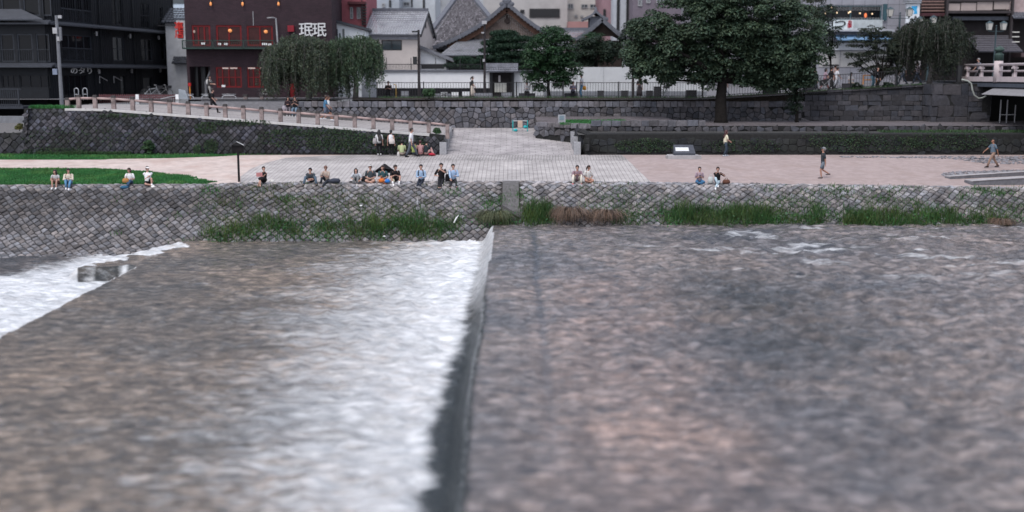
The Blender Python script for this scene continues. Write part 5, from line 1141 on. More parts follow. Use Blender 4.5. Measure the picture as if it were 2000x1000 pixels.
# broad leafed weeds mixed in along the foot
C = []
for px in np.arange(404, 2010, 1.5):
    if 905 < px < 928 or 1010 < px < 1028 or 1090 < px < 1205 or random.random() < .35: continue
    y = toe_y(px)+random.uniform(.0, .9); x = px_x(px, y); c0 = np.array([x, y, bank_z(x, y)+.08]); C.append(c0 + RNG.normal(size=(9, 3))*np.array([.16, .14, .1]))
C = np.concatenate(C); n = len(C); tag(fast_mesh('bank_weeds', leafV(C, unit(RNG.normal(size=(n, 3))+np.array([0, -.4, 1.2])), RNG.uniform(.06, .15, n), .6), LF, 2, tints(n, .5, 1.4, .15), leafmat('weed_leaf', (.045, .135, .045))), 'leafy green weeds along the waterline', None, None, 'stuff')
def dry_clump(label, px, rad, n, yb=58.5, skew=-.35, hue=(1, 1, 1)):
    x = px_x(px, yb); zb = bank_z(x, yb); root = thing('dry_reed_clump', (x, yb, zb), label, 'grass clump', 'dry reed clumps'); a = RNG.random(n)*2*np.pi; r = rad*.22*np.sqrt(RNG.random(n))
    P = np.stack([x+np.cos(a)*r, yb+np.sin(a)*r*.4, np.full(n, zb+.1)], 1); dx = RNG.normal(size=n)*.85+skew; d = unit(np.stack([dx, -np.abs(RNG.normal(size=n)*.5+.75), np.zeros(n)], 1)); L = RNG.uniform(.35, 1.25, n)*rad
    t = np.linspace(0, 1, 6); up = RNG.uniform(.1, 1.25, n); pts = [P + d*(L*(1-(1-q)**1.6))[:, None] + np.array([0, 0, 1])*(L*(up*q*1.3-1.7*q*q*up))[:, None] for q in t]
    sdv = unit(np.cross(d, [0, 0, 1.0]))*.015; V = np.stack([v for q, p in zip(t, pts) for v in (p-sdv*(1.05-q), p+sdv*(1.05-q))], 1)
    gr = np.array([[bank_z(a_, max(55.5, b_)) for a_, b_ in zip(V[:, k, 0], V[:, k, 1])] for k in range(12)]).T; V[:, :, 2] = np.maximum(V[:, :, 2], np.maximum(gr, .01)+.03)
    fast_mesh('blades', V, [(2*i, 2*i+1, 2*i+3, 2*i+2) for i in range(5)], 2, tints(n, .2, 1.7, .12)*np.array(hue), DRY, root)
dry_clump('drooping brown dry reeds, the left clump at the waterline', 1118, 1.2, 1100, 58.5, -.6); dry_clump('drooping brown dry reeds mixed with green, the right clump at the waterline', 1186, 1.1, 850, 58.4, -.6)
dry_clump('flattened olive grass clump by the foot of the drain chute', 968, 1.0, 900, 58.3, -.5, (.7, 1.1, .8)); dry_clump('brown matted grass hanging into the water at far right', 1955, .8, 500, 58.2)
# grass on the ramp corner, terrace and walls
def patch(name, label, n, gen, m, h, w=.03):
    P = np.array([gen() for _ in range(n)]); tag(fast_mesh(name, blades(P, h*RNG.uniform(.5, 1.3, n), np.full(n, w), RNG.uniform(.2, .8, n)), BF, 2, tints(n, .6, 1.3), m), label, None, None, 'stuff')
patch('corner_grass', 'bright grass tuft on the top left corner of the ramp', 2200, lambda: (random.uniform(-30.5, -28.0), random.uniform(72.4, 73.6), 5.47), GR, .28)
patch('terrace_grass', 'bright grass strip on the small terrace', 5000, lambda: (lambda x, y: (x, y, terr_z(x, y)))(random.uniform(3.2, X(1225, 78)), random.uniform(76.2, 79.5)), GR, .14)
patch('verge_grass', 'thin weeds along the street verge', 2500, lambda: (lambda x: (x, random.uniform(83.1, 84.3), max(5.72, road_z(x))+.1))(random.uniform(X(740, 84), X(1800, 84))), GRB, .16)
patch('footing_grass', 'weeds at the foot of the ramp wall', 2500, lambda: (random.uniform(-30, -24), random.uniform(71.5, 71.9), 2.6), GRB, .3)
patch('ledge_grass', 'grass along the ledge under the ashlar wall', 3000, lambda: (random.uniform(24, 38), random.uniform(74, 75.4), 3.9), GRB, .2)
def ivy(name, label, spots, Yf, m, size):
    C = []
    for px, py, rx, ry, n in spots:
        a = RNG.random(n)*2*np.pi; r = np.sqrt(RNG.random(n)); 
        for x, y in zip(px+rx*r*np.cos(a), py+ry*r*np.sin(a)):
            p = at(x, y, 71.9); C.append((p.x, Yf(p.z)-random.uniform(.06, .16), p.z))
    C = np.array(C); n = len(C); tag(fast_mesh(name, leafV(C, unit(RNG.normal(size=(n, 3))*.5+np.array([0, -1, .4])), size*RNG.uniform(.6, 1.3, n), .7), LF, 2, tints(n, .45, 1.4, .2), m), label, None, None, 'stuff')
IVY = leafmat('ivy_leaf', (.03, .055, .026))
ivy('ramp_wall_ivy', 'ivy and ferns patching the dark ramp wall', [(400, 250, 22, 12, 300), (412, 285, 14, 14, 350), (385, 290, 8, 10, 120), (620, 270, 120, 22, 900), (720, 280, 120, 20, 1200), (470, 240, 60, 6, 260), (600, 258, 90, 6, 350), (150, 270, 110, 25, 250), (330, 255, 30, 20, 160), (110, 297, 70, 8, 400), (230, 226, 60, 4, 150)], lambda z: 71.9+.16*(z-2.6), IVY, .11)
ivy('terrace_wall_ivy', 'ivy trailing over the moss blackened terrace wall', [(1260, 284, 60, 14, 700), (1450, 285, 80, 14, 350), (1700, 280, 120, 18, 900), (1850, 275, 90, 18, 900), (1640, 268, 80, 10, 250)], lambda z: 71.9+.12*(z-2.6), IVY, .1)
# ------------------------------------------------------------------ street furniture and small things
def G(px, py): return on_walk(px, py)
RAILC = mat('handrail_concrete', (.37, .275, .26), .85, .15, 4, dirt=(.3, .2, .19), dscale=3, damt=.2)
POSTC = mat('post_concrete', (.27, .215, .205), .9, .25, 5, dirt=(.07, .06, .058), dscale=2.2, damt=.42)
CAPC = mat('weathered_cap', (.055, .05, .05), .95, .3, 8)
def handrail():
    px = [133, 155, 187, 223, 260, 296, 332, 368, 403.6, 440, 475.5, 511, 547.7, 583, 620, 656.6, 692.5, 729, 765.6, 801.5, 837, 873.6]; Y = 72.75
    root = thing('ramp_handrail', (X(133, Y), Y, 5.4), 'long pinkish concrete handrail on stubby posts down the ramp', 'railing'); P = []
    for i, p in enumerate(px):
        x = X(p, Y, 220); z = ramp_z(x)-.02; h = .9 if i else .7; w = .125; P.append((x, z))
        m = MB(); m.hexa([(x-w, Y-w, z-.2), (x+w, Y-w, z-.2), (x+w, Y+w, z-.2), (x-w, Y+w, z-.2), (x-w*.93, Y-w*.93, z+h-.14), (x+w*.93, Y-w*.93, z+h-.14), (x+w*.93, Y+w*.93, z+h-.14), (x-w*.93, Y+w*.93, z+h-.14)]); q = m.build('post', POSTC, root)
        c = MB(); c.hexa([(x-w*1.08, Y-w*1.08, z+h-.14), (x+w*1.08, Y-w*1.08, z+h-.14), (x+w*1.08, Y+w*1.08, z+h-.14), (x-w*1.08, Y+w*1.08, z+h-.14), (x-w*.8, Y-w*.8, z+h), (x+w*.8, Y-w*.8, z+h), (x+w*.8, Y+w*.8, z+h), (x-w*.8, Y+w*.8, z+h)]); c.build('cap', CAPC, q)
    for (a, za), (b, zb) in zip(P[1:-1], P[2:]):
        m = MB(); m.tube([(a+.12, Y, za+.68), (b-.12, Y, zb+.68)], .075, 10); m.build('rail', RAILC, root, True)
    m = MB(); m.tube([(P[0][0], Y, P[0][1]+.6), (P[1][0]-.1, Y, P[1][1]+.66)], .075, 10); m.build('rail', RAILC, root, True)
handrail()
# plaza parapets: short granite posts stepping up the slope
GRAN = mat('granite', (.33, .33, .345), .85, .2, 9, bump=.3, bscale=40)
for x0, lab, segs in ((-4.35, 'stepped granite parapet on the left side of the plaza slabs', 4), (4.12, 'stepped granite parapet on the right side of the plaza slabs', 4)):
    r = thing('stepped_parapet', (x0, 72, 2.6), lab, 'parapet', 'plaza parapets')
    for k in range(segs):
        y0 = 71.8+k*2.1; z0, z1 = plaza_z(y0)-.3, plaza_z(y0+1.0)+.62; m = MB(); w = .21; m.box(x0-w, x0+w, y0, y0+.5, z0, z1+.06); m.box(x0-w*.7, x0+w*.7, y0+.51, y0+2.08, z0, z1-.06); m.build('granite_block', GRAN, r)
# signboard on a pole
p = G(467, 355); r = thing('notice_board', p, 'dark roofed notice board on a thin pole, seen from behind', 'sign'); WOODK = mat('black_wood', (.018, .016, .017), .8, .3, 5)
m = MB(); m.box(p.x-.05, p.x+.05, p.y-.05, p.y+.05, p.z-.1, p.z+2.1); m.build('pole', WOODK, r)
m = MB(); zc = p.z+1.6; m.box(p.x-.32, p.x+.32, p.y-.04, p.y+.04, zc, zc+.42); m.box(p.x-.34, p.x+.34, p.y-.055, p.y-.04, zc+.02, zc+.06); m.build('board', WOODK, r)
m = MB()
for s_ in (-1, 1): m.hexa([(p.x, p.y-.2, zc+.55), (p.x+s_*.37, p.y-.2, zc+.36), (p.x+s_*.37, p.y+.2, zc+.36), (p.x, p.y+.2, zc+.55), (p.x, p.y-.2, zc+.585), (p.x+s_*.37, p.y-.2, zc+.39), (p.x+s_*.37, p.y+.2, zc+.39), (p.x, p.y+.2, zc+.585)])
m.poly([(p.x-.33, p.y-.1, zc+.38), (p.x+.33, p.y-.1, zc+.38), (p.x, p.y-.1, zc+.55)]); m.build('roof', mat('board_roof', (.06, .058, .06), .7), r)
m = MB(); m.bar((p.x, p.y-.215, zc+.595), (p.x+.38, p.y-.215, zc+.4), .02, .02); m.build('roof_edge', WHITE, r)
# memorial plaque
p = G(1337, 311); p.y = min(p.y, 70.2); p.x = X(1337, p.y, 305); p.z = walk_z(p.x, p.y)+.07; r = thing('stone_plaque', p, 'sloping dark stone plaque with a pale panel on a concrete plinth', 'plaque')
x0, x1 = X(1304, p.y, 308), X(1370, p.y, 308); m = MB(); m.hexa([(x0, p.y, p.z-.12), (x1, p.y, p.z-.12), (x1+.1, p.y+1.0, p.z-.02), (x0-.05, p.y+1.0, p.z-.02), (x0, p.y, p.z+.15), (x1, p.y, p.z+.15), (x1-.15, p.y+1.0, p.z+.17), (x0+.1, p.y+1.0, p.z+.17)]); m.build('plinth', CONC, r)
xa, xb = X(1316, p.y+.4, 295), X(1357, p.y+.4, 295); za = p.z+.15; m = MB(); m.hexa([(xa, p.y+.25, za), (xb, p.y+.25, za), (xb, p.y+.85, za), (xa, p.y+.85, za), (xa, p.y+.25, za+.14), (xb+.03, p.y+.25, za+.14), (xb-.05, p.y+.85, za+.62), (xa+.03, p.y+.85, za+.62)]); m.build('slab', mat('slate', (.065, .07, .085), .55, .15, 4), r)
def pq(u, v): a = Vector((lerp(xa, xb+.03, u), p.y+.25, za+.14)); b = Vector((lerp(xa+.03, xb-.05, u), p.y+.85, za+.62)); return a.lerp(b, v) + Vector((0, -.012, .012))
m = MB(); m.quad(pq(.08, .22), pq(.72, .22), pq(.72, .66), pq(.08, .66)); m.build('panel', mat('plaque_panel', (.6, .61, .62), .5, .12, 14), r)
# information box on the terrace, teal rack below it
Y = 77.5; p = at(1097, 228, Y); p.z = terr_z(p.x, Y); r = thing('information_stone', p, 'pale square information stone standing in the terrace grass', 'sign')
m = MB(); m.box(p.x-.24, p.x+.26, Y-.12, Y+.12, p.z-.1, p.z+.56); m.build('body', mat('info_grey', (.33, .34, .36), .8), r); m = MB(); m.box(p.x-.15, p.x+.15, Y-.14, Y-.12, p.z+.22, p.z+.5); m.build('plate', mat('info_plate', (.2, .26, .3), .4), r)
Y = 81.2; p = at(1016, 252, Y); p.z = plaza_z(Y); r = thing('teal_rack', p, 'turquoise framed folding rack with a beige board, at the plaza top', 'rack'); TEAL = mat('teal_paint', (.02, .36, .36), .5)
m = MB(); 
for sx in (-.52, .52): m.bar((p.x+sx, Y, p.z), (p.x+sx, Y, p.z+.78), .06); m.bar((p.x+sx, Y+.5, p.z), (p.x+sx, Y+.05, p.z+.76), .05)
m.build('legs', TEAL, r); m = MB(); m.box(p.x-.5, p.x+.5, Y-.02, Y+.02, p.z+.72, p.z+.78); m.box(p.x-.5, p.x+.5, Y-.02, Y+.02, p.z+.2, p.z+.25); m.build('rail', mat('rack_grey', (.42, .43, .44)), r)
m = MB(); m.box(p.x-.17, p.x+.16, Y-.05, Y-.02, p.z+.27, p.z+.76); m.build('board', mat('rack_board', (.5, .38, .31), .8), r)
for dx, dz in ((-.32, .09), (.36, .33)):
    m = MB(); m.ball((p.x+dx, Y-.1, p.z+dz), (.14, .1, .1), 8, 6); tag(m.build('teal_bag', mat('teal_bag', (.03, .42, .45), .6)), 'turquoise bundle on the ground below the rack' if dx < 0 else 'turquoise bundle hanging in the rack frame', 'bundle')
# low concrete walls and pebble beds at the right end of the walkway
def lowwall(label, a, b, h0, h1, w):
    A, B = G(*a), G(*b); r = thing('low_wall', A, label, 'wall', 'low concrete walls'); d = (B-A); d.z = 0; d.normalize(); B = A + d*((B-A).length*1.5); B.z = walk_z(B.x, B.y); n = Vector((-d.y, d.x, 0))*w; e = lambda q, h: Vector((q.x, q.y, q.z+h))
    m = MB(); m.hexa([e(A, -.2), e(B, -.2), e(B+n, -.2), e(A+n, -.2), e(A, h0), e(B, h1), e(B+n, h1), e(A+n, h0)]); m.build('body', mat('wall_concrete_dark', (.15, .15, .165), .9, .25, 4, bump=.2), r)
    m = MB(); m.hexa([e(A, h0+.001), e(B, h1+.001), e(B+n, h1+.001), e(A+n, h0+.001), e(A-n*.05, h0+.04), e(B-n*.05, h1+.04), e(B+n, h1+.04), e(A+n, h0+.04)]); m.build('coping', CONC, r)
lowwall('low concrete kerb wall beside the pebble bed', (1856, 350), (2000, 343), .12, .2, .5); lowwall('taller low concrete wall nearest the river at far right', (1899, 362), (2000, 361), .2, .4, .9)
def pebbles(name, label, poly, n, r_):
    P = [G(*q) for q in poly]; m = MB()
    def ins(x, y):
        c = False
        for i in range(len(P)):
            a, b = P[i], P[i-1]
            if (a.y > y) != (b.y > y) and x < (b.x-a.x)*(y-a.y)/(b.y-a.y)+a.x: c = not c
        return c
    xs, ys = [q.x for q in P], [q.y for q in P]; k = 0
    while k < n:
        x, y = random.uniform(min(xs), max(xs)), random.uniform(min(ys), max(ys))
        if not ins(x, y): k += .2; continue
        g = random.uniform(.5, 1.4); m.tint = (g, g, g*1.03); q = random.uniform(.5, 1.2)*r_; m.ball((x, y, walk_z(x, y)+.01), (q*1.3, q, q*.55), 6, 4, Matrix.Rotation(random.random()*6, 3, 'Z')); k += 1
    m.tint = (1, 1, 1); tag(m.build(name, mat('pebble', (.2, .195, .205), .85, .2, 6, tint=True)), label, None, None, 'stuff')
pebbles('pebble_bed', 'grey cobble stones set beside the low wall', [(1834, 340), (1860, 335), (2030, 331), (2030, 340), (1853, 348)], 900, .07); pebbles('pebble_strip', 'band of grey stones at the foot of the terrace wall', [(1640, 305.5), (1960, 306), (2040, 305), (2040, 322), (1930, 320), (1850, 310), (1640, 307.5)], 900, .075)
a, b = G(1885, 309), G(2060, 315); m = MB(); z = walk_z(0, 71.7)+.012; w_ = lambda x, y: (x, y, walk_z(x, y)+.015); m.quad(w_(a.x, a.y-.2), w_(b.x, b.y-.5), w_(b.x, b.y+.5), w_(a.x, a.y+.15)); tag(m.build('side_stream', mat('stream_dark', (.012, .014, .014), .12, .3, 2, spec=.6)), kind='structure')
# ---- black street fence with pickets
def street_fence(label, p0, p1, Y=84.4, h=1.12, posts=3.1):
    x0, x1 = X(p0, Y), X(p1, Y); zf = lambda x: max(5.78, road_z(x))+.1; r = thing('street_fence', (x0, Y, zf(x0)), label, 'fence', 'street fences'); m = MB(); n = max(2, int((x1-x0)/1.0))
    for a, b in zip(np.linspace(x0, x1, n+1)[:-1], np.linspace(x0, x1, n+1)[1:]):
        for dz in (h-.03, .12): m.bar((a, Y, zf(a)+dz), (b, Y, zf(b)+dz), .045)
    for x in np.arange(x0, x1, .2): m.box(x-.011, x+.011, Y-.011, Y+.011, zf(x)+.1, zf(x)+h-.03)
    m.build('picket_panel', BLACKM, r); k = max(1, int(round((x1-x0)/posts)))
    for i in range(k+1): x = lerp(x0, x1, i/k); q = MB(); q.box(x-.04, x+.04, Y-.04, Y+.04, zf(x)-.1, zf(x)+h+.04); q.build('post', BLACKM, r)
street_fence('black picket fence along the street before the white wall', 737, 1100); street_fence('black picket fence between the maple and the big camphor', 1126, 1372); street_fence('black picket fence on the rising street right of the camphor', 1412, 1568); street_fence('black picket fence beneath the roadside cherry tree', 1570, 1748)
# stone seats and signs behind the fence
def blockrow(name, label, cat, px0, px1, py0, py1, Y, m_, d=.4, group=None):
    x0, x1 = X(px0, Y), X(px1, Y); z1 = Z(py0, Y); zb = min(Z(py1, Y), z1-.1); zb = road_z(x0); m = MB(); z1 = max(z1, zb+.25); m.box(x0+.02, x1-.02, Y, Y+d, zb, z1-.03); m.box(x0, x1, Y-.02, Y+d+.02, z1-.03, z1); return tag(m.build(name, m_), label, cat, group)
SEAT = mat('seat_stone', (.25, .255, .275), .85, .2, 6); SEATD = mat('seat_stone_dark', (.05, .05, .055), .85, .2, 6)
blockrow('stone_bollard', 'upright grey stone block by the pole before the white wall', 'bollard', 783, 798, 178, 192, 85.2, SEAT)
blockrow('stone_bench', 'long grey stone bench behind the row of white signs', 'bench', 847, 880, 183, 192, 85.6, SEAT, group='stone benches'); blockrow('stone_bench', 'grey stone bench just right of the walking woman in beige trousers', 'bench', 926, 962, 182, 191, 85.6, SEAT, group='stone benches'); blockrow('stone_bench', 'grey stone bench before the temple gate', 'bench', 979, 1000, 181, 191, 85.6, SEAT, group='stone benches')
for a, b, y, lab in ((1167, 1180, 177, 'small dark stone bench left of the parasol, first of two'), (1213, 1227, 177, 'small dark stone bench nearest the lamp pole'), (1262, 1275, 177, 'small dark stone bench just right of the parasol'), (1340, 1361, 176, 'wide dark stone bench left of the camphor trunk'), (1490, 1520, 171, 'long dark stone bench right of the camphor trunk'), (1645, 1668, 163, 'dark stone bench by the seated pair under the cherry')): blockrow('stone_bench', lab, 'bench', a, b, y, y+10, 85.7, SEATD, group='stone benches')
blockrow('utility_cabinet', 'dark utility cabinet standing behind the fence by the bicycle', 'cabinet', 1277, 1290, 169, 186, 85.5, SEATD); blockrow('planter', 'square dark planter on the street left of the stroller', 'planter', 1573, 1588, 160, 177, 85.6, SEATD)
for a, b, y0, y1, lab in ((861, 874, 180, 189, 'white notice with rows of writing, left of three on the fence'), (882, 895.5, 180, 189.5, 'plain white notice, middle of three on the fence'), (903, 917, 179, 188.5, 'plain white notice hidden partly by the walking woman')):
    Y = 84.7; m = MB(); r = thing('fence_notice', (X((a+b)/2, Y), Y, Z(y1, Y)), lab, 'sign', 'notices on the fence'); m.box(X(a, Y), X(b, Y), Y, Y+.03, Z(y1, Y), Z(y0, Y)); m.build('board', WHITE, r)
    m = MB(); m.box(X(a+2, Y), X(a+2.6, Y), Y, Y+.03, road_z(0)-.0, Z(y1, Y)); m.box(X(b-2.6, Y), X(b-2, Y), Y, Y+.03, road_z(0), Z(y1, Y)); m.build('legs', GREYL, r)
    if a == 861:
        for k in range(2): lettering('writing', '川端通行', .13, (X(867.5, Y), Y-.01, Z(182.5+k*3.6, Y)), FRONT, BLACKM, r, bold=.004, ext=.004)
# utility poles
POLEG = mat('pole_grey', (.16, .165, .18), .6, .15, 3); POLEB = mat('pole_brown', (.035, .03, .032), .7, .2, 4)
def pole(label, pxb, Y, pt, r0, m_, base=None, pxt=None, bits=()):
    x = X(pxb, Y, 190); z0 = road_z(x) if base is None else base; xt = X(pxt or pxb, Y, pt); r = thing('utility_pole', (x, Y, z0), label, 'pole'); m = MB(); m.tube([(x, Y, z0-.1), (xt, Y, Z(pt, Y))], [r0, r0*.75], 10); m.build('pole', m_, r)
    for (py, dx, w, h, mm, nm) in bits:
        z = Z(py, Y); q = MB(); q.box(x+dx-w/2, x+dx+w/2, Y-.2, Y-.02, z-h/2, z+h/2); q.bar((x, Y, z), (x+dx, Y-.05, z), .05); q.build(nm, mm, r)
    return r
pole('tall grey pole with cameras at the corner of the black building', 120, 79.5, 30, .14, POLEG, 5.45, 110, ((33, .28, .22, .2, GREYL, 'camera'), (60, -.1, .3, .4, GREYL, 'box'), (66, .25, .14, .9, POLEG, 'box'), (76, .1, .2, .3, GREYL, 'box'), (140, -.28, .3, .4, mat('box_blue', (.2, .23, .3)), 'speaker')))
pole('dark utility pole with a black box before the cream house', 818.5, 86.2, 58, .11, POLEB, None, 817.5, ((118, -.26, .3, .55, BLACKM, 'box'), (62, -.2, .5, .12, BLACKM, 'bracket'), (66, -.5, .3, .1, GREYL, 'lamp')))
pole('slim brown pole with a small lamp head before the temple gate', 946.5, 86.2, 45, .1, POLEB, None, 946.5, ((44, .0, .36, .24, GREYL, 'lamp'), (118, -.05, .16, .2, GREYL, 'box'), (64, -.12, .2, .1, GREYL, 'bracket')))
pole('dark lamp pole left of the parasol', 1236.5, 86, 45, .1, POLEB, None, 1236.5, ((47, .05, .2, .12, GREYL, 'lamp'), (140, .0, .26, .2, POLEB, 'bracket')))
# barriers and cycle stands at the top of the ramp
BROWNB = mat('barrier_brown', (.13, .055, .06), .7, .2, 6)
Y = 83.6; r = thing('folding_barrier', (X(270, Y), Y, ROAD), 'long brown picket barrier with diagonal white braces at the ramp top', 'barrier'); x0, x1 = X(194, Y), X(345, Y); m = MB()
for x in np.arange(x0, x1, .14): m.box(x, x+.06, Y, Y+.03, ROAD-.3, Z(184, Y))
m.box(x0, x1, Y+.03, Y+.06, ROAD+.1, ROAD+.16); m.box(x0, x1, Y+.03, Y+.06, Z(187, Y)-.03, Z(187, Y)+.03); m.build('pickets', BROWNB, r)
for a, b in ((196, 222), (314, 344)): m = MB(); m.bar((X(a, Y), Y-.03, Z(195 if a < 200 else 193, Y)), (X(b, Y), Y-.03, Z(190 if a < 200 else 187, Y)), .06); m.build('brace', GREYL, r)
for a, lab in ((269, 'small white upright placard leaning on the brown barrier'), (347, 'white upright placard at the right end of the brown barrier')): m = MB(); x = X(a, 83.3); m.box(x-.11, x+.11, 83.2, 83.3, ROAD-.35, ROAD+.36); m.bar((x-.08, 83.3, ROAD+.3), (x-.08, 83.55, ROAD-.3), .04); tag(m.build('placard', WHITE), lab, 'sign')
def hoop(label, a, b, py0, py1, Y, m_=None, rr=.03, nm='cycle_stand'):
    x0, x1, z1 = X(a, Y), X(b, Y), Z(py0, Y); z0 = road_z(x0)-.1; k = min(.16, (x1-x0)*.45); m = MB(); m.tube([(x0, Y, z0), (x0, Y, z1-k), (x0+k*.3, Y, z1-k*.3), (x0+k, Y, z1), (x1-k, Y, z1), (x1-k*.3, Y, z1-k*.3), (x1, Y, z1-k), (x1, Y, z0)], rr, 8)
    m.bar((x0, Y, z0+.45), (x1, Y, z0+.45), rr*1.3); tag(m.build(nm, m_ or mat('steel', (.42, .43, .45), .4, metal=.3), None, True), label, 'cycle stand', 'steel hoops')
for a, b, y, lab in ((146.5, 154.5, 172, 'tall narrow steel hoop nearest the grey pole'), (163, 171.5, 172, 'tall narrow steel hoop second from the grey pole'), (353, 379, 187, 'low wide steel hoop left of the orange pole'), (394, 412, 187, 'low wide steel hoop behind the woman in black'), (434, 461.5, 187, 'low wide steel hoop below the lit window')): hoop(lab, a, b, y, y+20, 84.2)
Y = 84.6; m = MB(); x = X(372, Y); r = thing('orange_post', (x, Y, ROAD), 'slim orange post with a red top beside the passage', 'post'); m.tube([(x, Y, ROAD-.1), (x, Y, Z(166, Y))], .05, 8); m.build('post', mat('orange_paint', (.5, .19, .03), .5), r); m = MB(); m.tube([(x, Y, Z(168, Y)), (x, Y, Z(162, Y))], .11, 8); m.build('cap', mat('red_paint', (.4, .02, .02), .5), r)
Y = 86; a, b, c, d = X(1684, Y), X(1710, Y), Z(165, Y), Z(147, Y); m = MB()
for q in (((a, c), (a, d)), ((b, c), (b, d)), ((a, d), (b, d)), ((a, (c+d)/2), (b, (c+d)/2))): m.tube([(q[0][0], Y, q[0][1]), (q[1][0], Y, q[1][1])], .05, 6)
tag(m.build('orange_barrier', mat('orange_barrier', (.45, .2, .06), .5)), 'orange tubular barrier behind the fence under the cherry', 'barrier')
for px, lab in ((480, 'short capped stone post at the left of the street steps'), (512, 'short capped stone post at the right of the street steps')):
    Y = 83.6; x = X(px, Y); r = thing('stone_post', (x, Y, ROAD), lab, 'post', 'stone posts'); m = MB(); m.box(x-.13, x+.13, Y-.13, Y+.13, ROAD-.5, ROAD+.2); m.build('shaft', POSTC, r); m = MB(); m.box(x-.16, x+.16, Y-.16, Y+.16, ROAD+.2, ROAD+.36); m.build('cap', CAPC, r)
m = MB(); Y = 84; 
for i, (px, py) in enumerate(((356, 181), (360, 172), (366, 173), (368, 180))): pass
x = X(360, Y); m.hexa([(x-.35, Y, ROAD), (x+.3, Y, ROAD), (x+.3, Y+.5, ROAD), (x-.35, Y+.5, ROAD), (x-.38, Y, ROAD+.75), (x+.1, Y, ROAD+.65), (x+.1, Y+.5, ROAD+.6), (x-.38, Y+.5, ROAD+.7)]); tag(m.build('clear_planter', mat('plastic_sheet', (.3, .33, .36), .3)), 'bulging grey plastic covered bin by the alley', 'bin')
# bicycles
def bicycle(label, px, Y, yaw, col, z=None):
    x = X(px, Y); z = road_z(x) if z is None else z; r = thing('bicycle', (x, Y, z), label, 'bicycle', 'parked bicycles'); R = Matrix.Rotation(yaw, 3, 'Z'); T = lambda a, b, c=0: Vector((x, Y, z)) + R @ Vector((a, c, b))
    for wx in (-.52, .52):
        m = MB(); m.tube([T(wx+.33*math.cos(t), .35+.33*math.sin(t)) for t in np.linspace(0, 2*math.pi, 21)], .02, 5, cap=False)
        w = m.build('wheel', BLACKM, r); q = MB()
        for t in np.linspace(0, math.pi, 7)[:-1]: q.bar(T(wx+.32*math.cos(t), .35+.32*math.sin(t)), T(wx-.32*math.cos(t), .35-.32*math.sin(t)), .006)
        q.build('spokes', GREYL, w)
    m = MB()
    for a, b in (((-.52, .35), (-.08, .32)), ((-.08, .32), (-.2, .78)), ((-.52, .35), (-.17, .7)), ((-.08, .32), (.36, .7)), ((-.17, .7), (.34, .78)), ((.52, .35), (.33, .85))): m.tube([T(*a), T(*b)], .018, 6)
    m.build('frame', mat('bike_'+label.split()[0], col, .4), r); m = MB(); m.ball(T(-.22, .84), (.13, .08, .05), 8, 5, R); m.build('saddle', BLACKM, r); m = MB(); m.tube([T(.33, .85), T(.3, 1.0), T(.3, 1.0, .25), T(.2, 1.0, .28)], .014, 5); m.tube([T(.3, 1.0), T(.3, 1.0, -.25), T(.2, 1.0, -.28)], .014, 5); m.build('handlebar', GREYL, r)
    m = MB(); m.hexa([T(.42, .72, -.15), T(.75, .72, -.15), T(.75, .72, .15), T(.42, .72, .15), T(.4, .95, -.18), T(.8, .95, -.18), T(.8, .95, .18), T(.4, .95, .18)]); m.build('basket', BLACKM, r)
bicycle('silver bicycle parked by the black building, left one', 298, 86.5, .15, (.3, .31, .33)); bicycle('grey bicycle parked by the black building, right one', 316, 87.2, .3, (.2, .2, .21)); bicycle('dark bicycle leaning behind the fence before the pale wall', 1297, 87.5, 1.1, (.05, .07, .05)); bicycle('white bicycle half hidden by the wide weeping tree', 525, 86.3, .2, (.5, .5, .5))
# ---- twin lantern lamps
LANG = mat('lantern_glass', (.5, .48, .44), .35, .1, 3); LANM = mat('lantern_metal', (.05, .075, .085), .5)
def lantern(r, c, s=.32):
    m = MB(); k = s*.62; x, y, z = c; m.hexa([(x-k*.7, y-k*.7, z-s), (x+k*.7, y-k*.7, z-s), (x+k*.7, y+k*.7, z-s), (x-k*.7, y+k*.7, z-s), (x-k, y-k, z+s*.55), (x+k, y-k, z+s*.55), (x+k, y+k, z+s*.55), (x-k, y+k, z+s*.55)]); g = m.build('lantern', LANG, r); m = MB()
    q = k*1.15; n = m.add([(x-q, y-q, z+s*.55), (x+q, y-q, z+s*.55), (x+q, y+q, z+s*.55), (x-q, y+q, z+s*.55), (x, y, z+s*1.15)])
    for i in range(4): m.face((n+i, n+(i+1) % 4, n+4))
    for sx in (-1, 1):
        for sy in (-1, 1): m.bar((x+sx*k*.71, y+sy*k*.71, z-s), (x+sx*k*1.01, y+sy*k*1.01, z+s*.55), .03)
    m.tube([(x, y, z-s-.12), (x, y, z-s)], [.04, k*.6], 8); m.build('lantern_frame', LANM, g)
def twin(label, px, Y, pa, lan):
    x = X(px, Y, 60); z0 = road_z(x); r = thing('street_lamp', (x, Y, z0), label, 'street lamp', 'lantern street lamps'); za = Z(pa, Y); m = MB(); m.tube([(x, Y, z0), (x, Y, z0+.8), (x, Y, za+.3)], [.12, .075, .06], 8); m.ball((x, Y, za+.4), .07, 8, 6); m.build('post', LANM, r); m = MB()
    for lx, ly in lan:
        lx = X(lx, Y, ly); lz = Z(ly, Y); m.bar((x, Y, za), (lx, Y, za), .045); m.bar((lx, Y, za), (lx, Y, lz-.3), .04)
    m.build('arm', LANM, r)
    for lx, ly in lan: lantern(r, (X(lx, Y, ly), Y, Z(ly, Y)), .34)
twin('twin lantern street lamp before the tea restaurant', 1756.5, 89, 36, [(1738.5, 23), (1776, 23)]); twin('twin lantern street lamp by the bridge end', 1945.5, 92, 61, [(1932.5, 50), (1960, 50)]); twin('lantern lamp half hidden behind the weeping cherry', 1816, 93, 48, [(1823, 39), (1797, 41)])
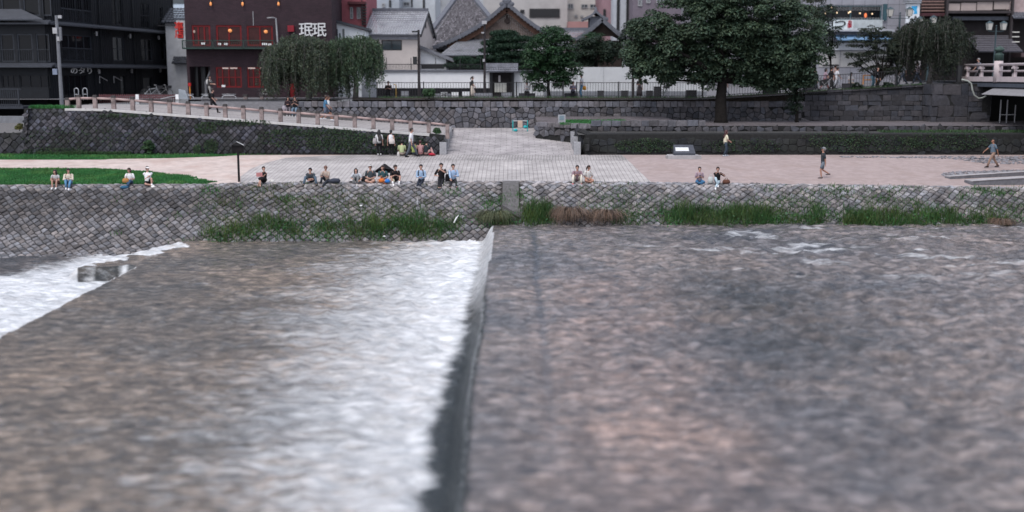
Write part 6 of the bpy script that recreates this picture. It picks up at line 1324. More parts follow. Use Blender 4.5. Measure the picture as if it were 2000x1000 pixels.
# ---- the bridge at right, coming toward the viewer
def bridge():
    xr = 33.0; r = thing('bridge', (xr, 80, 7), 'bridge at right edge with pale railing and bronze finial post', 'bridge'); PALE = mat('bridge_pale', (.50, .43, .43), .8, .12, 3, dirt=(.36, .31, .32), dscale=1.5, damt=.3)
    m = MB(); m.box(xr+.1, xr+11, 30, 95, 6.75, 7.12); m.build('deck', mat('deck_dark', (.05, .052, .06), .8), r)
    m = MB(); m.box(xr-.05, xr+.1, 30, 84.6, 6.78, 7.02); m.build('edge_beam', mat('edge_beam', (.075, .085, .105), .6), r)
    m = MB(); m.box(xr-.02, xr+.32, 30, 84.6, 7.14, 7.48); m.build('plinth', PALE, r)
    for nm, z, rr in (('top_rail', 8.28, .1), ('middle_rail', 7.85, .07)): m = MB(); m.tube([(xr+.15, 30, z), (xr+.15, 84.4, z)], rr, 10); m.build(nm, PALE, r, True)
    for y in (83.9, 81.4, 76.0, 73.4, 70.8): m = MB(); m.box(xr+.05, xr+.25, y-.15, y+.15, 7.48, 8.2); m.box(xr+.0, xr+.3, y-.2, y+.2, 8.0, 8.12); q = m.build('post', PALE, r); m = MB(); m.box(xr-.02, xr+.02, y-.2, y+.2, 7.78, 7.9); m.box(xr-.025, xr+.02, y-.05, y+.05, 7.7, 7.98); m.build('bracket', BLACKM, q)
    y = 78.6; m = MB(); m.tube([(xr+.15, y, 7.1), (xr+.15, y, 8.55)], .29, 14); q = m.build('main_post', PALE, r, True); m = MB(); BR = mat('bronze_green', (.055, .085, .075), .6, .25, 4, metal=.3)
    prof = [(8.55, .3), (8.95, .29), (9.0, .3), (9.03, .2), (9.1, .17), (9.16, .2), (9.2, .3), (9.3, .33), (9.42, .25), (9.5, .1), (9.56, .03)]; m.tube([(xr+.15, y, z) for z, _ in prof], [a for _, a in prof], 14); m.build('finial', BR, q, True)
    for y in (70, 60, 50):
        for dx in (2, 8): m = MB(); m.box(xr+dx, xr+dx+.8, y, y+.8, 0, 6.75); m.build('pier', CONCDK, r)
    m = MB(); y0, y1 = 70.0, 78.9
    for k in range(44):
        a, b = lerp(y0, y1, k/44), lerp(y0, y1, (k+1)/44); c = (a+b)/2
        for q, w, dz in ((a, c, .0), (c, b, .0)):
            za = .05 if q == a else 0; zb_ = 0 if q == a else .05
            m.quad((xr-.75, q, 6.25+za), (xr-.75, w, 6.25+zb_+0), (xr+.1, w, 6.74+zb_-.05), (xr+.1, q, 6.74+za-.05))
    m.build('corrugated_canopy', mat('canopy_metal', (.2, .195, .205), .5, .15, 3), r)
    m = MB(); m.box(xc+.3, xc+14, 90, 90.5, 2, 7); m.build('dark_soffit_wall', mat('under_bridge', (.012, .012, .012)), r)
    sc = thing('scaffold', (X(1970, 80), 80, 3.9), 'grey scaffold frame in the dark under the bridge', 'scaffold'); m = MB()
    for px, a, b in ((1955, 195, 256), (1968, 195, 264), (1984, 205, 268)): m.tube([(X(px, 80), 80, Z(b, 80)), (X(px, 80), 80, Z(a, 80))], .045, 6)
    m.build('standard', GREYL, sc); m = MB(); m.bar((X(1954, 80), 80, Z(224, 80)), (X(1986, 80), 80, Z(224, 80)), .06); m.bar((X(1967, 80), 80, Z(248, 80)), (X(1984, 80), 80, Z(258, 80)), .06); m.build('ledger', GREYL, sc)
    h = MB(); pts = [(1878, 155), (1890, 158), (1897, 163), (1899, 175), (1903, 186), (1911, 192), (1919, 191), (1926, 187)]; h.tube([at(x, y, 80.9-.02*i) for i, (x, y) in enumerate(pts)], .055, 8); tag(h.build('drain_hose', mat('hose', (.34, .36, .33), .6), None, True), 'pale hose looping down the bridge abutment', 'hose')
    m = MB(); x = X(1870, 83.5); m.tube([(x, 83.5, 6.9), (x, 83.5, Z(128, 83.5))], .22, 8); m.box(x-.35, x+.35, 83.2, 83.8, 6.9, 7.1); tag(m.build('dark_stump_post', BLACKM), 'thick dark post under the weeping cherry beside the bridge railing', 'post')
bridge()
# pushchair, parasol, litter
p = P3(1607, 86); r = thing('pushchair', p, 'dark pushchair among the group on the street', 'pushchair'); m = MB(); m.hexa([p+Vector(q) for q in ((-.25, -.2, .4), (.25, -.2, .4), (.25, .2, .4), (-.25, .2, .4), (-.3, -.22, .8), (.35, -.22, .95), (.35, .22, .95), (-.3, .22, .8))]); m.build('seat', BLACKM, r); m = MB()
m.bar(p+Vector((-.4, -.2, .1)), p+Vector((.55, -.2, 1.0)), .03); m.bar(p+Vector((.35, -.2, .1)), p+Vector((-.25, -.2, .8)), .03); m.build('frame', GREYL, r)
for dx in (-.4, .35): m = MB(); m.tube([p+Vector((dx, -.22, .11)), p+Vector((dx, -.17, .11))], .11, 10); m.build('wheel', BLACKM, r)
for px, py, l, t, lab in ((891, 437, .42, .22, 'slim white stick lying in the bank grass by the weir'), (815.5, 389, .35, .0, 'thin white stalk standing on the cobbles below the seated man')):
    y = 59.2 if py < 400 else 57.9; x = px_x(px, y); z = bank_z(x, y); m = MB(); m.tube([(x-t*.5, y-.1, z+.02), (x, y-.12, z+l*.6), (x+t*.6, y-.12, z+l)], [.05 if t else .015, .04 if t else .015, .012], 7); tag(m.build('white_stick', WHITE), lab, 'stick')
for px, py, lab in ((706, 407, 'white scrap of litter on the bank, upper of two'), (750, 462, 'pale scrap of litter at the waterline grass')): y = 59.0 if py < 430 else 57.2; x = px_x(px, y); z = bank_z(x, y)+.1; m = MB(); m.ball((x, y-.1, z), (.08, .06, .05), 6, 4); tag(m.build('litter', WHITE), lab, 'litter')
# ------------------------------------------------------------------ people
SK = {k: mat('skin_'+k, c, .55, .06, 8) for k, c in (('light', (.46, .27, .21)), ('mid', (.38, .21, .155)), ('tan', (.30, .155, .105)))}
EYE = mat('eye_dark', (.015, .012, .012), .3); LIP = mat('lip', (.28, .09, .085), .5)
def cloth(c): return mat('cloth_%02d_%02d_%02d' % tuple(int(q*99) for q in c), c, .85, .12, 6)
HAIRC = {'black': (.010, .009, .010), 'brown': (.035, .018, .013), 'dark': (.018, .012, .010), 'red': (.06, .02, .022), 'grey': (.18, .17, .17)}
PENDING = []
def ik(a, b, l1, l2, pole):
    d = b-a; L = d.length
    if L > (l1+l2)*.995: b = a + d*((l1+l2)*.995/L); d = b-a; L = d.length
    k = (l1*l1-l2*l2+L*L)/(2*L); h = math.sqrt(max(0, l1*l1-k*k)); u = d.normalized(); p = pole - u*pole.dot(u)
    if p.length < 1e-4: p = Vector((1, 0, 0)) - u*u.x
    return a + u*k + p.normalized()*h, b
def person(loc, yaw, label, h=1.68, pose='stand', lean=0, side=0, hy=0, hp=0, lf=None, rf=None, lh=None, rh=None, kp=None, ep=None, seat=None, skin='light', hair='short', hc='black', top=(.5, .5, .5), sleeve=.5, bottom=(.05, .05, .06), blen=1.0, skirt=0, shoes=(.05, .05, .05), hat=None, group=None, female=False, ground=None, feet_on=None, belly=1.0, collar=None, tw=0, sock=None):
    """local frame: x = the person's right, y = forward, z = up; loc = ground/seat point"""
    k = h/1.7; loc = Vector(loc); R = Matrix.Rotation(yaw, 3, 'Z')      # yaw 0 faces +Y (away from the camera); pi faces the camera
    V = lambda *a: Vector(a)*k
    W_ = lambda p: loc + R @ p
    sit = pose in ('hug', 'cross', 'edge', 'one', 'side')
    D = {'stand': dict(lf=(-.09, 0, .08), rf=(.09, 0, .08), lh=(-.24, .05, .80), rh=(.24, .05, .80)),
         'walk': dict(lf=(-.08, .36, .09), rf=(.08, -.38, .14), lh=(-.24, -.16, .86), rh=(.23, .26, .88)),
         'hug': dict(lf=(-.11, .46, 0), rf=(.11, .46, 0), lh=(-.06, .44, .34), rh=(.08, .44, .34)),
         'cross': dict(lf=(.17, .30, .0), rf=(-.17, .36, .0), lh=(-.08, .28, .2), rh=(.08, .28, .2)),
         'edge': dict(lf=(-.11, .58, 0), rf=(.12, .60, 0), lh=(-.08, .32, .3), rh=(.08, .32, .3)),
         'one': dict(lf=(-.12, .42, 0), rf=(.16, .4, 0), lh=(-.12, .4, .46), rh=(.36, -.12, .03)),
         'side': dict(lf=(-.32, .42, 0), rf=(-.26, .52, 0), lh=(-.12, .3, .32), rh=(.06, .34, .34))}[pose]
    g = lambda a, n: Vector(a if a is not None else D[n])*k
    lf, rf, lh, rh = g(lf, 'lf'), g(rf, 'rf'), g(lh, 'lh'), g(rh, 'rh')
    if sit or ground:
        gf = ground or (lambda x, y: bank_z(x, y))
        for f in (lf, rf):
            w = W_(f); f.z = gf(w.x, w.y) - loc.z + .075*k + max(0, f.z)
    pel = V(0, 0, .115) if sit else V(0, 0, .90 if pose == 'walk' else .93)
    if seat: pel = V(*seat)
    sdir = Vector((math.sin(side), math.sin(lean)*math.cos(side), math.cos(lean)*math.cos(side))); rt = Vector((math.cos(tw)*math.cos(side), math.sin(tw), -math.sin(side)))
    bel, ch, nb = pel+sdir*.14*k, pel+sdir*.32*k, pel+sdir*.485*k; sw = (.165 if female else .19)*k
    sl_, sr = nb - sdir*.055*k - rt*sw, nb - sdir*.055*k + rt*sw; hl, hr = pel - rt*.085*k - Vector((0, 0, .02*k)), pel + rt*.085*k - Vector((0, 0, .02*k))
    nk = nb + (sdir*.75+Vector((0, .12, .3))).normalized()*.075*k
    HM = Matrix.Rotation(hy, 3, 'Z') @ Matrix.Rotation(-hp, 3, 'X'); hd = nk + HM @ V(0, .025, .105)
    kpl = {'cross': (Vector((-1, .5, .25)), Vector((1, .5, .25))), 'side': (Vector((.2, .4, 1)), Vector((.1, .4, 1)))}.get(pose, (Vector((-.12, 1, .6)), Vector((.12, 1, .6)))) if kp is None else (Vector(kp[0]), Vector(kp[1]))
    kl, lf = ik(hl, lf, .43*k, .42*k, kpl[0]); kr, rf = ik(hr, rf, .43*k, .42*k, kpl[1])
    epl = (Vector((-.7, -.6, -.5)), Vector((.7, -.6, -.5))) if ep is None else (Vector(ep[0]), Vector(ep[1]))
    el, lh = ik(sl_, lh, .285*k, .25*k, epl[0]); er, rh = ik(sr, rh, .285*k, .25*k, epl[1])
    # ---- skeleton for the continuous body
    vs, es, rs = [], [], []
    def add(p, r, par=None):
        vs.append(W_(p)); rs.append((r*k if not isinstance(r, tuple) else (r[0]*k, r[1]*k))); i = len(vs)-1
        if par is not None: es.append((par, i))
        return i
    P0 = add(pel, .115); P1 = add(bel, .11*belly, P0); P2 = add(ch, .125, P1); P3_ = add(nb, .075, P2); P4 = add(nk, .05, P3_)
    hb = add(nk + HM @ V(0, .025, .045), .062, P4); add(hd + HM @ V(0, 0, .03), .082, hb); add(hd + HM @ V(0, -.005, .085), .055, len(vs)-1)
    for hp_, kn, ft, sgn in ((hl, kl, lf, -1), (hr, kr, rf, 1)):
        a = add(hp_, .085, P0); b = add(hp_.lerp(kn, .5), .072, a); c = add(kn, .054, b); d = add(kn.lerp(ft, .35), .052, c); e = add(ft, .036, d)
        fw = Vector((0, 1, 0)) if not (pose == 'cross') else (ft-kn).normalized(); fw.z = min(fw.z, 0)*.5 - .25*(pose in ('edge', 'hug')); fw.normalize(); add(ft + fw*.1*k - Vector((0, 0, .035*k)), .032, e); add(ft + fw*.17*k - Vector((0, 0, .045*k)), .024, len(vs)-1)
    hands = []
    for s_, e_, h_, sgn in ((sl_, el, lh, -1), (sr, er, rh, 1)):
        a = add(s_, .058, P2); b = add(e_, .042, a); c = add(h_.lerp(e_, .1), .028, b); d = (h_-e_).normalized(); pd = (d + Vector((0, 0, -.25))).normalized() if pose in ('stand', 'walk') else d
        q = pd.cross(Vector((0, 0, 1))); q = q.normalized() if q.length > .1 else Vector((1, 0, 0)); pm = add(h_ + pd*.05*k, (.032, .02), c); n_ = pd.cross(q).normalized()*sgn
        for i in range(4):
            o = q*(i-1.5)*.019*k; f1 = add(h_ + pd*(.095-.006*abs(i-1.2))*k + o, .0095, pm); add(h_ + pd*(.15-.012*abs(i-1.2))*k + o*1.15 + Vector((0, 0, -.022*k)), .0075, f1)
        t1 = add(h_ + pd*.06*k + q*.042*k*sgn, .01, pm); add(h_ + pd*.1*k + q*.05*k*sgn, .008, t1); hands.append(h_ + pd*.08*k)
    me = bpy.data.meshes.new('person'); off = W_(Vector((0, 0, 0))); me.from_pydata([v-off for v in vs], es, []); o = bpy.data.objects.new('person', me); o.location = off; COL.objects.link(o); OFF[o] = off.copy()
    md = o.modifiers.new('skin', 'SKIN'); md.use_smooth_shade = True; sv = me.skin_vertices[0].data
    for i, r in enumerate(rs): sv[i].radius = r if isinstance(r, tuple) else (r, r)
    sv[0].use_root = True
    for i in range(1, len(rs)): sv[i].use_root = False
    sd_ = o.modifiers.new('sub', 'SUBSURF'); sd_.levels = sd_.render_levels = 1
    tag(o, label, 'person', group)
    # face pieces appended to the same mesh after the skin is evaluated
    HW = lambda a, b, c: W_(hd + HM @ V(a, b, c)); HR = R @ HM; fm = MB()
    fm.cur = 0; fm.ball(HW(0, .098, .012), (.013*k, .02*k, .02*k), 6, 4, HR)
    for sx in (-1, 1): fm.ball(HW(sx*.083, .0, .015), (.014*k, .022*k, .032*k), 6, 4, HR)
    fm.ball(HW(0, .06, -.045), (.045*k, .04*k, .035*k), 8, 5, HR)
    fm.cur = 1
    for sx in (-1, 1): fm.ball(HW(sx*.033, .083, .035), (.014*k, .012*k, .009*k), 6, 4, HR); fm.ball(HW(sx*.034, .084, .058), (.02*k, .008*k, .005*k), 6, 3, HR)
    fm.cur = 2; fm.ball(HW(0, .088, -.035), (.022*k, .009*k, .007*k), 6, 3, HR)
    PENDING.append((o, fm, SK[skin]))
    # ---- clothing and hair as children
    def T(mb, pts, rad, n=10, ref=None): mb.tube([W_(p) for p in pts], [tuple(a*k for a in r) if isinstance(r, tuple) else r*k for r in rad], n, True, R @ ref if ref is not None else None)
    m = MB(); w = .9 if female else 1.0
    T(m, [pel - sdir*(.02 if sit else .06)*k, pel + sdir*.06*k, bel, ch, nb - sdir*.075*k, nb - sdir*.015*k, nb + sdir*.02*k], [(.168*w, .135*belly), (.165*w, .135*belly), (.158*w, .132*belly), (.178*w, .13), (.182*w, .105), (.105, .08), (.06, .058)], 14, rt)
    if sleeve > 0:
        for s_, e_, h_ in ((sl_, el, lh), (sr, er, rh)):
            j = s_.lerp(nb, .3)
            if sleeve <= .5: T(m, [j, s_, s_.lerp(e_, .5), s_.lerp(e_, sleeve*1.7)], [.07, .072, .064, .062])
            else: T(m, [j, s_, s_.lerp(e_, .5), e_, e_.lerp(h_, .5), e_.lerp(h_, .93)], [.07, .07, .06, .054, .046, .038])
    m.build('shirt', cloth(top), o, True)
    m = MB()
    if skirt:
        if sit:
            mid = (kl+kr)/2; T(m, [pel, pel.lerp(mid, .4), pel.lerp(mid, .8), mid+Vector((0, .05, -.02))*k, mid.lerp((lf+rf)/2, skirt*.5)], [(.19, .15), (.2, .125), (.19, .105), (.17, .09), (.16, .08)], 12, Vector((1, 0, 0)))
        else:
            zb = pel.z*(1-skirt); c = (lf+rf)/2; T(m, [pel+sdir*.08*k, pel, Vector((0, c.y*.4, lerp(pel.z, zb, .5))), Vector((0, c.y*.8, zb))], [(.15, .115), (.18, .14), (.22, .2), (.25, .26)], 14, rt)
        m.build('skirt', cloth(bottom), o, True)
    else:
        T(m, [pel - (Vector((0, 0, .09*k)) if not sit else Vector((0, -.05*k, .06*k))), pel, pel + sdir*.07*k], [(.15, .12), (.172*w, .138*belly), (.16*w, .128*belly)], 12, rt)
        for hp_, kn, ft in ((hl, kl, lf), (hr, kr, rf)):
            L = [(hp_, .095), (hp_.lerp(kn, .5), .084), (kn, .068), (kn.lerp(ft, .4), .064), (kn.lerp(ft, .97), .056)]
            if blen < .8: L = [(hp_, .098), (hp_.lerp(kn, .5), .09), (hp_.lerp(kn, .6+blen*.55), .082)]
            T(m, [q for q, _ in L], [r for _, r in L])
        m.build('trousers' if blen > .8 else 'shorts', cloth(bottom), o, True)
    for kn, ft in ((kl, lf), (kr, rf)):
        m = MB(); fw = Vector((0, 1, 0)) if pose != 'cross' else (ft-kn).normalized(); fw.z = (min(fw.z, 0)*.5 - .25*(pose in ('edge', 'hug'))); fw.normalize()
        T(m, [ft - fw*.07*k - Vector((0, 0, .03*k)), ft - fw*.02*k - Vector((0, 0, .02*k)), ft + fw*.09*k - Vector((0, 0, .035*k)), ft + fw*.19*k - Vector((0, 0, .052*k))], [.034, (.046, .05), (.046, .04), (.03, .02)], 10, Vector((1, 0, 0))); m.build('shoe', cloth(shoes), o, True)
        if sock: q = MB(); T(q, [kn.lerp(ft, .7), ft], [.044, .042]); q.build('sock', cloth(sock), o, True)
    hm = mat('hair_'+hc, HAIRC[hc], .45, .3, 10, spec=.4)
    def keep(q):
        if q.y > .04*k and q.z < .035*k: q = Vector((q.x*.9, min(q.y, .04*k), q.z))
        return q
    if hair != 'bald':
        m = MB(); m.ball(HW(0, -.014, .045), (.1*k, .118*k, .116*k), 14, 10, HR, keep)
        if hair == 'long':
            bk = [HW(0, -.06, .05), HW(0, -.095, -.05)]; tail = W_(nb + Vector((0, -.13, -.06))*k); m.tube([*bk, HW(0, -.09, -.12), tail, tail + Vector((0, 0, -.14*k)) + R @ V(0, lean*.06, 0)], [(.08*k, .06*k), (.1*k, .06*k), (.105*k, .05*k), (.11*k, .04*k), (.07*k, .03*k)], 10, True, R @ rt)
            for sx in (-1, 1): m.tube([HW(sx*.075, .01, .06), HW(sx*.092, .0, -.02), HW(sx*.09, -.005, -.11)], [.03*k, .03*k, .024*k], 6)
        elif hair == 'bob': m.tube([HW(0, -.04, .05), HW(0, -.055, -.03), HW(0, -.05, -.1)], [(.095*k, .075*k), (.107*k, .078*k), (.1*k, .07*k)], 12, True, HR @ Vector((1, 0, 0)))
        elif hair == 'tail': m.ball(HW(0, -.11, .05), (.035*k, .04*k, .035*k), 8, 5, HR); m.tube([HW(0, -.12, .05), HW(0, -.165, -.03), HW(0, -.15, -.16)], [.032*k, .036*k, .014*k], 8)
        elif hair == 'bun': m.ball(HW(0, -.06, .135), (.045*k, .045*k, .04*k), 8, 6, HR)
        m.build('hair', hm, o, True)
    if hat:
        m = MB(); m.ball(HW(0, -.008, .055), (.1*k, .115*k, .092*k), 14, 8, HR, lambda q: Vector((q.x, q.y, max(q.z, -.005*k)))); m.tube([HW(0, .06, .058), HW(0, .13, .05), HW(0, .19, .036)], [(.088*k, .012*k), (.085*k, .01*k), (.05*k, .006*k)], 10, True, HR @ Vector((1, 0, 0))); m.build('cap', cloth(hat), o, True)
    return dict(o=o, W=W_, nb=nb, ch=ch, pel=pel, lh=lh, rh=rh, R=R, k=k, hands=hands, hd=hd, rt=rt, kl=kl, kr=kr, lf=lf, rf=rf)
def backpack(p, label, c, back=-.17, s=1.0, cat='backpack'):
    m = MB(); a = p['W'](p['ch']+Vector((0, back, -.13))*p['k']); b = p['W'](p['ch']+Vector((0, back, .15))*p['k']); m.tube([a-Vector((0, 0, .04)), a, a.lerp(b, .5), b, b+Vector((0, 0, .05))], [(.08*s, .05*s), (.14*s, .085*s), (.145*s, .09*s), (.125*s, .08*s), (.05*s, .03*s)], 12, True, p['R'] @ Vector((1, 0, 0)))
    for sx in (-1, 1): m.tube([b+p['R'] @ Vector((sx*.09, .05, 0)), p['W'](p['nb']+Vector((sx*.11, .06, 0))*p['k']), p['W'](p['ch']+Vector((sx*.13, .125, .0))*p['k']), p['W'](p['ch']+Vector((sx*.15, 0, -.14))*p['k'])], .018, 5)
    return tag(m.build(cat, cloth(c), None, True), label, cat)
def bagat(pos, label, c, size, cat='bag', name=None, yaw=0, handle=True):
    m = MB(); x, y, z = pos; a, b, h = size; M = Matrix.Rotation(yaw, 3, 'Z'); q = lambda u, v, w: Vector(pos) + M @ Vector((u, v, w))
    m.tube([q(0, 0, 0), q(0, 0, .02), q(0, 0, h*.5), q(0, 0, h*.92), q(0, 0, h)], [(a*.8, b*.8), (a, b), (a*1.05, b*1.1), (a*.8, b*.6), (a*.5, b*.3)], 10, True, M @ Vector((1, 0, 0)))
    if handle: m.tube([q(-a*.5, 0, h*.95), q(-a*.2, 0, h*1.35), q(a*.2, 0, h*1.35), q(a*.5, 0, h*.95)], .012, 5)
    return tag(m.build(name or cat, cloth(c), None, True), label, cat)
def held(p, which, label, nm, c, size, cat):
    h = p['hands'][which]; m = MB(); a = p['W'](h); x, y, z = size; R = p['R']; q = lambda u, v, w: a + R @ Vector((u, v+.02, w+.01)); m.hexa([q(-x, -y, -z), q(x, -y, -z), q(x, y, -z), q(-x, y, -z), q(-x, -y, z), q(x, -y, z), q(x, y, z), q(-x, y, z)]); return tag(m.build(nm, cloth(c)), label, cat)
PI = math.pi
GB = 'people sitting along the top of the embankment'
def S_(px, dy=.12): x = X(px, 61, 357); return (x, 61+dy, walk_z(x, 61+dy)+.07)
J = dict(group=GB)
# --- on the lawn edge
person(S_(110), PI, 'seated woman hugging her knees, white sleeveless top, long dark hair, leftmost on the bank', 1.6, 'hug', .5, hy=-.35, hp=-.3, hair='long', hc='dark', top=(.5, .5, .5), sleeve=.25, bottom=(.17, .10, .08), blen=.3, shoes=(.7, .7, .7), female=True, **J)
person(S_(134), PI+.2, 'seated person in cream sweater and light blue jeans beside the leftmost woman', 1.66, 'hug', .35, hy=.5, hair='short', hc='dark', top=(.62, .55, .45), sleeve=1, bottom=(.12, .26, .42), shoes=(.65, .63, .65), lf=(-.05, .56, 0), **J)
a = person(S_(253), PI+.1, 'seated woman with brown bob, white tee and navy jeans, tan bag on her lap', 1.62, 'hug', .15, hy=-.6, hair='bob', hc='brown', top=(.7, .7, .7), bottom=(.04, .08, .14), shoes=(.03, .03, .03), lf=(.08, .5, 0), rf=(-.02, .46, 0), female=True, lh=(-.1, .3, .3), rh=(.12, .34, .28), **J)
x, y, z = S_(249); bagat((x, 60.75, z+.1), 'mustard brown shoulder bag held by the woman in white tee', (.34, .17, .06), (.19, .1, .24), 'bag', 'shoulder_bag'); m = MB(); m.ball((x-.05, 60.62, bank_z(x, 60.62)+.1), (.24, .2, .1), 10, 6); tag(m.build('cushion', cloth((.03, .1, .17)), None, True), 'dark teal cushion in front of the woman with the mustard bag', 'cushion')
person(S_(288), PI+.45, 'seated man in white cap, white tee and black shorts leaning on one hand', 1.74, 'one', -.12, hy=.2, hp=-.1, hair='short', top=(.72, .72, .72), bottom=(.02, .02, .025), blen=.35, shoes=(.75, .73, .7), hat=(.75, .72, .7), sock=(.75, .75, .74), rf=(-.2, .4, .0), kp=((-.1, 1, .8), (1, .6, .1)), rh=(-.36, -.06, .03), lh=(.2, .42, .3), **J)
# --- paved section
a = person(S_(515), PI+.25, 'seated woman in black dress reading a pink paper beside the notice board', 1.66, 'side', .3, hy=.2, hp=-.45, hair='bun', hc='dark', top=(.016, .015, .017), sleeve=0, bottom=(.016, .015, .017), skirt=.5, shoes=(.5, .3, .24), lf=(.34, .44, 0), rf=(.24, .5, 0), lh=(.2, .3, .42), rh=(-.02, .34, .42), female=True, **J)
held(a, 0, 'open pink paper folder held by the woman in black dress', 'paper_folder', (.5, .22, .22), (.16, .01, .11), 'paper'); x, y, z = S_(526); bagat((x+.1, 61.2, z-.06), 'small white bag on the paving behind the woman in black dress', (.6, .58, .55), (.13, .08, .2), 'bag', 'white_bag')
a = person(S_(608), PI, 'seated man bent forward with dark cap, slate tee and blue grey jeans, knees wide', 1.72, 'edge', .75, hp=-.5, hat=(.03, .035, .045), top=(.07, .085, .1), bottom=(.085, .12, .16), shoes=(.02, .02, .02), lf=(-.34, .52, 0), rf=(.34, .52, 0), lh=(.02, .5, .12), rh=(-.06, .46, .2), kp=((-.5, 1, .8), (.5, 1, .8)), **J)
a = person(S_(638), PI-.2, 'seated woman with tan headscarf and beige top, one dark leg stretched down', 1.66, 'edge', .3, hy=.2, hp=-.35, hair='tail', hc='brown', hat=(.33, .2, .16), top=(.42, .34, .29), bottom=(.03, .035, .05), shoes=(.05, .08, .12), lf=(.02, .86, 0), rf=(.2, .46, 0), lh=(.0, .34, .36), rh=(.16, .36, .3), female=True, **J)
x, y, z = S_(652); m = MB(); m.tube([(x-.25, 60.8, z+.06), (x, 60.8, z+.08), (x+.3, 60.85, z+.07), (x+.36, 60.85, z+.04)], [.07, .14, .13, .05], 10); tag(m.build('duffel_bag', cloth((.05, .055, .075)), None, True), 'dark duffel bag lying beside the woman in headscarf', 'bag')
person(S_(698), PI-.1, 'seated young woman bent over with long black hair, pale tee and grey jeans', 1.6, 'edge', .7, hp=-.6, hy=.3, hair='long', top=(.5, .52, .56), bottom=(.16, .165, .17), shoes=(.5, .5, .5), lf=(-.1, .52, 0), rf=(.12, .56, 0), lh=(-.24, .5, .12), rh=(.2, .44, .2), female=True, **J)
m = MB(); x, y, z = S_(686); m.ball((x, 60.85, z), (.1, .08, .06), 8, 5); tag(m.build('small_bag', cloth((.03, .03, .035)), None, True), 'small black pouch left of the bent woman in pale tee', 'bag')
x, y, z = S_(711); bagat((x, 61.15, z-.05), 'black daypack on the ground between the bent woman and the white capped man', (.02, .02, .022), (.17, .12, .34), 'backpack')
person(S_(724), PI, 'cross legged man in white cap, dark teal tee and tan shorts', 1.76, 'cross', .35, hy=.1, hp=-.4, hat=(.72, .72, .7), top=(.06, .075, .085), bottom=(.32, .22, .17), blen=.4, shoes=(.05, .05, .055), hair='short', belly=1.15, **J)
a = person(S_(749), PI-.2, 'person in teal striped tee sitting under the open black umbrella', 1.66, 'cross', .3, hy=-.3, hp=-.15, hair='bob', hc='brown', top=(.04, .09, .10), bottom=(.25, .13, .1), blen=.4, shoes=(.3, .1, .06), lh=(-.14, .3, .22), rh=(.05, .36, .32), **J)
m = MB(); R_ = a['R']; c = a['W'](Vector((-.02, -.16, .86))); 
rim = [c + Vector((.62*math.cos(t), .42*math.sin(t)+.12, -.34 + .16*(-math.sin(t)) - .03*math.cos(2*t))) for t in np.linspace(0, 2*PI, 9)[:-1]]; n = m.add([c + Vector((0, 0, .1))] + rim)
for i in range(8): m.face((n, n+1+i, n+1+(i+1) % 8))
u_ = thing('umbrella', c, 'open black umbrella propped over the person in striped tee', 'umbrella'); m.build('canopy', cloth((.012, .012, .014)), u_); m = MB(); m.tube([c+Vector((0, 0, .12)), a['W'](Vector((.12, .2, .22)))], .012, 6); m.build('shaft', GREYL, u_)
x, y, z = S_(746); bagat((x+.02, 60.7, z), 'orange bag on the ground before the umbrella', (.6, .16, .04), (.14, .1, .2), 'bag', 'orange_bag'); bagat((x+.33, 60.68, z-.02), 'bright blue bag beside the orange bag', (.03, .17, .5), (.13, .08, .18), 'bag', 'blue_bag'); bagat((x+.62, 60.8, z), 'cream paper bag next to the blue bag', (.62, .58, .42), (.08, .06, .16), 'bag', 'paper_bag')
person(S_(771), PI+.2, 'man in black tee with bare knees up and white socks, right of the umbrella', 1.76, 'hug', .4, hy=.75, hair='short', hc='dark', top=(.02, .017, .016), bottom=(.05, .045, .045), blen=.35, shoes=(.75, .75, .75), sock=(.78, .78, .78), skin='light', lf=(-.16, .5, 0), rf=(.14, .46, 0), kp=((-.5, 1, .7), (.5, 1, .7)), **J)
x, y, z = S_(801); m = MB(); m.ball((x, 61.0, z-.03), (.14, .07, .045), 8, 5); tag(m.build('folded_cloth', cloth((.012, .012, .014)), None, True), 'small black bundle left on the kerb between two groups', 'bundle')
a = person(S_(823), PI-.1, 'man in light blue shirt and dark trousers with a black backpack, legs down the bank', 1.72, 'edge', .25, hy=.1, hp=-.3, top=(.30, .41, .56), sleeve=1, bottom=(.025, .03, .045), shoes=(.02, .02, .02), lf=(-.02, .84, 0), rf=(.1, .86, 0), lh=(-.08, .34, .24), rh=(.06, .36, .24), **J); backpack(a, 'black backpack worn by the lone man in light blue shirt', (.015, .015, .017))
a = person(S_(862), PI, 'man in black tee and black trousers raising food to his mouth', 1.82, 'edge', .15, hy=.15, hp=-.2, top=(.014, .014, .016), bottom=(.02, .02, .023), shoes=(.06, .06, .06), lf=(.04, .90, 0), rf=(.1, .84, 0), lh=(.0, .30, .58), rh=(.2, .3, .3), ep=((-.8, .2, -.5), (.7, -.6, -.5)), **J)
held(a, 0, 'white wrapped snack in the hand of the man in black', 'snack', (.6, .55, .45), (.03, .02, .04), 'snack')
a = person(S_(885), PI+.1, 'man in light blue shirt sitting right beside the man in black', 1.75, 'edge', .25, hy=.35, hp=-.25, top=(.31, .42, .58), sleeve=1, bottom=(.022, .027, .04), shoes=(.03, .03, .035), lf=(-.14, .86, 0), rf=(.22, .9, 0), lh=(-.1, .4, .3), rh=(.14, .58, .08), **J); x, y, z = S_(874); bagat((x, 61.1, z-.04), 'black bag wedged between the two men on the kerb', (.015, .015, .018), (.13, .1, .42), 'bag', 'black_bag')
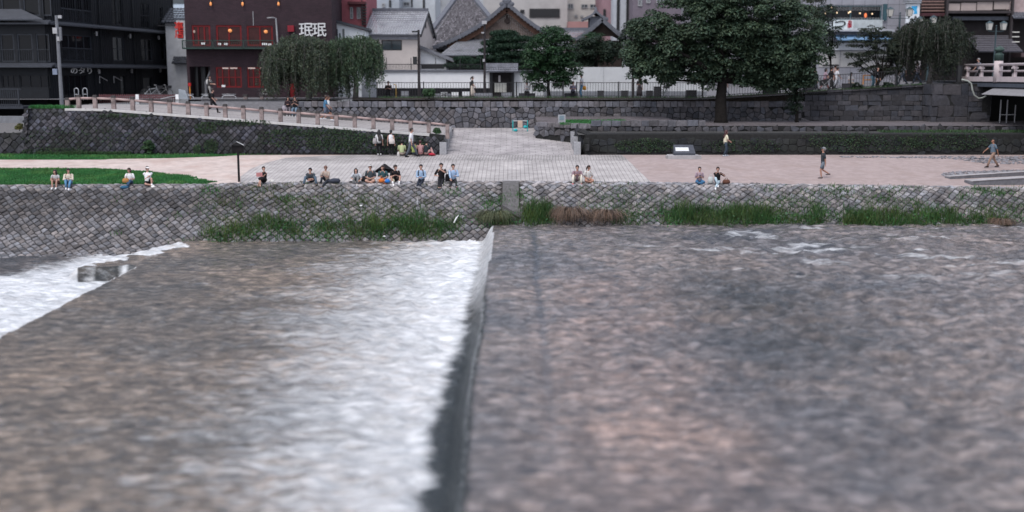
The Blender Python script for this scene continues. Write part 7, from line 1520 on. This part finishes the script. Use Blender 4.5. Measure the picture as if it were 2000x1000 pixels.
# --- right of the drain
person(S_(1127), PI, 'man in mauve tee, cream trousers and bright pink shoes, knees drawn up', 1.76, 'hug', .5, hp=-.35, top=(.25, .17, .195), bottom=(.62, .57, .49), shoes=(.75, .05, .12), lf=(-.2, .48, 0), rf=(.24, .48, 0), lh=(-.1, .42, .36), rh=(.1, .42, .36), kp=((-.35, 1, .9), (.35, 1, .9)), **J)
a = person(S_(1148), PI+.25, 'cross legged woman in pale knit top with black strap, facing the man in mauve', 1.64, 'cross', .25, hy=.6, hair='tail', hc='brown', top=(.58, .56, .54), sleeve=.5, bottom=(.45, .25, .19), blen=.35, shoes=(.6, .55, .52), female=True, skin='mid', **J)
m = MB(); m.tube([a['W'](Vector((-.02, -.16, .12))), a['W'](Vector((-.1, -.19, .4))), a['W'](Vector((-.02, -.02, .62))), a['W'](Vector((.1, .14, .3)))], [.06, .05, .02, .02], 7); tag(m.build('sling_bag', cloth((.014, .014, .016)), None, True), 'black sling bag across the back of the cross legged woman', 'bag')
m = MB(); x, y, z = S_(1113); m.ball((x, 60.9, z-.03), (.13, .08, .035), 8, 5); tag(m.build('sandals', cloth((.03, .025, .025)), None, True), 'dark flat item lying left of the man with pink shoes', 'sandal')
a = person(S_(1366), PI, 'cross legged woman in mauve tee and blue jeans looking down at her phone', 1.6, 'cross', .25, hp=-.45, hair='tail', hc='dark', top=(.33, .25, .29), bottom=(.05, .14, .26), shoes=(.66, .65, .66), lh=(-.05, .26, .34), rh=(.05, .26, .34), female=True, **J); held(a, 0, 'black phone in the hands of the woman in mauve tee', 'phone', (.02, .02, .025), (.035, .01, .06), 'phone')
x, y, z = S_(1387); bagat((x, 60.9, z-.02), 'pale canvas tote standing between the two women at right', (.45, .46, .45), (.15, .09, .36), 'bag', 'tote_bag')
a = person(S_(1402), PI-.15, 'woman in black tee and pale blue jeans resting an arm on her knee', 1.66, 'edge', .35, hp=-.3, hair='bun', hc='brown', top=(.015, .014, .016), bottom=(.4, .5, .56), shoes=(.72, .72, .74), lf=(.12, .78, 0), rf=(-.02, .5, 0), lh=(-.24, .34, .5), rh=(.08, .2, .5), female=True, **J); x, y, z = S_(1413); bagat((x+.12, 60.85, z-.02), 'brown leather bag beside the woman in pale jeans', (.11, .05, .035), (.2, .13, .22), 'bag', 'leather_bag')
# --- standing and walking on the walkway
wz = lambda x, y: walk_z(x, y)
def W2(px, py):
    p = G(px, py)
    if p.y > 71.2: x = X(px, 71.2, py); p = Vector((x, 71.2, walk_z(x, 71.2)))
    return p
GW = dict(ground=wz)
a = person(W2(741, 300), .15, 'standing woman seen from behind, black hair, white top, dark trousers, grey shoulder bag', 1.6, hair='long', top=(.62, .62, .62), bottom=(.015, .015, .018), shoes=(.6, .6, .6), female=True, **GW); bagat(tuple(a['W'](Vector((-.27, -.05, .78)))), 'grey shoulder bag of the left standing woman', (.32, .3, .3), (.13, .08, .34), 'bag', 'shoulder_bag')
m = MB(); q = a['W']; m.tube([q(Vector((.05, -.17, .95))), q(Vector((.05, -.19, 1.1))), q(Vector((.06, -.16, 1.3)))], [(.1, .06), (.13, .08), (.09, .05)], 10); tag(m.build('backpack', cloth((.05, .045, .042)), None, True), 'dark brown backpack on the left standing woman', 'backpack')
a = person(W2(764, 300), -.1, 'standing woman seen from behind, white sleeveless top, black trousers, cream tote', 1.6, hair='tail', top=(.66, .67, .7), sleeve=0, bottom=(.012, .012, .014), shoes=(.08, .08, .08), female=True, **GW); bagat(tuple(a['W'](Vector((.1, -.2, .78)))), 'cream tote bag behind the woman in white sleeveless top', (.55, .5, .47), (.17, .07, .32), 'bag', 'tote_bag')
person(W2(803, 307), -PI/2, 'man in white shirt and grey trousers striding right past the ramp wall', 1.80, 'walk', .05, top=(.68, .68, .70), bottom=(.09, .10, .12), shoes=(.02, .02, .02), lf=(-.08, .38, .0), rf=(.08, -.3, .02), lh=(-.22, .02, .8), rh=(.22, .06, .8), hc='dark', **GW)
x, y = W2(778, 301).x, 71.3; m = MB(); m.ball((x, y, 2.68), (.1, .08, .2), 8, 6); tag(m.build('white_bag', cloth((.6, .58, .56)), None, True), 'small white bag on the paving left of the seated person in green', 'bag')
sz = lambda px, py: (lambda p: (p.x, min(p.y, 71.3), walk_z(p.x, min(p.y, 71.3))+.12))(W2(px, py))
kw = dict(ground=lambda x, y: 2.62)
person(sz(785, 301), .1, 'person in pale green tee sitting with back turned at the ramp wall', 1.6, 'cross', .2, hair='short', top=(.40, .45, .25), bottom=(.5, .42, .36), shoes=(.1, .1, .1), **kw)
person(sz(809, 298), -.2, 'person in yellow green tee sitting behind the striding man', 1.62, 'hug', .35, hp=-.3, hair='short', top=(.36, .42, .14), bottom=(.06, .07, .09), shoes=(.1, .1, .1), **kw)
person(sz(821, 297), .2, 'woman in pink shirt sitting on the ground by the ramp wall', 1.6, 'side', .1, hair='short', hc='red', top=(.44, .24, .24), sleeve=1, bottom=(.5, .25, .25), shoes=(.6, .3, .3), female=True, lf=(.4, .3, 0), rf=(.34, .4, 0), **kw)
person(sz(832, 296), -.4, 'person in dark teal top sitting right of the woman in pink', 1.6, 'side', .15, hair='short', top=(.02, .03, .035), sleeve=1, bottom=(.45, .27, .25), shoes=(.5, .1, .12), lf=(.5, .2, 0), rf=(.4, .28, 0), **kw)
x, y, z = sz(843, 294); m = MB(); m.ball((x, y, z), (.22, .14, .09), 10, 6); tag(m.build('red_bag', cloth((.4, .03, .05)), None, True), 'red bundle lying on the ground at the end of the ramp wall', 'bundle')
person(W2(1416, 304), -PI/2+.2, 'young woman in cream top and dark trousers walking along the mossy wall', 1.62, 'walk', .05, hair='long', hc='red', top=(.60, .55, .42), bottom=(.04, .055, .075), shoes=(.55, .57, .6), lf=(-.08, .1, 0), rf=(.07, -.12, 0), lh=(-.12, .3, .98), rh=(.12, .3, .98), female=True, **GW)
person(W2(1607, 348), PI/2, 'man in grey cap, charcoal tee and grey shorts walking left with head bowed', 1.72, 'walk', .06, hp=-.35, hat=(.2, .22, .25), hc='grey', skin='mid', top=(.032, .04, .048), bottom=(.13, .16, .19), blen=.45, shoes=(.12, .10, .10), lf=(-.08, .1, .0), rf=(.08, -.36, .16), lh=(-.2, -.06, .80), rh=(.2, .05, .78), **GW)
person(W2(1938, 328), PI/2+.1, 'bald man in blue grey tee and tan trousers striding left', 1.72, 'walk', .05, hair='bald', skin='tan', top=(.11, .15, .19), bottom=(.27, .18, .14), shoes=(.02, .02, .02), lf=(-.07, .36, 0), rf=(.08, -.38, .04), lh=(-.22, -.18, .84), rh=(.26, .42, .95), belly=1.12, **GW)
# --- on the ramp
rz = dict(ground=lambda x, y: ramp_z(x))
def RP_(px, y): x = X(px, y, 225); return (x, y, ramp_z(x))
a = person(RP_(415, 76.5), -PI/2, 'woman in all black with a black backpack walking along the ramp', 1.66, 'walk', .08, hair='short', hc='dark', top=(.012, .012, .013), bottom=(.012, .012, .014), shoes=(.02, .02, .02), lh=(-.12, .24, 1.0), female=True, **rz); backpack(a, 'black backpack on the woman in black', (.01, .01, .011))
a = person((X(411, 85), 85, ROAD), -PI/2-.2, 'person with a white backpack looking at a phone on the street above the ramp', 1.66, hair='bob', top=(.05, .05, .05), bottom=(.25, .24, .23), shoes=(.4, .4, .4), hp=-.3, lh=(-.06, .36, 1.12), rh=(.08, .36, 1.1)); backpack(a, 'white backpack on the person looking at a phone', (.55, .54, .52))
a = person((RP_(563, 81.3)[0], 81.3, RP_(563, 81.3)[2]+.5), PI+.2, 'woman in dark top and grey lilac trousers sitting on the kerb below the weeping tree', 1.62, 'hug', .15, hair='long', top=(.03, .02, .025), sleeve=1, bottom=(.17, .15, .17), shoes=(.5, .5, .5), lf=(-.1, .42, 0), rf=(.1, .4, 0), female=True, hy=.3, **rz); q = RP_(556, 81.2); bagat((q[0], 81.1, q[2]+.35), 'lilac grey tote resting by the seated woman under the weeping tree', (.3, .27, .3), (.16, .1, .36), 'bag', 'tote_bag')
person((RP_(577, 81.3)[0], 81.3, RP_(577, 81.3)[2]+.5), PI, 'man in black printed tee and jeans sitting on the kerb below the weeping tree', 1.74, 'hug', .1, top=(.012, .012, .013), bottom=(.14, .2, .26), shoes=(.45, .45, .45), lf=(-.1, .44, 0), rf=(.12, .46, 0), lh=(-.06, .3, .4), rh=(.08, .3, .4), **rz)
person(RP_(636, 77.5), -PI/2, 'man in blue tee and grey shorts walking down the ramp', 1.78, 'walk', .05, top=(.07, .17, .28), bottom=(.1, .12, .16), blen=.35, shoes=(.6, .6, .62), skin='tan', hc='brown', **rz)
person(RP_(641, 78.4), -PI/2, 'companion in white tee and black shorts half hidden behind the man in blue', 1.72, 'walk', .05, top=(.6, .62, .63), bottom=(.02, .02, .025), blen=.35, shoes=(.6, .6, .62), lf=(-.08, -.3, .1), rf=(.08, .36, .02), hc='brown', skin='mid', **rz)
x, y, z = RP_(588, 81.2); m = MB(); m.tube([(x, y, z+.42), (x, y, z+.62), (x, y, z+.7)], [.04, .04, .015], 8); tag(m.build('drink_bottle', cloth((.03, .025, .025))), 'dark drink bottle on the kerb right of the seated man', 'bottle')
# kerb the pair sit on
m = MB(); m.box(X(545, 81.6), X(690, 81.6), 81.2, 81.75, 3.8, ramp_z(X(570, 81.6))+.42); 
k_ = MB()
for a_, b_ in zip(np.linspace(X(548, 81.5), X(690, 81.5), 13)[:-1], np.linspace(X(548, 81.5), X(690, 81.5), 13)[1:]): z = ramp_z((a_+b_)/2); k_.box(a_, b_-.01, 81.3, 81.8, z-.3, z+.44)
tag(k_.build('kerb_blocks', CONCDK), 'low dark kerb along the ramp below the weeping trees', 'kerb')
# --- street
def RD(px, Y=86.6): x = X(px, Y, 180); return (x, Y, road_z(x))
GS = dict(group='people on the street above the river')
person(RD(922, 87.5), -PI/2, 'woman in black top and flared beige trousers walking past the white wall', 1.64, 'walk', .04, hair='tail', hc='dark', top=(.03, .025, .03), sleeve=.5, bottom=(.5, .43, .37), skirt=.85, shoes=(.02, .02, .02), female=True, lf=(-.08, .28, .09), rf=(.08, -.2, .1), **GS)
sq = dict(ground=lambda x, y: road_z(x))
def SQ(px, Y=86.2, h=.42): x = X(px, Y, 180); return (x, Y, road_z(x)+h)
person(SQ(759), PI, 'person in black crouched on a seat at the left end of the street fence', 1.66, 'hug', .3, hp=-.4, top=(.015, .015, .017), bottom=(.015, .015, .017), shoes=(.3, .25, .2), **sq, **GS)
m = MB(); x = X(774, 85.8); m.tube([(x, 85.8, ROAD), (x, 85.8, ROAD+1.0), (x-.15, 85.8, ROAD+1.05)], .04, 6); tag(m.build('yellow_post', mat('yellow_paint', (.5, .3, .05), .5)), 'thin yellow post right of the crouched person in black', 'post')
m = MB(); m.box(X(751, 86.3), X(768, 86.3), 86.0, 86.5, ROAD, ROAD+.4); tag(m.build('low_bench', SEATD), 'dark block seat under the crouched person in black', 'bench')
person(SQ(1029), PI, 'person in pale shirt and black trousers seated behind the fence near the maple', 1.62, 'hug', .25, hair='bob', top=(.45, .45, .47), sleeve=1, bottom=(.015, .015, .017), shoes=(.6, .6, .6), **sq, **GS); m = MB(); m.box(X(1013, 86.3), X(1045, 86.3), 86.0, 86.5, ROAD, ROAD+.4); tag(m.build('low_bench', SEATD), 'dark block seat beneath the person in pale shirt by the maple', 'bench')
a = person(RD(1136), PI/2, 'person in white shirt and blue jeans standing beneath the maple with an orange bag', 1.8, hair='short', hc='grey', top=(.6, .6, .62), bottom=(.07, .17, .27), shoes=(.1, .1, .1), lh=(-.2, .25, 1.1), **GS); bagat(tuple(a['W'](Vector((.18, -.22, .62)))), 'orange bag hanging by the person in white shirt', (.6, .27, .03), (.13, .08, .3), 'bag', 'orange_bag')
person(SQ(1119), PI, 'person in grey lilac top seated left of the white shirted person under the maple', 1.62, 'hug', .3, hair='short', top=(.2, .19, .26), bottom=(.02, .02, .022), shoes=(.05, .05, .05), **sq, **GS); m = MB(); m.box(X(1102, 86.3), X(1128, 86.3), 86.0, 86.5, ROAD, ROAD+.4); tag(m.build('low_bench', SEATD), 'dark block seat under the person in grey lilac', 'bench')
a = person(RD(1249), PI, 'woman in dark patterned dress holding a white parasol', 1.56, hair='long', top=(.16, .13, .14), sleeve=.5, bottom=(.06, .05, .055), skirt=.75, shoes=(.05, .05, .05), female=True, rh=(.08, .28, 1.15), **GS)
c = a['W'](Vector((.06, .1, 1.82))); u_ = thing('parasol', c, 'white parasol held over the woman in dark dress', 'umbrella'); m = MB(); n = m.add([c] + [c + Vector((.46*math.cos(t), .46*math.sin(t), -.2)) for t in np.linspace(0, 2*PI, 11)[:-1]])
for i in range(10): m.face((n, n+1+i, n+1+(i+1) % 10))
m.build('canopy', WHITE, u_); m = MB(); m.tube([c, a['W'](a['rh'])], .012, 6); m.build('shaft', GREYL, u_)
person(SQ(1515, 86.4), PI+.3, 'person in grey top seated on the bench right of the camphor trunk', 1.64, 'hug', .3, hair='short', top=(.2, .21, .23), bottom=(.02, .02, .022), shoes=(.05, .05, .05), **sq, **GS)
person(RD(1590, 87), PI, 'person in dark clothes standing left of the group with the pushchair', 1.6, hair='short', top=(.06, .07, .1), sleeve=1, bottom=(.06, .07, .09), shoes=(.4, .4, .4), **GS)
person(RD(1610, 88), -PI/2, 'person in pink lilac top pushing the pushchair', 1.66, 'walk', .05, hair='bob', top=(.35, .25, .30), bottom=(.25, .08, .07), shoes=(.1, .1, .1), lh=(-.14, .36, .98), rh=(.14, .36, .98), female=True, **GS)
person(RD(1622, 87.2), -PI/2, 'tall person in black carrying a child in the middle of the street group', 1.78, 'walk', .02, hair='short', top=(.02, .018, .018), bottom=(.03, .025, .025), shoes=(.1, .1, .1), skin='mid', lf=(-.08, .16, .08), rf=(.08, -.14, .08), **GS)
person(RD(1633, 88.2), -PI/2, 'person in white tee and white trousers at the right of the street group', 1.7, 'walk', .04, hair='short', top=(.62, .63, .66), bottom=(.5, .52, .56), shoes=(.6, .6, .6), **GS)
person(RD(1629, 89.5), -PI/2, 'bare shouldered tall man behind the street group', 1.86, 'stand', .02, hair='short', top=(.3, .22, .2), bottom=(.05, .05, .06), shoes=(.1, .1, .1), skin='tan', **GS)
person(SQ(1660, 86.6, .4), PI, 'woman in white top and beige skirt seated behind the right hand fence', 1.62, 'hug', .2, hair='bob', top=(.5, .5, .52), bottom=(.35, .3, .26), shoes=(.05, .05, .05), female=True, **sq, **GS)
person(RD(1703, 85.6), PI+.8, 'person in black top and jeans bending over under the cherry tree', 1.7, 'stand', .8, hair='short', top=(.014, .013, .014), sleeve=1, bottom=(.05, .11, .15), shoes=(.5, .5, .5), hp=-.4, lh=(-.2, .5, .7), rh=(.2, .45, .75), **GS)
person(RD(1416, 87), PI/2, 'person in white shirt on the street left of the camphor trunk', 1.62, 'walk', .04, hair='short', top=(.5, .52, .55), bottom=(.3, .32, .35), shoes=(.2, .2, .2), **GS)
for px, c, lab in ((1762, (.4, .42, .46), 'pedestrian in pale top behind the weeping cherry, left of two'), (1790, (.45, .38, .4), 'pedestrian in pinkish top behind the weeping cherry, right of two')): person(RD(px, 89), PI/2, lab, 1.68, 'walk', .04, top=c, bottom=(.1, .12, .16), shoes=(.1, .1, .1), **GS)
for px, c, lab in ((1860, (.1, .11, .14), 'pedestrian with light hair at the bridge end'), (1965, (.5, .5, .52), 'pedestrian in white crossing the bridge'), (1985, (.12, .1, .1), 'pedestrian in dark brown crossing the bridge')): x = X(px, 84, 140); person((max(x, 34), 84 if px < 1900 else 80, 7.13), PI/2, lab, 1.66, 'walk', .04, top=c, bottom=(.05, .05, .06), hc='grey' if px == 1860 else 'black', group='people on the bridge')
# ---- bake the skinned bodies into plain meshes (one continuous surface each), then add the faces
dg = bpy.context.evaluated_depsgraph_get(); dg.update(); DONE = []
for o, fm, sk in PENDING: DONE.append(bpy.data.meshes.new_from_object(o.evaluated_get(dg)))
for (o, fm, sk), me in zip(PENDING, DONE):
    n0 = len(me.vertices); V0 = np.empty(n0*3); me.vertices.foreach_get('co', V0); V = V0.reshape(-1, 3).tolist(); Fc = [tuple(p.vertices) for p in me.polygons]; off = OFF[o]
    V += [tuple(Vector(v)-off) for v in fm.v]; Fn = [tuple(i+n0 for i in f) for f in fm.f]; nm = bpy.data.meshes.new('person'); nm.from_pydata(V, [], Fc+Fn)
    for q in (sk, EYE, LIP): nm.materials.append(q)
    nm.polygons.foreach_set('material_index', [0]*len(Fc)+fm.m); nm.polygons.foreach_set('use_smooth', [True]*(len(Fc)+len(Fn))); nm.update(); o.modifiers.clear(); o.data = nm
